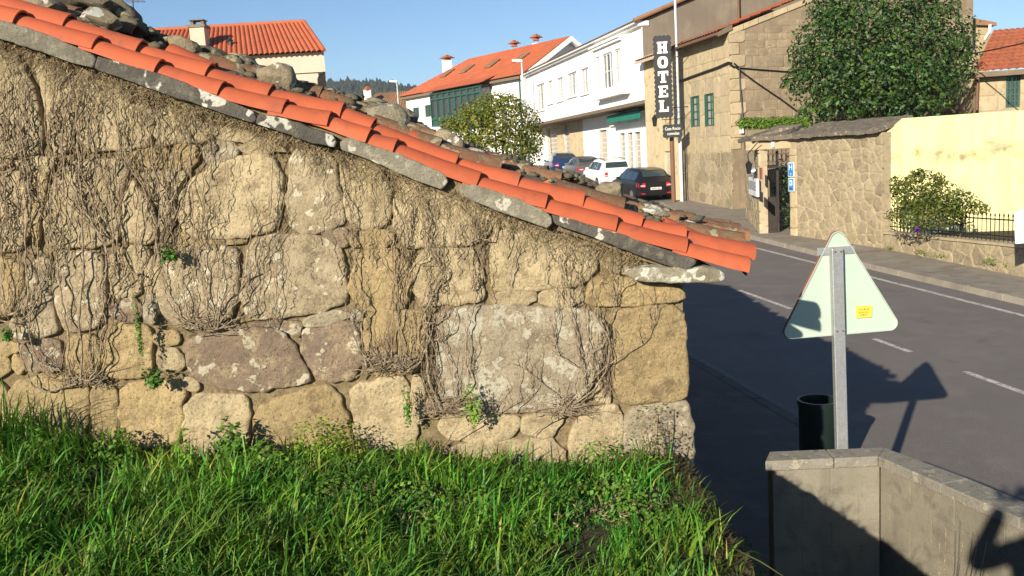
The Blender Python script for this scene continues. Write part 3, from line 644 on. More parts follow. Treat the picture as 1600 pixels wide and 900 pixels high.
# =============== warning sign seen from behind
SY=6.3; sx=float(at(1316,500,SY)[0]); gzs=P(*xy2st(sx,SY),0)[2]+.118
sg=thing('warning_sign','back of a triangular road sign on a galvanised post behind the block wall','road sign',(sx,SY,gzs))
th=math.radians(4); ux=np.array([math.cos(th),math.sin(th),0]); un=np.array([math.sin(th),-math.cos(th),0])
k=MB(); pw,pd=.085,.05; pc=np.array([sx,SY+.03,0]); tl=np.array([-.022,0,1.0]); H=float(at(1313,388,SY)[2])
q=[]
for z in (gzs-.1,H):
    for a,b in((-1,-1),(1,-1),(1,1),(-1,1)): q.append(tuple(pc+ux*a*pw/2-un*b*pd/2+np.array([-.02*(z-1.4),0,z])))
k.hexa(q); k.build('post',M['galv'],sg,bevel=.006)
def signp(u,z,d): return tuple(np.array([sx,SY+.03,0])+ux*u-un*d+np.array([0,0,z]))
ap=at(1306,349,SY+.08); bl=at(1216,530,SY+.05); br=at(1409,514,SY+.11)
def tosg(p): v=p-np.array([sx,SY+.03,0]); return (float(np.dot(v,ux)),float(p[2]))
tri=[tosg(ap),tosg(br),tosg(bl)]
def roundpoly(p,r,n=7):
    out=[]; m=len(p)
    for i in range(m):
        a,b,c=[np.array(p[(i+j)%m]) for j in(-1,0,1)]; u=(a-b)/np.linalg.norm(a-b); v=(c-b)/np.linalg.norm(c-b); ang=math.acos(np.clip(np.dot(u,v),-1,1)); L_=r/math.tan(ang/2); bi=(u+v)/np.linalg.norm(u+v); cc=b+bi*r/math.sin(ang/2); s0=b+u*L_; s1=b+v*L_
        a0=math.atan2(*(s0-cc)[::-1]); a1=math.atan2(*(s1-cc)[::-1]); da=(a1-a0+math.pi)%(2*math.pi)-math.pi
        for k_ in range(n+1): t=a0+da*k_/n; out.append((cc[0]+r*math.cos(t),cc[1]+r*math.sin(t)))
    return out
tp=roundpoly(tri,.055); n=len(tp); cen=np.mean(tp,0)
def ringf(sc,d): return [signp(cen[0]+(p[0]-cen[0])*sc,cen[1]+(p[1]-cen[1])*sc,d) for p in tp]
D0=.035
k=MB(); V=ringf(1,D0+.004)+ringf(1,D0-.012)+ringf(.985,D0-.012)+ringf(.975,D0); Fc=[tuple(range(n))[::-1]]
for r in range(3):
    for i in range(n): Fc.append((r*n+i,r*n+(i+1)%n,(r+1)*n+(i+1)%n,(r+1)*n+i))
Fc.append(tuple(3*n+i for i in range(n))); k.add(V,Fc); plate=k.build('plate',M['signback'],sg)
k=MB(); V=ringf(1.006,D0+.018)+ringf(1.006,D0-.004)+ringf(.9999,D0-.004)+ringf(.9999,D0+.018); Fc=[]
for r in range(4):
    for i in range(n): Fc.append((r*n+i,((r+1)%4)*n+i,((r+1)%4)*n+(i+1)%n,r*n+(i+1)%n))
k.add(V,Fc); k.build('rim',M['signedge'],sg)
k=MB(); V=ringf(.9985,D0+.0065)+ringf(.9985,D0+.012); k.add(V,[tuple(range(n)),tuple(range(2*n-1,n-1,-1))]+[(i,n+i,n+(i+1)%n,(i+1)%n) for i in range(n)]); k.build('front_face',M['plq'],sg)
def sbox(u0,u1,z0,z1,d0,d1,mt,name,bev=0,sk=0):
    k=MB(); k.hexa([signp(a,z+sk*a,d) for z in(z0,z1) for a,d in((u0,d0),(u1,d0),(u1,d1),(u0,d1))]); return k.build(name,mt,sg,bevel=bev)
zc=float(at(1312,393,SY)[2])
sbox(-.155,.12,zc-.028,zc+.028,.0255,.0348,M['galv'],'bracket',.003)
zc2=float(at(1318,517,SY)[2])
for zz,uu in ((zc,(-.022,.022)),(zc2,(-.022,.022))):
    for u in uu:
        k=MB(); a=np.array(signp(u-.02*(zz-1.4),zz,-.0255)); k.cyl(a,a+un*.008,.0065,8); k.build('bolt',M['rust'],sg)
st=tosg(at(1350,487,SY+.07)); 
sbox(st[0]-.055,st[0]+.055,st[1]-.042,st[1]+.042,D0-.0145,D0-.0005,M['sticker'],'sticker')
fr=lambda u,z,d: signp(u,z,D0-.0145-d)
def tinybars(r0,z,cnt,w):
    k=MB(); u=r0
    for i in range(cnt):
        ww=w*random.uniform(.5,1); a=[signp(u,z-.006,D0-.0155),signp(u+ww,z-.006,D0-.0155),signp(u+ww,z+.006,D0-.0155),signp(u,z+.006,D0-.0155)]; k.add(a,[(0,1,2,3)]); u+=w*1.35
    k.build('sticker_print',M['ink'],sg)
tinybars(st[0]-.037,st[1]+.018,5,.011); tinybars(st[0]-.040,st[1]-.004,6,.009); tinybars(st[0]-.034,st[1]-.022,5,.009)
# second sign, just its edge in the picture
DS=16.4
a=at(1585,335,DS);b_=at(1587,381,DS); c=at(1593,328,DS); gs=P(*xy2st(b_[0]+.3,DS))[2]+.118
s2=thing('small_sign','plain pale rectangular road sign with a clipped corner at the right picture edge','road sign',(b_[0]+.3,DS+.02,gs))
k=MB(); o2=[(a[0],DS,a[2]),(b_[0],DS,b_[2]),(b_[0]+.6,DS,b_[2]+.01),(b_[0]+.6,DS,c[2]+.01),(c[0],DS,c[2])]
k.add(o2+[(p[0],p[1]+.02,p[2]) for p in o2],[(0,1,2,3,4),(9,8,7,6,5)]+[(i,5+i,5+(i+1)%5,(i+1)%5) for i in range(5)]); k.build('plate',M['plq'],s2)
k=MB(); k.box((b_[0]+.3,DS+.055,(c[2]+gs)/2),(.06,.06,c[2]-gs)); k.build('post',M['galv'],s2)
# =============== litter bin
bz=P(*xy2st(2.84,8.25))[2]+.118; bn=thing('litter_bin','dark cylindrical litter bin standing in the barn shadow behind the sign post','bin',(2.84,8.25,bz))
k=MB(); bt=1.2; nn=28; prof=[(.165,bz+.03),(.175,bz+.05),(.182,bt-.05),(.195,bt-.045),(.195,bt),(.170,bt),(.166,bz+.08),(0.001,bz+.08)]
V=[];Fc=[]
for r,z in prof:
    for i in range(nn): t=2*math.pi*i/nn; V.append((2.84+r*math.cos(t),8.25+r*math.sin(t),z))
for j in range(len(prof)-1):
    for i in range(nn): Fc.append((j*nn+i,j*nn+(i+1)%nn,(j+1)*nn+(i+1)%nn,(j+1)*nn+i))
k.add(V,Fc); k.build('body',M['bin'],bn,smooth=True,sharp=40)
k=MB(); k.cyl((2.84,8.25,bz-.02),(2.84,8.25,bz+.05),.14,20); k.build('base',M['bin'],bn)
# =============== the stone barn: gable wall, verge, roof
barn=thing('stone_barn','old stone barn whose creeper-covered gable fills the left, red tiles along its verge','barn',(-1.5,4.8,1.8))
WY=4.8
def wfr(x,z,d=0): return (float(x),float(WY-d),float(z))
def pp(px,py,y=WY): q=at(px,py,y); return (float(q[0]),float(q[2]))
UJ=[(96,46),(210,87),(319,124),(416,157),(531,186),(576,210),(709,266),(808,297),(910,326),(1000,362),(1071,381),(1180,410)]
UX=[at(a,b,4.80) for a,b in UJ]; ux_=np.array([u[0] for u in UX]); uz_=np.array([u[2] for u in UX])
def zl(x):
    if x<ux_[0]: return float(uz_[0]+(ux_[0]-x)*.385)
    if x>ux_[-1]: return float(uz_[-1]-(x-ux_[-1])*.33)
    return float(np.interp(x,ux_,uz_))
RX=-5.6
def zroof(x): return zl(x) if x>=RX else zl(RX)-(RX-x)*.385
# core wall with mortar face (stays behind the stones), the side wall to the road, far gable
mb=MB(); top=[(x,zroof(x)-.165) for x in np.linspace(.925,-10,24)]
bot=[(-10,-.4),(.925,-.4)]; pl=[(a,b) for a,b in bot]+top
Vf=[(a,WY+.021,b) for a,b in pl]; Vb=[(a,13.2,b) for a,b in pl]; n=len(pl)
mb.add(Vf+Vb,[tuple(range(n)),tuple(range(2*n-1,n-1,-1))]+[(i,(i+1)%n,n+(i+1)%n,n+i) for i in range(n)])
core=mb.build('wall',M['soil'],barn)
STONES=[ # material, polygon in the photograph's measure of the gable
('st_tan',[(-60,50),(20,78),(40,112),(60,150),(70,238),(30,243),(-60,242)]),
('st_tan',[(45,85),(100,108),(118,150),(115,238),(78,237),(72,150)]),
('st_tan',[(105,112),(190,140),(240,160),(238,226),(200,233),(120,236),(122,150)]),
('st_tan',[(245,160),(330,190),(335,218),(285,222),(243,226)]),
('st_tan',[(340,190),(400,212),(440,226),(452,238),(425,236),(375,220),(340,220)]),
('st_grey',[(318,226),(345,222),(370,222),(372,240),(350,252),(330,254),(320,245)]),
('st_tan',[(376,226),(420,222),(428,240),(380,240)]),
('st_gold',[(195,245),(237,231),(262,232),(262,262),(240,268),(208,262)]),
('st_gold',[(266,231),(300,228),(310,238),(302,258),(285,265),(266,264)]),
('st_tan',[(282,305),(300,282),(340,256),(380,244),(420,241),(430,255),(443,285),(440,310),(436,345),(430,352),(400,368),(350,372),(310,372),(285,362),(280,340)]),
('st_pale',[(455,234),(500,237),(523,244),(528,300),(540,345),(530,353),(495,364),(470,363),(453,350),(448,320),(452,285)]),
('st_tan',[(531,243),(610,270),(613,355),(550,357),(538,310)]),
('st_gold',[(552,361),(612,359),(612,386),(556,388),(548,375)]),
('st_tan',[(617,275),(700,302),(765,325),(770,350),(760,370),(738,382),(690,385),(617,386)]),
('st_gold',[(552,392),(640,390),(642,480),(600,484),(565,484),(545,460),(550,430),(556,405)]),
('st_tan',[(646,389),(735,386),(746,405),(752,430),(756,462),(748,472),(700,474),(648,478)]),
('st_tan',[(776,335),(860,362),(930,390),(928,410),(932,425),(905,446),(860,450),(800,452),(768,455),(766,400),(770,370)]),
('st_tan',[(940,396),(1000,418),(1068,440),(1068,446),(1000,432),(942,424)]),
('st_gold',[(918,445),(940,429),(1000,437),(1068,450),(1070,470),(1000,475),(960,478),(915,478),(912,460)]),
('st_tan',[(768,458),(835,453),(838,475),(790,477),(768,474)]),
('st_tan',[(841,455),(905,450),(908,475),(845,479)]),
('st_gold',[(956,492),(1000,480),(1068,475),(1071,540),(1075,600),(1074,615),(1068,623),(1050,626),(970,629),(960,610),(955,570),(956,530)]),
('st_lichen',[(682,500),(700,482),(760,478),(840,481),(900,482),(930,490),(944,505),(948,540),(944,560),(933,590),(918,610),(903,628),(880,640),(820,643),(740,644),(700,640),(685,625),(680,590),(685,560),(680,530)]),
('st_tan',[(932,602),(950,600),(958,627),(932,630)]),
('st_grey',[(980,636),(1050,631),(1073,628),(1079,642),(1083,715),(1075,760),(985,760),(975,690)]),
('st_tan',[(905,647),(940,636),(974,634),(970,690),(978,760),(900,760),(888,690)]),
('st_tan',[(822,648),(873,648),(882,657),(862,680),(822,682),(818,665)]),
('st_tan',[(690,651),(720,648),(800,648),(812,656),(810,672),(795,684),(760,689),(700,688),(688,672)]),
('st_tan',[(690,693),(800,690),(880,684),(884,760),(690,760)]),
('st_gold',[(570,490),(660,484),(667,500),(663,540),(658,572),(640,583),(600,587),(577,580),(568,540)]),
('st_purple',[(471,545),(476,517),(500,514),(545,502),(561,506),(564,560),(562,578),(548,589),(522,597),(497,591),(488,581),(479,560)]),
('st_grey',[(475,500),(490,492),(530,485),(547,488),(545,498),(500,509),(478,513)]),
('st_pale',[(392,378),(430,367),(500,369),(528,381),(537,400),(540,440),(541,460),(534,476),(480,489),(430,496),(388,498),(378,470),(382,420)]),
('st_pale',[(257,405),(272,393),(300,386),(340,386),(374,387),(371,430),(369,480),(350,499),(310,513),(277,508),(252,490),(245,450)]),
('st_purple',[(289,535),(320,521),(370,514),(430,514),(454,531),(464,546),(477,575),(486,593),(470,600),(430,606),(390,610),(350,606),(317,598),(302,585),(292,560)]),
('st_purple',[(388,505),(430,503),(472,501),(469,528),(455,523),(430,509),(402,510)]),
('st_gold',[(427,627),(480,607),(510,600),(524,607),(543,650),(552,720),(400,720),(397,640)]),
('st_tan',[(545,607),(600,592),(638,590),(643,640),(652,690),(640,740),(565,740),(552,640)]),
('st_tan',[(643,592),(660,590),(664,620),(663,655),(650,660),(646,625)]),
('st_tan',[(669,612),(680,628),(688,645),(669,650)]),
('st_tan',[(302,617),(350,617),(388,620),(388,680),(380,720),(290,720),(287,640)]),
('st_gold',[(192,602),(230,594),(280,594),(294,612),(283,640),(281,700),(192,700),(187,640)]),
('st_gold',[(147,602),(182,602),(184,640),(184,700),(150,690),(142,630)]),
('st_gold',[(17,602),(60,587),(120,592),(138,600),(138,650),(128,700),(20,700),(10,640)]),
('st_gold',[(173,507),(220,507),(237,516),(239,570),(230,589),(180,590),(162,583),(163,542)]),
('st_gold',[(104,527),(157,522),(156,583),(125,590),(106,580)]),
('st_purple',[(33,540),(60,531),(90,530),(96,550),(95,570),(80,580),(50,580),(37,570)]),
('st_purple',[(172,480),(190,469),(217,466),(221,500),(190,502),(176,495)]),
('st_pale',[(90,401),(110,394),(158,397),(168,420),(163,470),(158,508),(120,518),(102,512),(88,480),(83,430)]),
('st_pale',[(46,407),(83,404),(80,440),(83,490),(94,518),(60,526),(24,532),(17,500),(39,460)]),
('st_gold',[(-60,400),(39,406),(33,460),(10,500),(-60,505)]),
('st_gold',[(0,531),(28,537),(28,550),(10,554),(-30,554),(-30,530)]),
('st_gold',[(-30,558),(15,558),(15,583),(-30,598)]),
('st_gold',[(21,556),(33,556),(36,582),(23,582)]),
('st_gold',[(-60,600),(8,592),(12,640),(5,700),(-60,700)]),
('st_gold',[(243,516),(275,516),(279,535),(262,541),(244,539)]),
('st_tan',[(247,547),(284,546),(288,577),(257,579),(246,569)]),
('st_tan',[(97,262),(150,248),(193,251),(203,272),(193,300),(184,340),(186,376),(140,386),(92,386),(70,380),(72,330),(82,290)]),
('st_tan',[(210,277),(222,300),(243,330),(246,376),(215,379),(193,377),(190,340),(200,300)]),
('st_tan',[(0,271),(30,269),(49,300),(44,385),(0,394),(-60,394),(-60,275)]),
('st_tan',[(-60,248),(14,246),(14,261),(-60,268)]),
('st_tan',[(21,251),(86,245),(84,260),(60,273),(36,261)]),
('st_gold',[(46,273),(74,271),(79,285),(66,330),(61,384),(51,384),(54,300)]),
('st_tan',[(210,270),(283,269),(300,264),(277,300),(273,345),(261,384),(253,375),(250,330),(235,298)]),
('st_gold',[(257,386),(279,352),(284,367),(310,375),(350,375),(384,373),(378,382),(300,384),(264,390)]),
('st_purple',[(506,364),(530,358),(544,363),(546,380),(540,386),(525,381),(509,371)]),
('st_grey',[(225,465),(243,462),(246,500),(239,505),(225,500)]),
('st_tan',[(240,395),(254,398),(246,430),(242,458),(228,460),(226,430)]),
('st_tan',[(172,392),(222,384),(236,392),(222,430),(218,460),(175,466),(171,430)]),
('st_grey',[(546,492),(562,486),(566,500),(552,500)]),
('st_tan',[(292,588),(312,602),(300,612),(286,606)]),
('st_tan',[(552,720),(400,724),(300,724),(300,780),(560,780)]),
('st_grey',[(-700,60),(-500,20),(-70,20),(-64,240),(-700,240)]),('st_tan',[(-700,250),(-70,250),(-70,480),(-700,480)]),('st_gold',[(-700,490),(-70,510),(-70,720),(-700,720)]),
]
rq0=random.Random(2)
for i,(m_,pl) in enumerate(STONES):
    q=[pp(a,b) for a,b in pl]; A=abs(sum(q[k][0]*q[k-1][1]-q[k-1][0]*q[k][1] for k in range(len(q))))/2; big=A>.05
    nn=64 if A>.12 else 44 if A>.03 else 28
    rg=(1,1,.988,.965,.93,.88,.81,.72,.62,.51,.40,.28,.15) if A>.03 else (1,1,.98,.94,.86,.74,.55,.3)
    pillow(q,wfr,M[m_],core,'stone',nn,rg,bulge=rq0.uniform(.012,.022) if A>.02 else .010,rad=.022 if A>.02 else .014,back=.08,edge=-.002,amp=.016 if big else .010,freq=6,jit=.010,smooth=1 if A>.02 else 1,seed=i,inset=-.012)
# corner quoins returning along the road side
rq=random.Random(5); z=-.1
sf=lambda y,z_,d=0:(.925+d,y,z_)
y0=4.84
while z<2.75:
    h=rq.uniform(.26,.42); y=4.845
    while y<12.9:
        l=rq.uniform(.35,.8); pillow([(y+.01,z+.01),(y+l-.01,z+.01),(y+l-.01,z+h-.01),(y+.01,z+h-.01)],sf,M[rq.choice(['st_tan','st_gold','st_grey'])],core,'stone',16,(1,1,.96,.85,.5),bulge=.02,back=.03,edge=.0,amp=.006,seed=int(y*100)); y+=l
    z+=h
# verge slabs under the tiles
SL=[('slab',[(-230,-40),(-90,2),(-88,30),(-230,-14)]),('slab',[(-86,3),(0,30),(75,55),(143,84),(150,92),(147,106),(118,100),(60,79),(0,60),(-84,32)]),
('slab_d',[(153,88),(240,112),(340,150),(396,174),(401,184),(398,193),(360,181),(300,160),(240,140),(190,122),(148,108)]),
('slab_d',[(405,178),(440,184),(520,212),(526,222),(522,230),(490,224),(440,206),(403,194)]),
('slab',[(532,222),(545,214),(600,234),(650,252),(694,272),(698,284),(690,296),(650,282),(600,259),(560,243),(534,234)]),
('slab',[(718,290),(740,288),(800,308),(848,328),(858,337),(862,350),(856,357),(820,344),(780,330),(735,312),(720,302)]),
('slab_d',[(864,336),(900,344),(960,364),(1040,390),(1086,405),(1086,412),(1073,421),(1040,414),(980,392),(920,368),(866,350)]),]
for i,(m_,pl) in enumerate(SL):
    yy=WY-.10; q=[pp(a,b,yy) for a,b in pl]
    pillow(q,lambda x,z_,d:(float(x),float(yy-d),float(z_)),M[m_],barn,'verge_slab',90,(1,1,.99,.97,.94,.9,.8,.6,.3),bulge=.010,rad=.012,back=.34,edge=0,amp=.007,freq=10,jit=.005,smooth=0,seed=60+i,inset=-.004)
yy=WY-.11; q=[pp(a,b,yy) for a,b in [(978,424),(1000,417),(1040,416),(1075,421),(1095,416),(1125,420),(1134,428),(1133,437),(1120,441),(1080,443),(1040,443),(1000,440),(984,434)]]
pillow(q,lambda x,z_,d:(float(x),float(yy-d),float(z_)),M['slab_w'],barn,'eave_slab',60,(1,1,.98,.94,.88,.78,.6,.3),bulge=.018,back=.36,edge=0,amp=.008,freq=10,jit=.006,smooth=1,seed=91)
# undersides and tops of the verge (stone lining behind the slabs)
mb=MB()
for a,b in zip(np.linspace(-5.6,1.0,40),np.linspace(-5.6,1.0,40)[1:]):
    mb.hexa([(a,4.76,zl(a)-.155),(b,4.76,zl(b)-.155),(b,5.1,zl(b)-.155),(a,5.1,zl(a)-.155),(a,4.76,zl(a)-.05),(b,4.76,zl(b)-.05),(b,5.1,zl(b)-.05),(a,5.1,zl(a)-.05)])
mb.build('verge_bed',M['soil'],barn)
# roof tiles
def tile_mesh(name,L,r0,r1,th=.012,m=None,seg=12,ln=5,arc=84,warp=.002):
    V=[];Fc=[]; 
    for side in (0,1):
        for j in range(ln+1):
            t=j/ln; r=(r1+(r0-r1)*t)-(th if side else 0); x=-L+L*t
            for i in range(seg+1):
                a=math.radians(-arc+2*arc*i/seg); V.append((x,r*math.sin(a),r*math.cos(a)-r0*math.cos(math.radians(arc))+warp*math.sin(t*7+side)))
    W_=seg+1; S=W_*(ln+1)
    for j in range(ln):
        for i in range(seg):
            Fc.append((j*W_+i,j*W_+i+1,(j+1)*W_+i+1,(j+1)*W_+i)); Fc.append((S+j*W_+i,S+(j+1)*W_+i,S+(j+1)*W_+i+1,S+j*W_+i+1))
        Fc.append((j*W_,(j+1)*W_,S+(j+1)*W_,S+j*W_)); Fc.append((j*W_+seg,S+j*W_+seg,S+(j+1)*W_+seg,(j+1)*W_+seg))
    for i in range(seg):
        Fc.append((ln*W_+i,ln*W_+i+1,S+ln*W_+i+1,S+ln*W_+i)); Fc.append((i,S+i,S+i+1,i+1))
    me=bpy.data.meshes.new(name); me.from_pydata(V,[],Fc); me.materials.append(m); me.shade_smooth(); me.set_sharp_from_angle(angle=math.radians(40)); return me
TM={}
def put_tile(me,lo,hi,parent,base,name='roof_tile',roll=0,yaw=0):
    o=bpy.data.objects.new(name,me); COL.objects.link(o); o.parent=parent
    d=Vector(lo)-Vector(hi); a=math.atan2(-d.z,math.hypot(d.x,d.y)); yw=math.atan2(d.y,d.x)
    o.rotation_mode='XYZ'; o.rotation_euler=(roll,a,yw+yaw); o.location=Vector(lo)-base; return o
bb=Vector(barn.location); base=bb
roof_=thing('roof',None,None,(0,0,0)); roof_.parent=barn; roof_.location=(0,0,0)
LJ=[(-445,-112),(-330,-75),(-215,-38),(-100,2),(20,40),(142,80),(240,117),(339,152),(440,181),(510,200),(571,226),(614,243),(744,295),(851,330),(962,365),(1072,399),(1170,430)]
UJ2=[(-470,-150),(-360,-112),(-245,-72),(-130,-32),(-15,8)]+UJ
rt=random.Random(3)
def row(J,yf,r0,lift,name):
    pts=[at(a,b,yf) for a,b in J]
    for i in range(1,len(pts)):
        lo=pts[i];hi=pts[i-1]; d=np.array(lo)-np.array(hi); L=float(np.hypot(d[0],d[2])); Lt=max(.24,L+.07); key=(round(Lt,2),r0)
        if key not in TM: TM[key]=tile_mesh('roof_tile',round(Lt,2),r0,r0*.86,.013,M['tile'])
        dy=rt.uniform(-.004,.004)
        lo3=(float(lo[0]),float(yf+r0+dy),float(lo[2]+.012)); hi3=(float(hi[0]),float(yf+r0+dy+rt.uniform(-.006,.006)),float(hi[2]-.004))
        put_tile(TM[key],lo3,hi3,roof_,base,'roof_tile',rt.uniform(-.03,.03))
row(LJ,4.69,.088,0,'a'); row(UJ2,4.80,.092,0,'b')
# the old roof behind the new verge: uneven bed, then worn brown tiles in rows
def zold(x,y):
    k=min(1,max(0,(y-4.93)/.30)); k=k*k*(3-2*k)
    return zroof(x)+.012+.085*k+.022*noise.fractal(Vector((x*1.6,y*1.2,9)),1,2,3)-.010*(y-5)*k*.3
mb=MB(); xs=np.concatenate([np.linspace(-10,-5.6,12),np.linspace(-5.5,1.30,120)]); ys=np.concatenate([np.linspace(4.90,5.6,14),np.linspace(5.75,13.4,40)])
for y in ys:
    for x in xs: mb.v.append((x,y,zold(x,y)+.012*noise.fractal(Vector((x*14,y*14,2)),1,2,3)))
nx=len(xs)
for j in range(len(ys)-1):
    for i in range(nx-1): mb.f.append((j*nx+i,j*nx+i+1,(j+1)*nx+i+1,(j+1)*nx+i))
nv=len(mb.v)
for j in range(len(ys)): mb.v.append((1.30,ys[j],zold(1.30,ys[j])-(.11 if ys[j]<6.1 else .26)))  # unseen rear edge hangs deeper, added to shade the sign's lower left
for j in range(len(ys)-1): mb.f.append((j*nx+nx-1,(j+1)*nx+nx-1,nv+j+1,nv+j))
mb.build('roof_bed',M['roofold'],roof_,smooth=True)
otm=[tile_mesh('old_roof_tile',.40,.082,.07,.016,M['oldtile'],8,3,84,.004)]
cnt=0; farV=[];farF=[]
ome=otm[0]; oV=np.array([v.co[:] for v in ome.vertices]); oF=np.array([[*p.vertices] for p in ome.polygons if len(p.vertices)==4])
k=0; y=5.12
while y<13.2:
    x=1.33 if y<5.5 else 1.46 if y<7.6 else 1.30  # rows pushed past the roof edge, shaped to lengthen the shadow on the sign
    while x>-5.3:
        yy=y+rt.uniform(-.02,.02); zz=zold(x,yy)+rt.uniform(-.015,.015); hi=(x-.34,yy+rt.uniform(-.02,.02),zold(x-.34,yy)+rt.uniform(-.012,.012)-.012); lo=(x,yy,zz)
        if rt.random()<.90 and not(y<5.5 and rt.random()<.45):
            if k<8 and cnt<270 and x>-3.6: put_tile(ome,lo,hi,roof_,base,'old_roof_tile',rt.uniform(-.12,.12),rt.uniform(-.05,.05)); cnt+=1
            else:
                d=Vector(lo)-Vector(hi); a=math.atan2(-d.z,math.hypot(d.x,d.y)); yw=math.atan2(d.y,d.x)+rt.uniform(-.05,.05)
                R=np.array(Matrix.Rotation(yw,3,'Z')@Matrix.Rotation(a,3,'Y')@Matrix.Rotation(rt.uniform(-.1,.1),3,'X')); farF.append(oF+len(farV)*len(oV)); farV.append(oV@R.T+np.array(lo))
        x-=.34
    y+=.205; k+=1
o=npmesh('old_roof_tile',np.concatenate(farV)-np.array(bb),np.concatenate(farF),M['oldtile'],roof_); o['kind']='stuff'
# small rubble and moss lumps on the roof
V=[];Fq=[]; r=np.random.default_rng(4)
ico=[]
import bmesh as _bm
b_=_bm.new(); _bm.ops.create_icosphere(b_,subdivisions=1,radius=1); iv=np.array([v.co[:] for v in b_.verts]); if_=np.array([[v.index for v in f.verts] for f in b_.faces]); b_.free()
rv=[];rf=[]
for i in range(900):
    x=r.uniform(-3.6,1.15); y=5.0+abs(r.normal(0,.45)) if i%3 else r.uniform(5,9); s=r.uniform(.006,.032)*(1.3 if y>5.4 else 1); 
    rf.append(if_+len(rv)*len(iv)); rv.append(iv*(1+r.normal(0,.22,(len(iv),1)))*np.array([s*r.uniform(.8,1.8),s,s*r.uniform(.4,.9)])+np.array([x,y,zold(x,y)+s*.3+ (.05 if y>5.3 else .0)]))
o=npmesh('roof_rubble',np.concatenate(rv),np.concatenate(rf),M['rubd']); meta(o,'small broken stone and mortar rubble scattered over the old barn roof','rubble',kind='stuff')
RK=[ # px centre, half sizes px, depth, material, rotation, label
((66,8),(38,14),5.15,'rub',.35,.9,'flat pale stone lying highest on the barn roof at the top left'),
((158,30),(32,17),5.12,'rub',.2,.85,'light boxy stone on the roof edge below the pale flat one'),
((150,6),(36,14),5.5,'rubd',.3,.5,'dark mossy stone behind the light boxy stone'),
((192,20),(30,18),5.6,'rubd',.5,.5,'dark mossy stone nearest the antenna mast'),
((210,42),(24,14),5.4,'rubd',.5,.5,'dark rounded stone right of the light boxy stone'),
((112,2),(40,12),5.5,'rubd',.3,.5,'dark stone between the two pale stones at the top left'),
((246,62),(20,8),5.5,'rubd',.4,.6,'low dark stone left of the pointed stone'),
((286,72),(26,15),5.3,'rub',.3,.2,'pointed yellowish stone beside the house chimney'),
((335,86),(30,11),5.6,'rubd',.4,.5,'long dark stone right of the pointed stone'),
((382,102),(30,16),5.7,'rubd',.3,.6,'mossy rectangular stone left of the biggest beige boulder'),
((433,122),(31,25),5.2,'rub',.1,.75,'biggest beige boulder on the roof, under the cream house'),
((470,138),(20,12),5.3,'rubd',.6,.3,'dark rounded stone leaning on the big beige boulder'),
((500,146),(20,10),5.7,'rubd',.7,.2,'thin jagged stone right of the beige boulder'),
((528,160),(26,11),5.8,'rubd',.4,.3,'low dark rubble stone under the wooded hill'),
((602,182),(40,24),5.3,'rubm',.45,.35,'large grey stone with a green moss patch'),
((588,164),(20,14),5.6,'rub',.1,.2,'grey stone rising behind the moss patched one'),
((616,199),(17,11),5.12,'rub',.1,.5,'small pale stone at the foot of the moss patched one'),
((636,178),(18,8),6.0,'rub',.4,.4,'small grey stone behind the moss patched one'),
((657,206),(23,12),5.35,'rub',.3,.5,'rounded grey stone above the tilted loose red tile'),
((676,218),(13,12),5.3,'rubd',.3,.5,'dark small stone between two grey stones under the bush'),
((702,222),(27,17),5.25,'rub',.5,.7,'blocky grey stone right of the tilted loose tile'),
((745,243),(28,12),5.3,'rub',.3,.5,'flat oval grey stone under the olive bush'),
((776,250),(12,9),5.35,'rub',.3,.5,'small grey stone at the right tip of the flat oval one'),
((820,272),(30,10),5.35,'rub',.45,.4,'long lichened stone left of the red shard'),
((858,283),(20,8),5.35,'rub',.4,.4,'low lichened stone beside the red shard'),
((895,276),(40,6),6.6,'rubd',.35,.3,'thin mossy ridge stone in front of the grey car'),
((955,303),(25,21),5.25,'rub',.15,.85,'big upright lichened stone in front of the black car'),
((1022,329),(26,9),5.3,'slab_w',.3,.4,'pale curved stone near the lower end of the roof'),
((1078,354),(15,9),5.2,'rubm',.4,.5,'mossy lump at the lower end of the roof'),
((800,258),(26,6),6.4,'rubd',.35,.4,'low brown stone behind the small grey tip stone'),
((560,176),(22,9),5.6,'rubd',.4,.4,'low dark stone left of the moss patched one'),
]
for i,((cx,cy),(a,b),d,m_,rot,bx,lab) in enumerate(RK):
    c=at(cx,cy,d); k=d/F; o=rock('roof_stone',c,(a*k,max(a,b)*k*.8,b*k*1.05),M[m_],None,i+11,3,rot,.16,bx*.6); meta(o,lab,'stone','loose stones weighing down the old barn roof')
# loose red tiles
lt=tile_mesh('loose_tile',.26,.085,.08,.014,M['tile'])
for (a,b,d,lab,g) in (((636,205),(692,246),5.12,'loose red tile tilted across the verge under the rounded grey stone',.3),((505,172),(560,188),5.2,'short loose red tile above the joint near the wooded hill',.2),((286,84),(330,104),5.12,'worn orange tile lying behind the verge near the pointed stone',.1),((1050,352),(1094,372),5.08,'worn orange tile at the lower end of the roof under the mossy lump',0)):
    hi=at(*a,d); lo=at(*b,d); o=bpy.data.objects.new('loose_tile',lt); COL.objects.link(o); dd=lo-hi; o.rotation_euler=(g,math.atan2(-dd[2],dd[0]),.05); o.location=lo-np.array([0,0,.05]); meta(o,lab,'roof tile','loose tiles on the roof')
k=MB(); a,b,c=at(846,286,5.02),at(853,282,5.02),at(872,295,5.02); k.add([a,b,c,a+[0,.02,-.02],b+[0,.02,0],c+[0,.02,-.01]],[(0,1,2),(5,4,3),(0,3,4,1),(1,4,5,2),(2,5,3,0)]); o=k.build('tile_shard',M['tile'],origin=tuple(a)); meta(o,'small triangular red tile shard standing on the verge','tile shard')
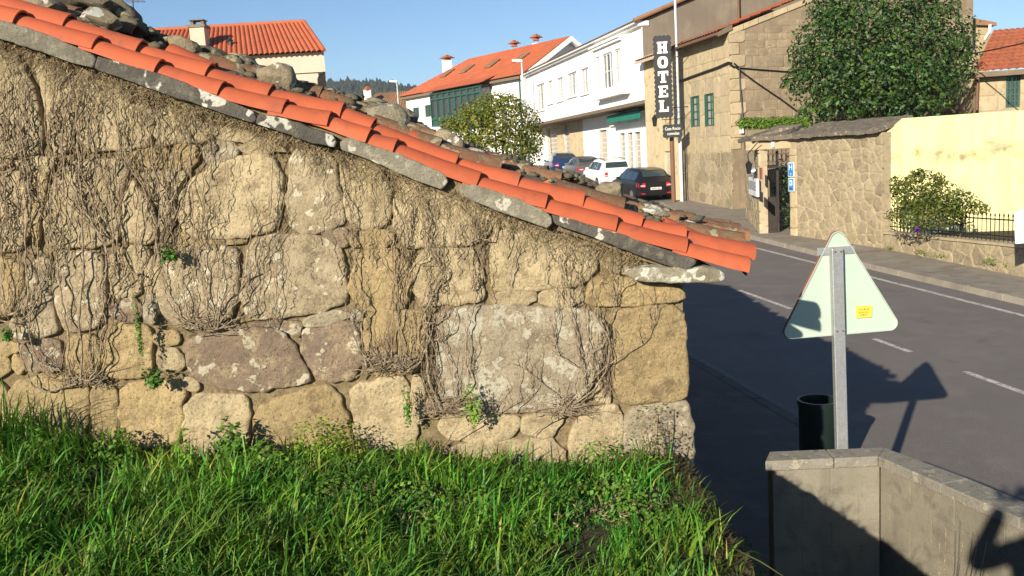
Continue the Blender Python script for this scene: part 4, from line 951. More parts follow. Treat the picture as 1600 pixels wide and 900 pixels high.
# =============== creepers
rv_=random.Random(21)
def vpt(px,py,d=.055): q=at(px,py,WY-d); return Vector((float(q[0]),float(q[1]),float(q[2])))
def smoothpts(pl,sub=4,wig=1.3):
    out=[]; n=len(pl)
    for i in range(n-1):
        p0=pl[max(i-1,0)];p1=pl[i];p2=pl[i+1];p3=pl[min(i+2,n-1)]
        for k in range(sub):
            t=k/sub; f=lambda a,b,c,d:.5*((2*b)+(-a+c)*t+(2*a-5*b+4*c-d)*t*t+(-a+3*b-3*c+d)*t**3)
            out.append((f(p0[0],p1[0],p2[0],p3[0])+rv_.gauss(0,wig),f(p0[1],p1[1],p2[1],p3[1])+rv_.gauss(0,wig*.4)))
    out.append(pl[-1]); return out
def stem(mb,pl,r0,r1,d=.05,n=5,sub=4,wig=.75):
    q=smoothpts(pl,sub,wig); m=len(q); dj=rv_.uniform(-.012,.012)
    pts=[vpt(a,b,d+dj+.010*math.sin(i*.9+pl[0][0])) for i,(a,b) in enumerate(q)]
    mb.tube(pts,[(r0+(r1-r0)*i/m)*.0035*(1+.25*math.sin(i*2.3)) for i in range(m)],n,cap=False)
    return q
def twigs(mb,q,cnt,ln=(20,70),r=(.45,.8),d=.05,up=-1,spread=.35):
    for _ in range(cnt):
        i=rv_.randrange(len(q)); x,y=q[i]; L=rv_.uniform(*ln); sx_=rv_.choice((-1,1))*rv_.uniform(.05,spread); pl=[(x,y)]
        for k in range(1,5): pl.append((x+sx_*L*k/4*(1-.12*k)+rv_.gauss(0,1.5),y+up*L*k/4))
        stem(mb,pl,rv_.uniform(*r),.3,d,3,3,.6)
VN=[('creeper whose bare stems fan up from the lowest root at the left',(126,600),[
 (2.6,[(126,590),(128,545),(123,500),(127,455),(131,420),(129,390),(128,350),(122,310),(105,280),(100,250),(97,200),(110,150),(105,110)]),
 (2.2,[(112,585),(105,560),(108,530),(102,500),(98,470),(92,440),(90,420),(88,395),(85,370),(60,330),(45,300),(40,250),(30,200)]),
 (2.2,[(140,590),(152,575),(158,550),(160,520),(165,505),(162,480),(160,450),(165,430),(170,405),(160,370),(150,330),(140,300),(125,260),(120,200)]),
 (2.0,[(120,600),(95,607),(75,612),(55,605),(45,590),(38,570),(30,545),(25,515),(24,505),(35,498),(48,490),(58,470),(65,445),(73,425),(80,400),(85,385),(100,370),(112,350)]),
 (1.8,[(105,582),(80,575),(62,565),(55,555),(48,530),(46,500),(50,470),(55,450),(62,425),(60,390)]),
 (1.6,[(145,592),(158,580),(166,560),(164,530),(170,515),(178,500),(170,480),(175,450),(180,430),(178,400)]),
 (1.5,[(132,592),(140,570),(146,550),(141,530),(142,505),(150,490),(155,465),(150,440),(152,410)]),
 (1.3,[(100,590),(90,575),(72,590),(68,580),(62,570)]),(2.4,[(150,600),(135,594),(120,592),(108,596),(100,603)])]),
('creeper with stems rising from the left picture edge',(5,500),[
 (2.6,[(-20,495),(0,493),(15,492),(30,485),(40,480),(44,460),(42,430),(40,400),(40,360),(48,330),(45,300),(35,260),(30,200),(25,140)]),
 (1.8,[(-10,500),(10,503),(25,507),(34,520)]),(1.8,[(8,485),(18,470),(24,450),(30,430),(28,400),(18,370),(10,340),(8,300),(4,260),(8,200),(2,130)]),
 (1.6,[(40,480),(55,470),(65,455),(75,440),(82,420),(90,400),(100,380),(98,350),(90,320),(88,280),(78,240),(70,180),(72,120)]),
 (1.5,[(10,480),(4,450),(6,420),(2,380),(8,350),(12,320)])]),
('creeper fanning out above the purple block in the middle left',(320,515),[
 (1.8,[(300,512),(285,500),(275,490),(262,470),(257,445),(254,425),(252,400),(256,380),(262,360)]),
 (1.6,[(330,513),(325,490),(322,460),(318,430),(313,400),(308,370),(302,350),(300,300),(296,240)]),
 (1.8,[(340,513),(345,480),(360,450),(385,430),(398,420),(405,400),(410,380),(425,355),(440,335)]),
 (1.6,[(338,512),(350,495),(365,480),(380,462),(388,440),(390,410),(390,375),(400,350),(420,335),(425,307),(425,275),(427,240)]),
 (1.3,[(335,512),(338,470),(342,430),(338,390),(335,360)]),(1.3,[(300,505),(290,470),(285,440),(287,410),(290,380)]),
 (1.3,[(345,508),(330,480),(318,450),(322,420),(330,400)]),(1.1,[(310,510),(305,480),(300,450),(306,430),(300,400),(305,385)]),
 (2.0,[(270,495),(285,505),(300,512),(320,517),(345,512),(365,500),(380,495),(395,490)]),
 (1.2,[(395,495),(405,470),(410,440),(415,410),(430,380),(450,350),(455,330)]),
 (1.2,[(416,512),(430,495),(434,470),(433,440),(432,415)]),(1.1,[(300,360),(320,350),(345,342)])]),
('creeper climbing the left wall above the square tan stone',(245,400),[
 (2.4,[(250,400),(245,385),(247,350),(262,330),(275,300),(280,260)]),(1.8,[(246,355),(232,320),(222,290),(205,265),(195,240),(185,200),(178,160)]),
 (1.6,[(247,355),(255,330),(250,300),(240,260),(235,220),(230,180)]),(1.6,[(252,380),(262,350),(270,370),(275,400)]),
 (1.8,[(245,395),(232,440),(225,465),(222,490)]),(1.4,[(250,390),(262,372),(272,350),(285,320),(300,310)]),
 (2.2,[(215,430),(205,425),(195,435),(185,455),(178,462)]),(1.4,[(205,450),(220,440),(232,425),(240,405)])]),
('creeper with long slanting stems across the left wall',(165,385),[
 (2.2,[(165,425),(165,385),(155,365),(145,350),(135,330),(128,310),(124,280),(122,240),(121,200),(118,160)]),
 (2.0,[(190,420),(185,395),(183,360),(182,340),(186,320),(196,300),(205,275),(210,262)]),(1.8,[(178,400),(175,350),(172,310),(160,275),(152,250),(152,235)]),
 (1.8,[(160,370),(140,352),(120,330),(105,315),(100,300),(98,270),(102,240)]),(1.5,[(212,400),(213,350),(220,310),(222,290)]),
 (1.6,[(158,372),(150,350),(160,330),(168,310),(165,280),(172,250)]),(1.4,[(60,400),(58,350),(66,320),(60,280),(66,240),(60,180)])]),
('creeper rooted in the joint right of the purple stone, stems spreading to the verge',(590,585),[
 (1.9,[(573,574),(568,550),(565,520),(567,495),(572,478),(567,468),(560,455),(552,440),(556,410),(552,385),(549,360),(545,320),(528,290),(524,250)]),
 (1.4,[(568,562),(552,525),(545,505),(543,495)]),(1.5,[(612,560),(612,520),(614,490),(613,460),(616,440),(612,400),(615,370),(618,340),(605,310),(595,280)]),
 (1.5,[(628,565),(625,530),(622,500),(625,470),(622,450),(630,430),(628,400),(632,370),(640,340),(650,310)]),
 (1.8,[(632,465),(640,430),(650,412),(665,400),(670,370),(668,340),(664,310)]),(1.3,[(650,412),(680,412),(672,395)]),
 (1.6,[(620,575),(632,565),(636,540),(640,520),(640,500)]),(2.0,[(555,590),(572,580),(590,576),(610,575),(625,574)]),(2.4,[(580,572),(585,560),(583,548),(580,540)]),
 (1.3,[(598,575),(600,560),(603,550)]),(1.2,[(610,485),(616,440),(626,420),(640,400),(650,380)])]),
('creeper with the thickest twisted trunk in the middle of the wall',(690,640),[
 (3.6,[(690,640),(683,625),(675,608),(670,590),(668,560),(667,535),(668,515),(662,500)]),(3.2,[(632,583),(645,575),(656,566),(664,550),(670,535),(673,520),(668,510)]),
 (2.6,[(655,505),(662,490),(672,470),(685,442),(699,422)]),(1.8,[(665,503),(678,505),(690,498),(697,490)]),(1.4,[(678,532),(690,525),(703,517),(712,495)]),
 (2.2,[(650,505),(650,530),(645,560),(640,575)]),(1.6,[(665,515),(678,540),(684,565),(680,590),(690,615)]),(1.4,[(660,590),(668,610),(680,640),(672,655)])]),
('thin creeper rising from the small weed over the lichened block',(720,625),[
 (1.7,[(712,628),(727,612),(732,590),(728,560),(729,530),(733,510),(738,490),(742,475),(745,460),(735,430),(732,400),(738,380),(745,372)]),
 (1.0,[(712,630),(708,600),(700,565),(690,530)]),(1.2,[(758,440),(752,410),(745,390),(742,375)]),(1.6,[(735,380),(748,372),(762,375),(770,365),(773,340),(772,330)]),
 (1.3,[(740,455),(748,430),(756,415),(750,390)]),(1.1,[(785,400),(792,370),(797,355),(805,350)]),(1.3,[(795,447),(800,420),(805,400),(812,388)]),(1.0,[(733,585),(738,570),(740,560)])]),
('creeper with gnarled twigs in the joint beside the big corner stone',(885,640),[
 (1.3,[(872,650),(920,600),(950,570),(975,555),(1000,535),(1015,515),(1022,500),(1030,480),(1045,468)]),(1.2,[(885,635),(860,610),(845,597),(820,577),(800,568)]),
 (1.1,[(800,645),(820,625),(840,600)]),(1.3,[(880,648),(850,665),(830,683)]),(1.2,[(915,605),(910,570),(903,550),(898,520),(895,500),(890,470),(880,440),(878,410)]),
 (1.2,[(935,585),(913,578),(895,570),(880,560),(866,550),(863,535),(868,505),(873,480)]),(2.0,[(895,632),(925,612),(940,590),(950,570),(953,540),(950,510),(960,480),(965,460),(975,445),(990,438)]),
 (1.5,[(950,525),(942,512),(934,500)]),(1.2,[(960,475),(958,440),(968,410),(962,390)]),(1.1,[(915,600),(906,560),(900,520),(884,480),(870,455),(850,440)]),
 (1.2,[(928,600),(925,560),(918,520),(912,480),(906,450),(904,420)]),(1.0,[(690,700),(760,655),(800,632),(815,620)]),(1.8,[(890,636),(905,632),(915,622),(925,610)])]),
]
for i,(lab,rt_,stems) in enumerate(VN):
    t=thing('climbing_vine',lab,'creeper',tuple(vpt(*rt_)),'leafless creepers on the gable'); tw=MB()
    for w_,pl in stems:
        k=MB(); q=stem(k,pl,w_*.72,w_*.36,.058,6); k.build('stem',M['vine'],t,smooth=True)
        twigs(tw,q,int(3+len(q)*.28),(14,60))
    if i in(6,8): 
        for _ in range(60):
            c=(rv_.gauss(948 if i==8 else 670,6),rv_.uniform(500,600)); stem(tw,[c,(c[0]+rv_.gauss(0,6),c[1]+rv_.uniform(8,25)),(c[0]+rv_.gauss(0,8),c[1]+rv_.uniform(20,40))],.7,.4,.03,3,2)
        for _ in range(70):
            c=(rv_.gauss(888 if i==8 else 690,16),rv_.gauss(640,6)); stem(tw,[c,(c[0]+rv_.gauss(0,14),c[1]+rv_.gauss(-3,5)),(c[0]+rv_.gauss(8,18),c[1]+rv_.gauss(-6,8))],.7,.4,.05,3,2)
    if i==5:
        for _ in range(150):
            c=(rv_.uniform(565,645),rv_.gauss(574,7)); stem(tw,[c,(c[0]+rv_.gauss(0,8),c[1]-rv_.uniform(2,12)),(c[0]+rv_.gauss(0,12),c[1]+rv_.gauss(-10,9))],.8,.4,.06,3,2)
    if i in(0,2):
        for _ in range(60):
            c=(rv_.gauss(130 if i==0 else 325,22),rv_.gauss(597 if i==0 else 512,5)); stem(tw,[c,(c[0]+rv_.gauss(0,10),c[1]+rv_.gauss(-4,5)),(c[0]+rv_.gauss(0,16),c[1]+rv_.gauss(-5,8))],.8,.4,.05,3,2)
    o=tw.build('twigs',M['vine'],t); o['kind']='stuff'
# the hanging mats of fine aerial roots under the verge, and wandering stems over the left half
yb_x=[-120,0,146,240,398,522,600,690,780,856,980,1072]; yb_y=[22,60,107,140,193,230,262,296,328,357,394,422]
def yb(x): return float(np.interp(x,yb_x,yb_y))
MATS=[('thick mat of dead root hairs under the verge at the upper left',-60,345,1050,(12,90)),('mat of dead root hairs under the verge above the open joint',345,470,260,(8,45)),
      ('mat of dead root hairs under the verge in the middle',470,775,500,(8,80)),('mat of dead root hairs under the lowest verge slab',775,1000,430,(6,55))]
for lab,x0,x1,n,dl in MATS:
    mb=MB(); 
    for _ in range(n):
        x=rv_.uniform(x0,x1); dens=.5+.7*noise.noise(Vector((x*.03,3,0)))+.5*noise.noise(Vector((x*.11,9,0)))
        dep=abs(rv_.gauss(0,dl[1]*.62))*(.55+.45*dens)
        y=yb(x)-8+dep*max(.2,dens)*1.2; L=rv_.uniform(8,30) if dep<50 else rv_.uniform(10,42); an=rv_.gauss(0,.35 if dep>30 else .75); pl=[vpt(x+an*L*t+rv_.gauss(0,2.2),y+L*t,rv_.uniform(.026,.07)) for t in(0,.33,.66,1)]
        r_=rv_.uniform(.5,1.6)*.00125; mb.tube(pl,[r_,r_,r_*.8,r_*.3],3,cap=False)
    o=mb.build('root_mat',M['hair']); meta(o,lab,'creeper roots','mats of dead root hairs under the verge',kind='stuff')
tw=MB()
for _ in range(150):
    x=rv_.uniform(-30,345) if _%3 else rv_.uniform(-30,130); y=rv_.uniform(150,420); L=rv_.uniform(50,150)
    if y-L<yb(x): L=max(20,y-yb(x))
    sx_=rv_.gauss(0,.12); pl=[(x+sx_*L*k/6+rv_.gauss(0,3.0),y-L*k/6) for k in range(7)]; stem(tw,pl,rv_.uniform(.7,1.5),.45,.05,4,4,.6)
for _ in range(110):
    x=rv_.choice([rv_.uniform(600,700),rv_.uniform(530,770),rv_.uniform(820,960)]); y=yb(x)+rv_.uniform(40,190); 
    if y>480: continue
    L=rv_.uniform(30,100); L=min(L,y-yb(x)); sx_=rv_.gauss(0,.12); pl=[(x+sx_*L*k/6+rv_.gauss(0,2.2),y-L*k/6) for k in range(7)]; stem(tw,pl,rv_.uniform(.5,1.0),.35,.05,3,4,.55)
for _ in range(60):
    x=rv_.uniform(250,560); y=rv_.uniform(250,490); L=rv_.uniform(25,90); L=min(L,max(5,y-yb(x))); sx_=rv_.gauss(.1,.15); pl=[(x+sx_*L*k/6+rv_.gauss(0,1.6),y-L*k/6) for k in range(7)]; stem(tw,pl,rv_.uniform(.45,.8),.3,.055,3,4,.5)
o=tw.build('creeper_stems',M['vine']); meta(o,'tangle of thin dead creeper stems spread over the gable stones','creeper stems',kind='stuff')
# =============== the street's far side, from right to left
def rects_part(fac,name,m,parent,rows,u0,u1,z0,z1,op,rnd,lw=(.5,1.2),gap=.012,bulge=.008,mortar=None,amp=.004,dd=.0,skip=None):
    """ashlar blocks in courses over a wall, cut round the openings"""
    zc=[z0]; 
    while zc[-1]<z1-.12: zc.append(min(z1,zc[-1]+rnd.uniform(*rows)))
    for a,b in zip(zc,zc[1:]):
        u=u0; 
        while u<u1-.05:
            v=min(u1,u+rnd.uniform(*lw)); v=u1 if u1-v<.25 else v
            segs=[(u,v)]
            for o in op:
                if o[2]<b-.01 and o[3]>a+.01:
                    ns=[]
                    for c,d in segs:
                        if o[1]<=c or o[0]>=d: ns.append((c,d))
                        else:
                            if o[0]-c>.06: ns.append((c,o[0]))
                            if d-o[1]>.06: ns.append((o[1],d))
                    segs=ns
            for c,d in segs:
                if skip and skip((c+d)/2,(a+b)/2): continue
                g=gap; P_=[(c+g,a+g),(d-g,a+g),(d-g,b-g),(c+g,b-g)]
                pillow(P_,lambda U,Z,D:fac.w(U,Z,D+dd),m,parent,name,12,(1,1,.97,.85,.45),bulge=bulge*.6,rad=.02,back=.04,edge=.001,amp=amp,freq=3,jit=.008,smooth=0,seed=rnd.random()*50)
            u=v
def rubble_part(fac,m,parent,bound,n,rnd,asp=1.5,gap=.03,bulge=.03,amp=.01,name='stone',holes=(),nn=20):
    S=rnd_seeds(bound,n,rnd,asp); 
    for c in voronoi(bound,S,gap):
        cx=sum(p[0] for p in c)/len(c); cz=sum(p[1] for p in c)/len(c)
        if any(h[0]-.02<cx<h[1]+.02 and h[2]-.02<cz<h[3]+.02 for h in holes): continue
        for h in holes: # cut away what would cross an opening
            if cz<h[3] and max(p[1] for p in c)>h[2]+.02 and min(p[1] for p in c)<h[3]-.02:
                if cx<=h[0]: c=clip(c,1,0,h[0]-.01)
                elif cx>=h[1]: c=clip(c,-1,0,-h[1]-.01)
            elif cz>=h[3]: c=clip(c,0,-1,-h[3]-.01) if (min(p[0] for p in c)<h[1] and max(p[0] for p in c)>h[0]) else c
        if len(c)<3: continue
        pillow(c,lambda U,Z,D:fac.w(U,Z,D),m,parent,name,nn,(1,1,.96,.9,.7,.35),bulge=bulge*.45,rad=.03,back=.05,edge=.001,amp=amp,freq=4,jit=.020,smooth=0,seed=rnd.random()*50)
HC=st2xy(30.45,14.9); H1=st2xy(35.0,14.9); W0=st2xy(38.95,14.9); W1=st2xy(61.5,14.9)
rs_=random.Random(8)
# ---- stone house (two storeys), street front and side wall to the garden
hb=zs(30)-.1; hs=thing('stone_house','two storey stone house with narrow green shuttered windows behind the garden wall','house',(*HC,hb))
hf=Fac(HC,H1); EV=7.80
ops=[hf.rect(1080.5,1093,150,198),hf.rect(1102,1115.5,146,197)]
wl=hf.wall('wall',M['gmortar'],hs,0,hf.len,hb,EV,ops,rev=.16)
rects_part(hf,'stone',M['ash'],wl,(.55,.85),0,hf.len,hb+2.3,EV,ops,rs_,(.7,1.5))
rubble_part(hf,M['gstone'],wl,[(0,hb),(hf.len,hb),(hf.len,hb+2.3),(0,hb+2.3)],46,rs_,1.5,gap=.02,bulge=.012)
for o in ops:
    w=hf.window(hs,o,M['green'],M['glassw'],1,3,rev=.1,fw=.05,sill=None)
    for a,b in ((o[0]-.004,o[0]+.05),(o[1]-.05,o[1]+.004)):
        q=MB(); hf.box(q,a,b,o[2],o[3],-.08,.03); q.build('shutter',M['green'],w)
ud=np.array([CP,SP]); SL_=10.04; RU=6.2; SS=.33
S1=(HC[0]+ud[0]*SL_,HC[1]+ud[1]*SL_); sfc=Fac(HC,S1)
ridz=EV+RU*SS; EF=9.3
def roofline(u): return EV+u*SS if u<RU else ridz-(u-RU)*(ridz-EF)/(SL_-RU)
top=[(0,EV),(SL_/2,ridz),(SL_,EV)]
mb=MB(); mb.add([sfc.w(0,hb),sfc.w(SL_,hb),sfc.w(SL_,EF),sfc.w(RU,ridz),sfc.w(0,EV)],[(0,1,2,3,4)]); sw=mb.build('side_wall',M['smort'],hs)
rects_part(sfc,'stone',M['side'],sw,(.24,.42),.62,SL_,3.6,8.1,[],rs_,(.3,.85),gap=.008,bulge=.010,amp=.010,skip=lambda u,z:(4.9<u<8.7) or z>roofline(u)-.45)
rects_part(sfc,'stone',M['side'],sw,(.26,.40),1.2,3.9,8.1,9.0,[],rs_,(.3,.8),gap=.008,bulge=.010,amp=.010,skip=lambda u,z:z>roofline(u)-.45)
z=hb+2.4;i=0
while z<EV-.1:
    h=.42; w_=.62 if i%2 else .38; pillow([(.01,z+.01),(w_,z+.01),(w_,min(EV,z+h)-.01),(.01,min(EV,z+h)-.01)],lambda U,Z,D:sfc.w(U,Z,D+.02),M['ash'],sw,'quoin',12,(1,1,.97,.8,.45),bulge=.004,rad=.015,back=.05,amp=.004,smooth=0,seed=i); z+=h;i+=1
for k in range(10): # flat coping stones along the rising verge
    a=k*.58;b=a+.56; q=MB(); q.hexa([sfc.w(a,roofline(a)-.20,.05),sfc.w(b,roofline(b)-.20,.05),sfc.w(b,roofline(b)-.20,-.3),sfc.w(a,roofline(a)-.20,-.3),sfc.w(a,roofline(a)+.0,.05),sfc.w(b,roofline(b)+.0,.05),sfc.w(b,roofline(b)+.0,-.3),sfc.w(a,roofline(a)+.0,-.3)]); q.build('verge_stone',M['ash'],sw,bevel=.01)
mb=MB(); bx=hf.len; back=Fac((H1[0]+ud[0]*SL_,H1[1]+ud[1]*SL_),S1)
mb.quad(sfc.w(SL_,hb),sfc.w(SL_,EF),back.w(0,EF),back.w(0,hb)); mb.build('back_wall',M['side'],hs)
L=hf.len; al=np.array([-SP,CP])*(L); ov=.45
def hp(u,s,z): # u across from the street front, s along the street from the side wall
    q=np.array(HC)+ud*u+np.array([-SP,CP])*s; return (q[0],q[1],z)
rf=MB(); z_ov=EV-SS*ov
cols_roof(rf,hp(-ov,-.12,z_ov+.06),hp(-ov,L,z_ov+.06),hp(RU,-.12,ridz+.12),hp(RU,L,ridz+.12),.24,.05,16)
cols_roof(rf,hp(SL_+.1,-.12,EF+.06),hp(SL_+.1,L,EF+.06),hp(RU,-.12,ridz+.12),hp(RU,L,ridz+.12),.24,.05,16)
ro=rf.build('roof',M['roof2'],hs)
q=MB(); q.hexa([hp(-ov,-.1,z_ov-.10),hp(-ov,L,z_ov-.10),hp(.1,L,EV-.02),hp(.1,-.1,EV-.02),hp(-ov,-.1,z_ov+.05),hp(-ov,L,z_ov+.05),hp(.1,L,EV+.20),hp(.1,-.1,EV+.20)]); q.build('eave',M['soffit'],ro)
q=MB(); e=[hp(-ov-.06,-.1,z_ov-.02),hp(-ov-.06,L,z_ov-.02)]; q.tube(e,.055,8); q.build('gutter',M['rust'],ro)
# low plastered hotel front next to it
hh=thing('plastered_building','low ochre plastered hotel front behind the vertical sign','building',(*H1,zs(36)-.1))
of=Fac(H1,W0); ob=zs(36)-.15; oo=[of.rect(1014,1019,215,250),of.rect(1026,1037,228,300)]
oo=[(of.len-3.0,of.len-2.55,ob+2.9,ob+3.7),(of.len-3.1,of.len-2.1,ob,ob+2.2)]
wl2=of.wall('wall',M['plaster'],hh,0,of.len,ob,EV-.05,oo,rev=.15); of.window(hh,oo[0],M['rust'],M['glass'],0,0,rev=.13)
q=MB(); of.box(q,*oo[1],-.15,-.09); q.build('door',M['cream'],hh)
rf=MB(); L2_=of.len
def hp2(u,s,z): q=np.array(H1)+ud*u+np.array([-SP,CP])*s; return (q[0],q[1],z)
cols_roof(rf,hp2(-ov,.01,z_ov+.0),hp2(-ov,L2_,z_ov+.0),hp2(RU,.01,ridz+.0),hp2(RU,L2_,ridz+.0),.24,.05,14); ro2=rf.build('roof',M['roof2'],hh)
q=MB(); q.hexa([hp2(-ov,.02,z_ov-.12),hp2(-ov,L2_,z_ov-.12),hp2(.1,L2_,EV-.07),hp2(.1,.02,EV-.07),hp2(-ov,.02,z_ov-.01),hp2(-ov,L2_,z_ov-.01),hp2(.1,L2_,EV+.13),hp2(.1,.02,EV+.13)]); q.build('eave',M['cream'],ro2)
# ---- white building with the overhanging upper floor
wz0=zs(50)-1.2; wb=thing('white_building','long white building with overhanging upper floor, bay window and green awning','building',(*W0,wz0))
wf=Fac(W0,W1); TOPZ=9.25; OV=6.0; lowd=-1.3
def R(a,b,c,d,dd=0): return wf.rect(a,b,c,d,dd)
up=[R(838,851,131,172),R(856,863.5,126,161),R(870,880,121,157),R(886.5,901.5,113,150),R(907,920,106.5,146),]
up=[(u0,u1,max(z0,OV+.25),z1) for u0,u1,z0,z1 in up]
bay=R(926,975,62,140)
wall=wf.wall('upper_wall',M['white'],wb,0,wf.len,OV,TOPZ,up,rev=.16)
for i,o in enumerate(up): wf.window(wb,o,M['frame'],M['glassw'],2 if o[1]-o[0]>1.2 else 1,1 if i!=0 else 2,rev=.14,fw=.07,sill=M['white'])
# bay: a box window standing proud, with cornice and sill
bu0,bu1=wf.hit(972,95,.35)[0],wf.hit(928,105,.35)[0]; bu0,bu1=min(bu0,bu1),max(bu0,bu1); bz0,bz1=6.9,8.75
bop=[]; fw_=Fac(wf.w(0,0,.35)[:2],wf.w(wf.len,0,.35)[:2]); bw_=bu1-bu0
for k,(a,b) in enumerate([(.06,.26),(.33,.70),(.77,.94)]): bop.append((bu0+bw_*a,bu0+bw_*b,bz0+.05+(0 if k!=1 else -.1),bz1-.18))
bb_=fw_.wall('bay_wall',M['white'],wb,bu0,bu1,bz0-.35,bz1+.15,bop,rev=.14)
q=MB(); 
for u in(bu0,bu1): q.quad(wf.w(u,bz0-.35,0),wf.w(u,bz0-.35,.35),wf.w(u,bz1+.15,.35),wf.w(u,bz1+.15,0))
q.quad(wf.w(bu0,bz0-.35,0),wf.w(bu1,bz0-.35,0),wf.w(bu1,bz0-.35,.35),wf.w(bu0,bz0-.35,.35)); q.quad(wf.w(bu0,bz1+.15,0),wf.w(bu1,bz1+.15,0),wf.w(bu1,bz1+.15,.35),wf.w(bu0,bz1+.15,.35)); q.build('bay_side',M['white'],bb_)
for o in bop: fw_.window(wb,o,M['frame'],M['glass'] if o is bop[1] else M['glassw'],2 if o is bop[1] else 1,1,rev=.12,fw=.07)
for a,b,c,d in ((bz1+.15,bz1+.27,.08,.5),(bz1+.27,bz1+.36,.14,.58),(bz0-.46,bz0-.34,.06,.45)):
    q=MB(); wf.box(q,bu0-c,bu1+c,a,b,.005,d); q.build('cornice',M['white'],bb_)
# eave trim, soffit of the overhang, lower wall
q=MB(); wf.box(q,-.05,wf.len,TOPZ,TOPZ+.10,-.3,.22); wf.box(q,-.05,wf.len,TOPZ+.10,TOPZ+.2,-.3,.38); q.build('cornice',M['white'],wb)
q=MB(); wf.box(q,0,wf.len,OV-.16,OV-.002,lowd,-.002); q.build('overhang_slab',M['soffit'],wb)
lf=Fac(wf.w(0,0,lowd)[:2],wf.w(wf.len,0,lowd)[:2]); lz=OV-.16
def LR(a,b,c,d): return lf.rect(a,b,c,d)
lo=[LR(969,977,208,262),LR(981.5,989,207,262),LR(992,1001,206,262),LR(937,949,203,262),LR(857,871,200,262),LR(882,890,195,262)]
lo=[(u0,u1,max(z0,zs(45)+.05),min(z1,lz-.12)) for u0,u1,z0,z1 in lo]
grd=zs(38)-.3
lwl=lf.wall('lower_wall',M['white'],wb,0,lf.hit(912,230)[0],grd,lz,lo,rev=.2)
lw2=lf.wall('lower_wall',M['plaster'],wb,lf.hit(912,230)[0]+.0,wf.len,grd,lz,lo,rev=.2)
for i,o in enumerate(lo):
    q=MB(); lf.box(q,*o,-.2,-.15); d_=q.build('door' if i in(3,) else 'shutter',M['shut'] if i!=3 else M['cream'],wb)
    q=MB(); n_=int((o[3]-o[2])/.28)
    for k in range(1,n_): z=o[2]+k*.28; lf.box(q,o[0]+.02,o[1]-.02,z-.015,z+.015,-.149,-.13)
    q.build('slat',M['frame'],d_)
# white grilles above the shop doors and the green scalloped awning
for a,b,c,d in ((952,968,177,197),(980,998,171,192)):
    u0,u1,z0,z1=lf.rect(a,b,c,d,.12); q=MB(); lf.box(q,u0,u1,z0,z0+.06,.1,.14); lf.box(q,u0,u1,z1-.06,z1,.1,.14); n_=9
    g_=q.build('grille',M['frame'],wb)
    for k in range(n_+1): q=MB(); u=u0+(u1-u0)*k/n_; lf.box(q,u-.025,u+.025,z0+.061,z1-.061,.105,.135); q.build('bar',M['frame'],g_)
u0=lf.hit(1001,166,.7)[0];u1=lf.hit(949,177,.7)[0]; zt=lz-.03
q=MB(); q.hexa([lf.w(u0,zt-.20,.7),lf.w(u1,zt-.20,.7),lf.w(u1,zt-.03,.02),lf.w(u0,zt-.03,.02),lf.w(u0,zt-.16,.72),lf.w(u1,zt-.16,.72),lf.w(u1,zt,.02),lf.w(u0,zt,.02)]); aw=q.build('awning',M['teal'],wb)
q=MB(); n_=14
for k in range(n_):
    a=u0+(u1-u0)*k/n_; b=u0+(u1-u0)*(k+1)/n_; m_=(a+b)/2
    q.add([lf.w(a,zt-.16,.73),lf.w(b,zt-.16,.73),lf.w(b,zt-.46,.73),lf.w(b*.7+a*.3,zt-.55,.73),lf.w(a*.7+b*.3,zt-.55,.73),lf.w(a,zt-.46,.73)],[(0,1,2,3,4,5)])
q.build('awning_valance',M['teal'],aw)
# roof of the white building: tiles to the street, grey cement side gable rising to the right
WD=15.0; ws=Fac(W0,(W0[0]+ud[0]*WD,W0[1]+ud[1]*WD)); sl=.365
q=MB(); q.add([ws.w(0,wz0),ws.w(WD,wz0),ws.w(WD,TOPZ+.2),ws.w(WD/2,TOPZ+.2+WD/2*sl),ws.w(0,TOPZ+.2)],[(0,1,2,3,4)]); q.build('side_wall',M['cement'],wb)
def wp(u,s,z): q=np.array(W0)+ud*u+np.array([-SP,CP])*s; return (q[0],q[1],z)
rf=MB(); zr_=TOPZ+.2+WD/2*sl; cols_roof(rf,wp(-.45,-.1,TOPZ+.14),wp(-.45,wf.len,TOPZ+.14),wp(WD/2,-.1,zr_+.12),wp(WD/2,wf.len,zr_+.12),.24,.05,14)
cols_roof(rf,wp(WD+.4,-.1,TOPZ+.1),wp(WD+.4,wf.len,TOPZ+.1),wp(WD/2,-.1,zr_+.12),wp(WD/2,wf.len,zr_+.12),.24,.05,14); wr=rf.build('roof',M['roofb'],wb)
q=MB(); q.tube([wp(-.45,-.16,TOPZ+.2),wp(WD/2,-.16,zr_+.17)],.10,8); q.build('verge_tiles',M['roofb'],wr)
q=MB(); far_=wp(0,wf.len,0); q.add([wp(0,wf.len,wz0),wp(WD,wf.len,wz0),wp(WD,wf.len,TOPZ+.2),wp(WD/2,wf.len,zr_),wp(0,wf.len,TOPZ+.2)],[(0,1,2,3,4)]); q.build('end_wall',M['white'],wb)
q=MB(); q.cyl(wp(4.6,-.15,TOPZ+.1),wp(4.6,-.15,TOPZ+1.9),.05,8); q.build('vent_pipe',M['rust'],wb)
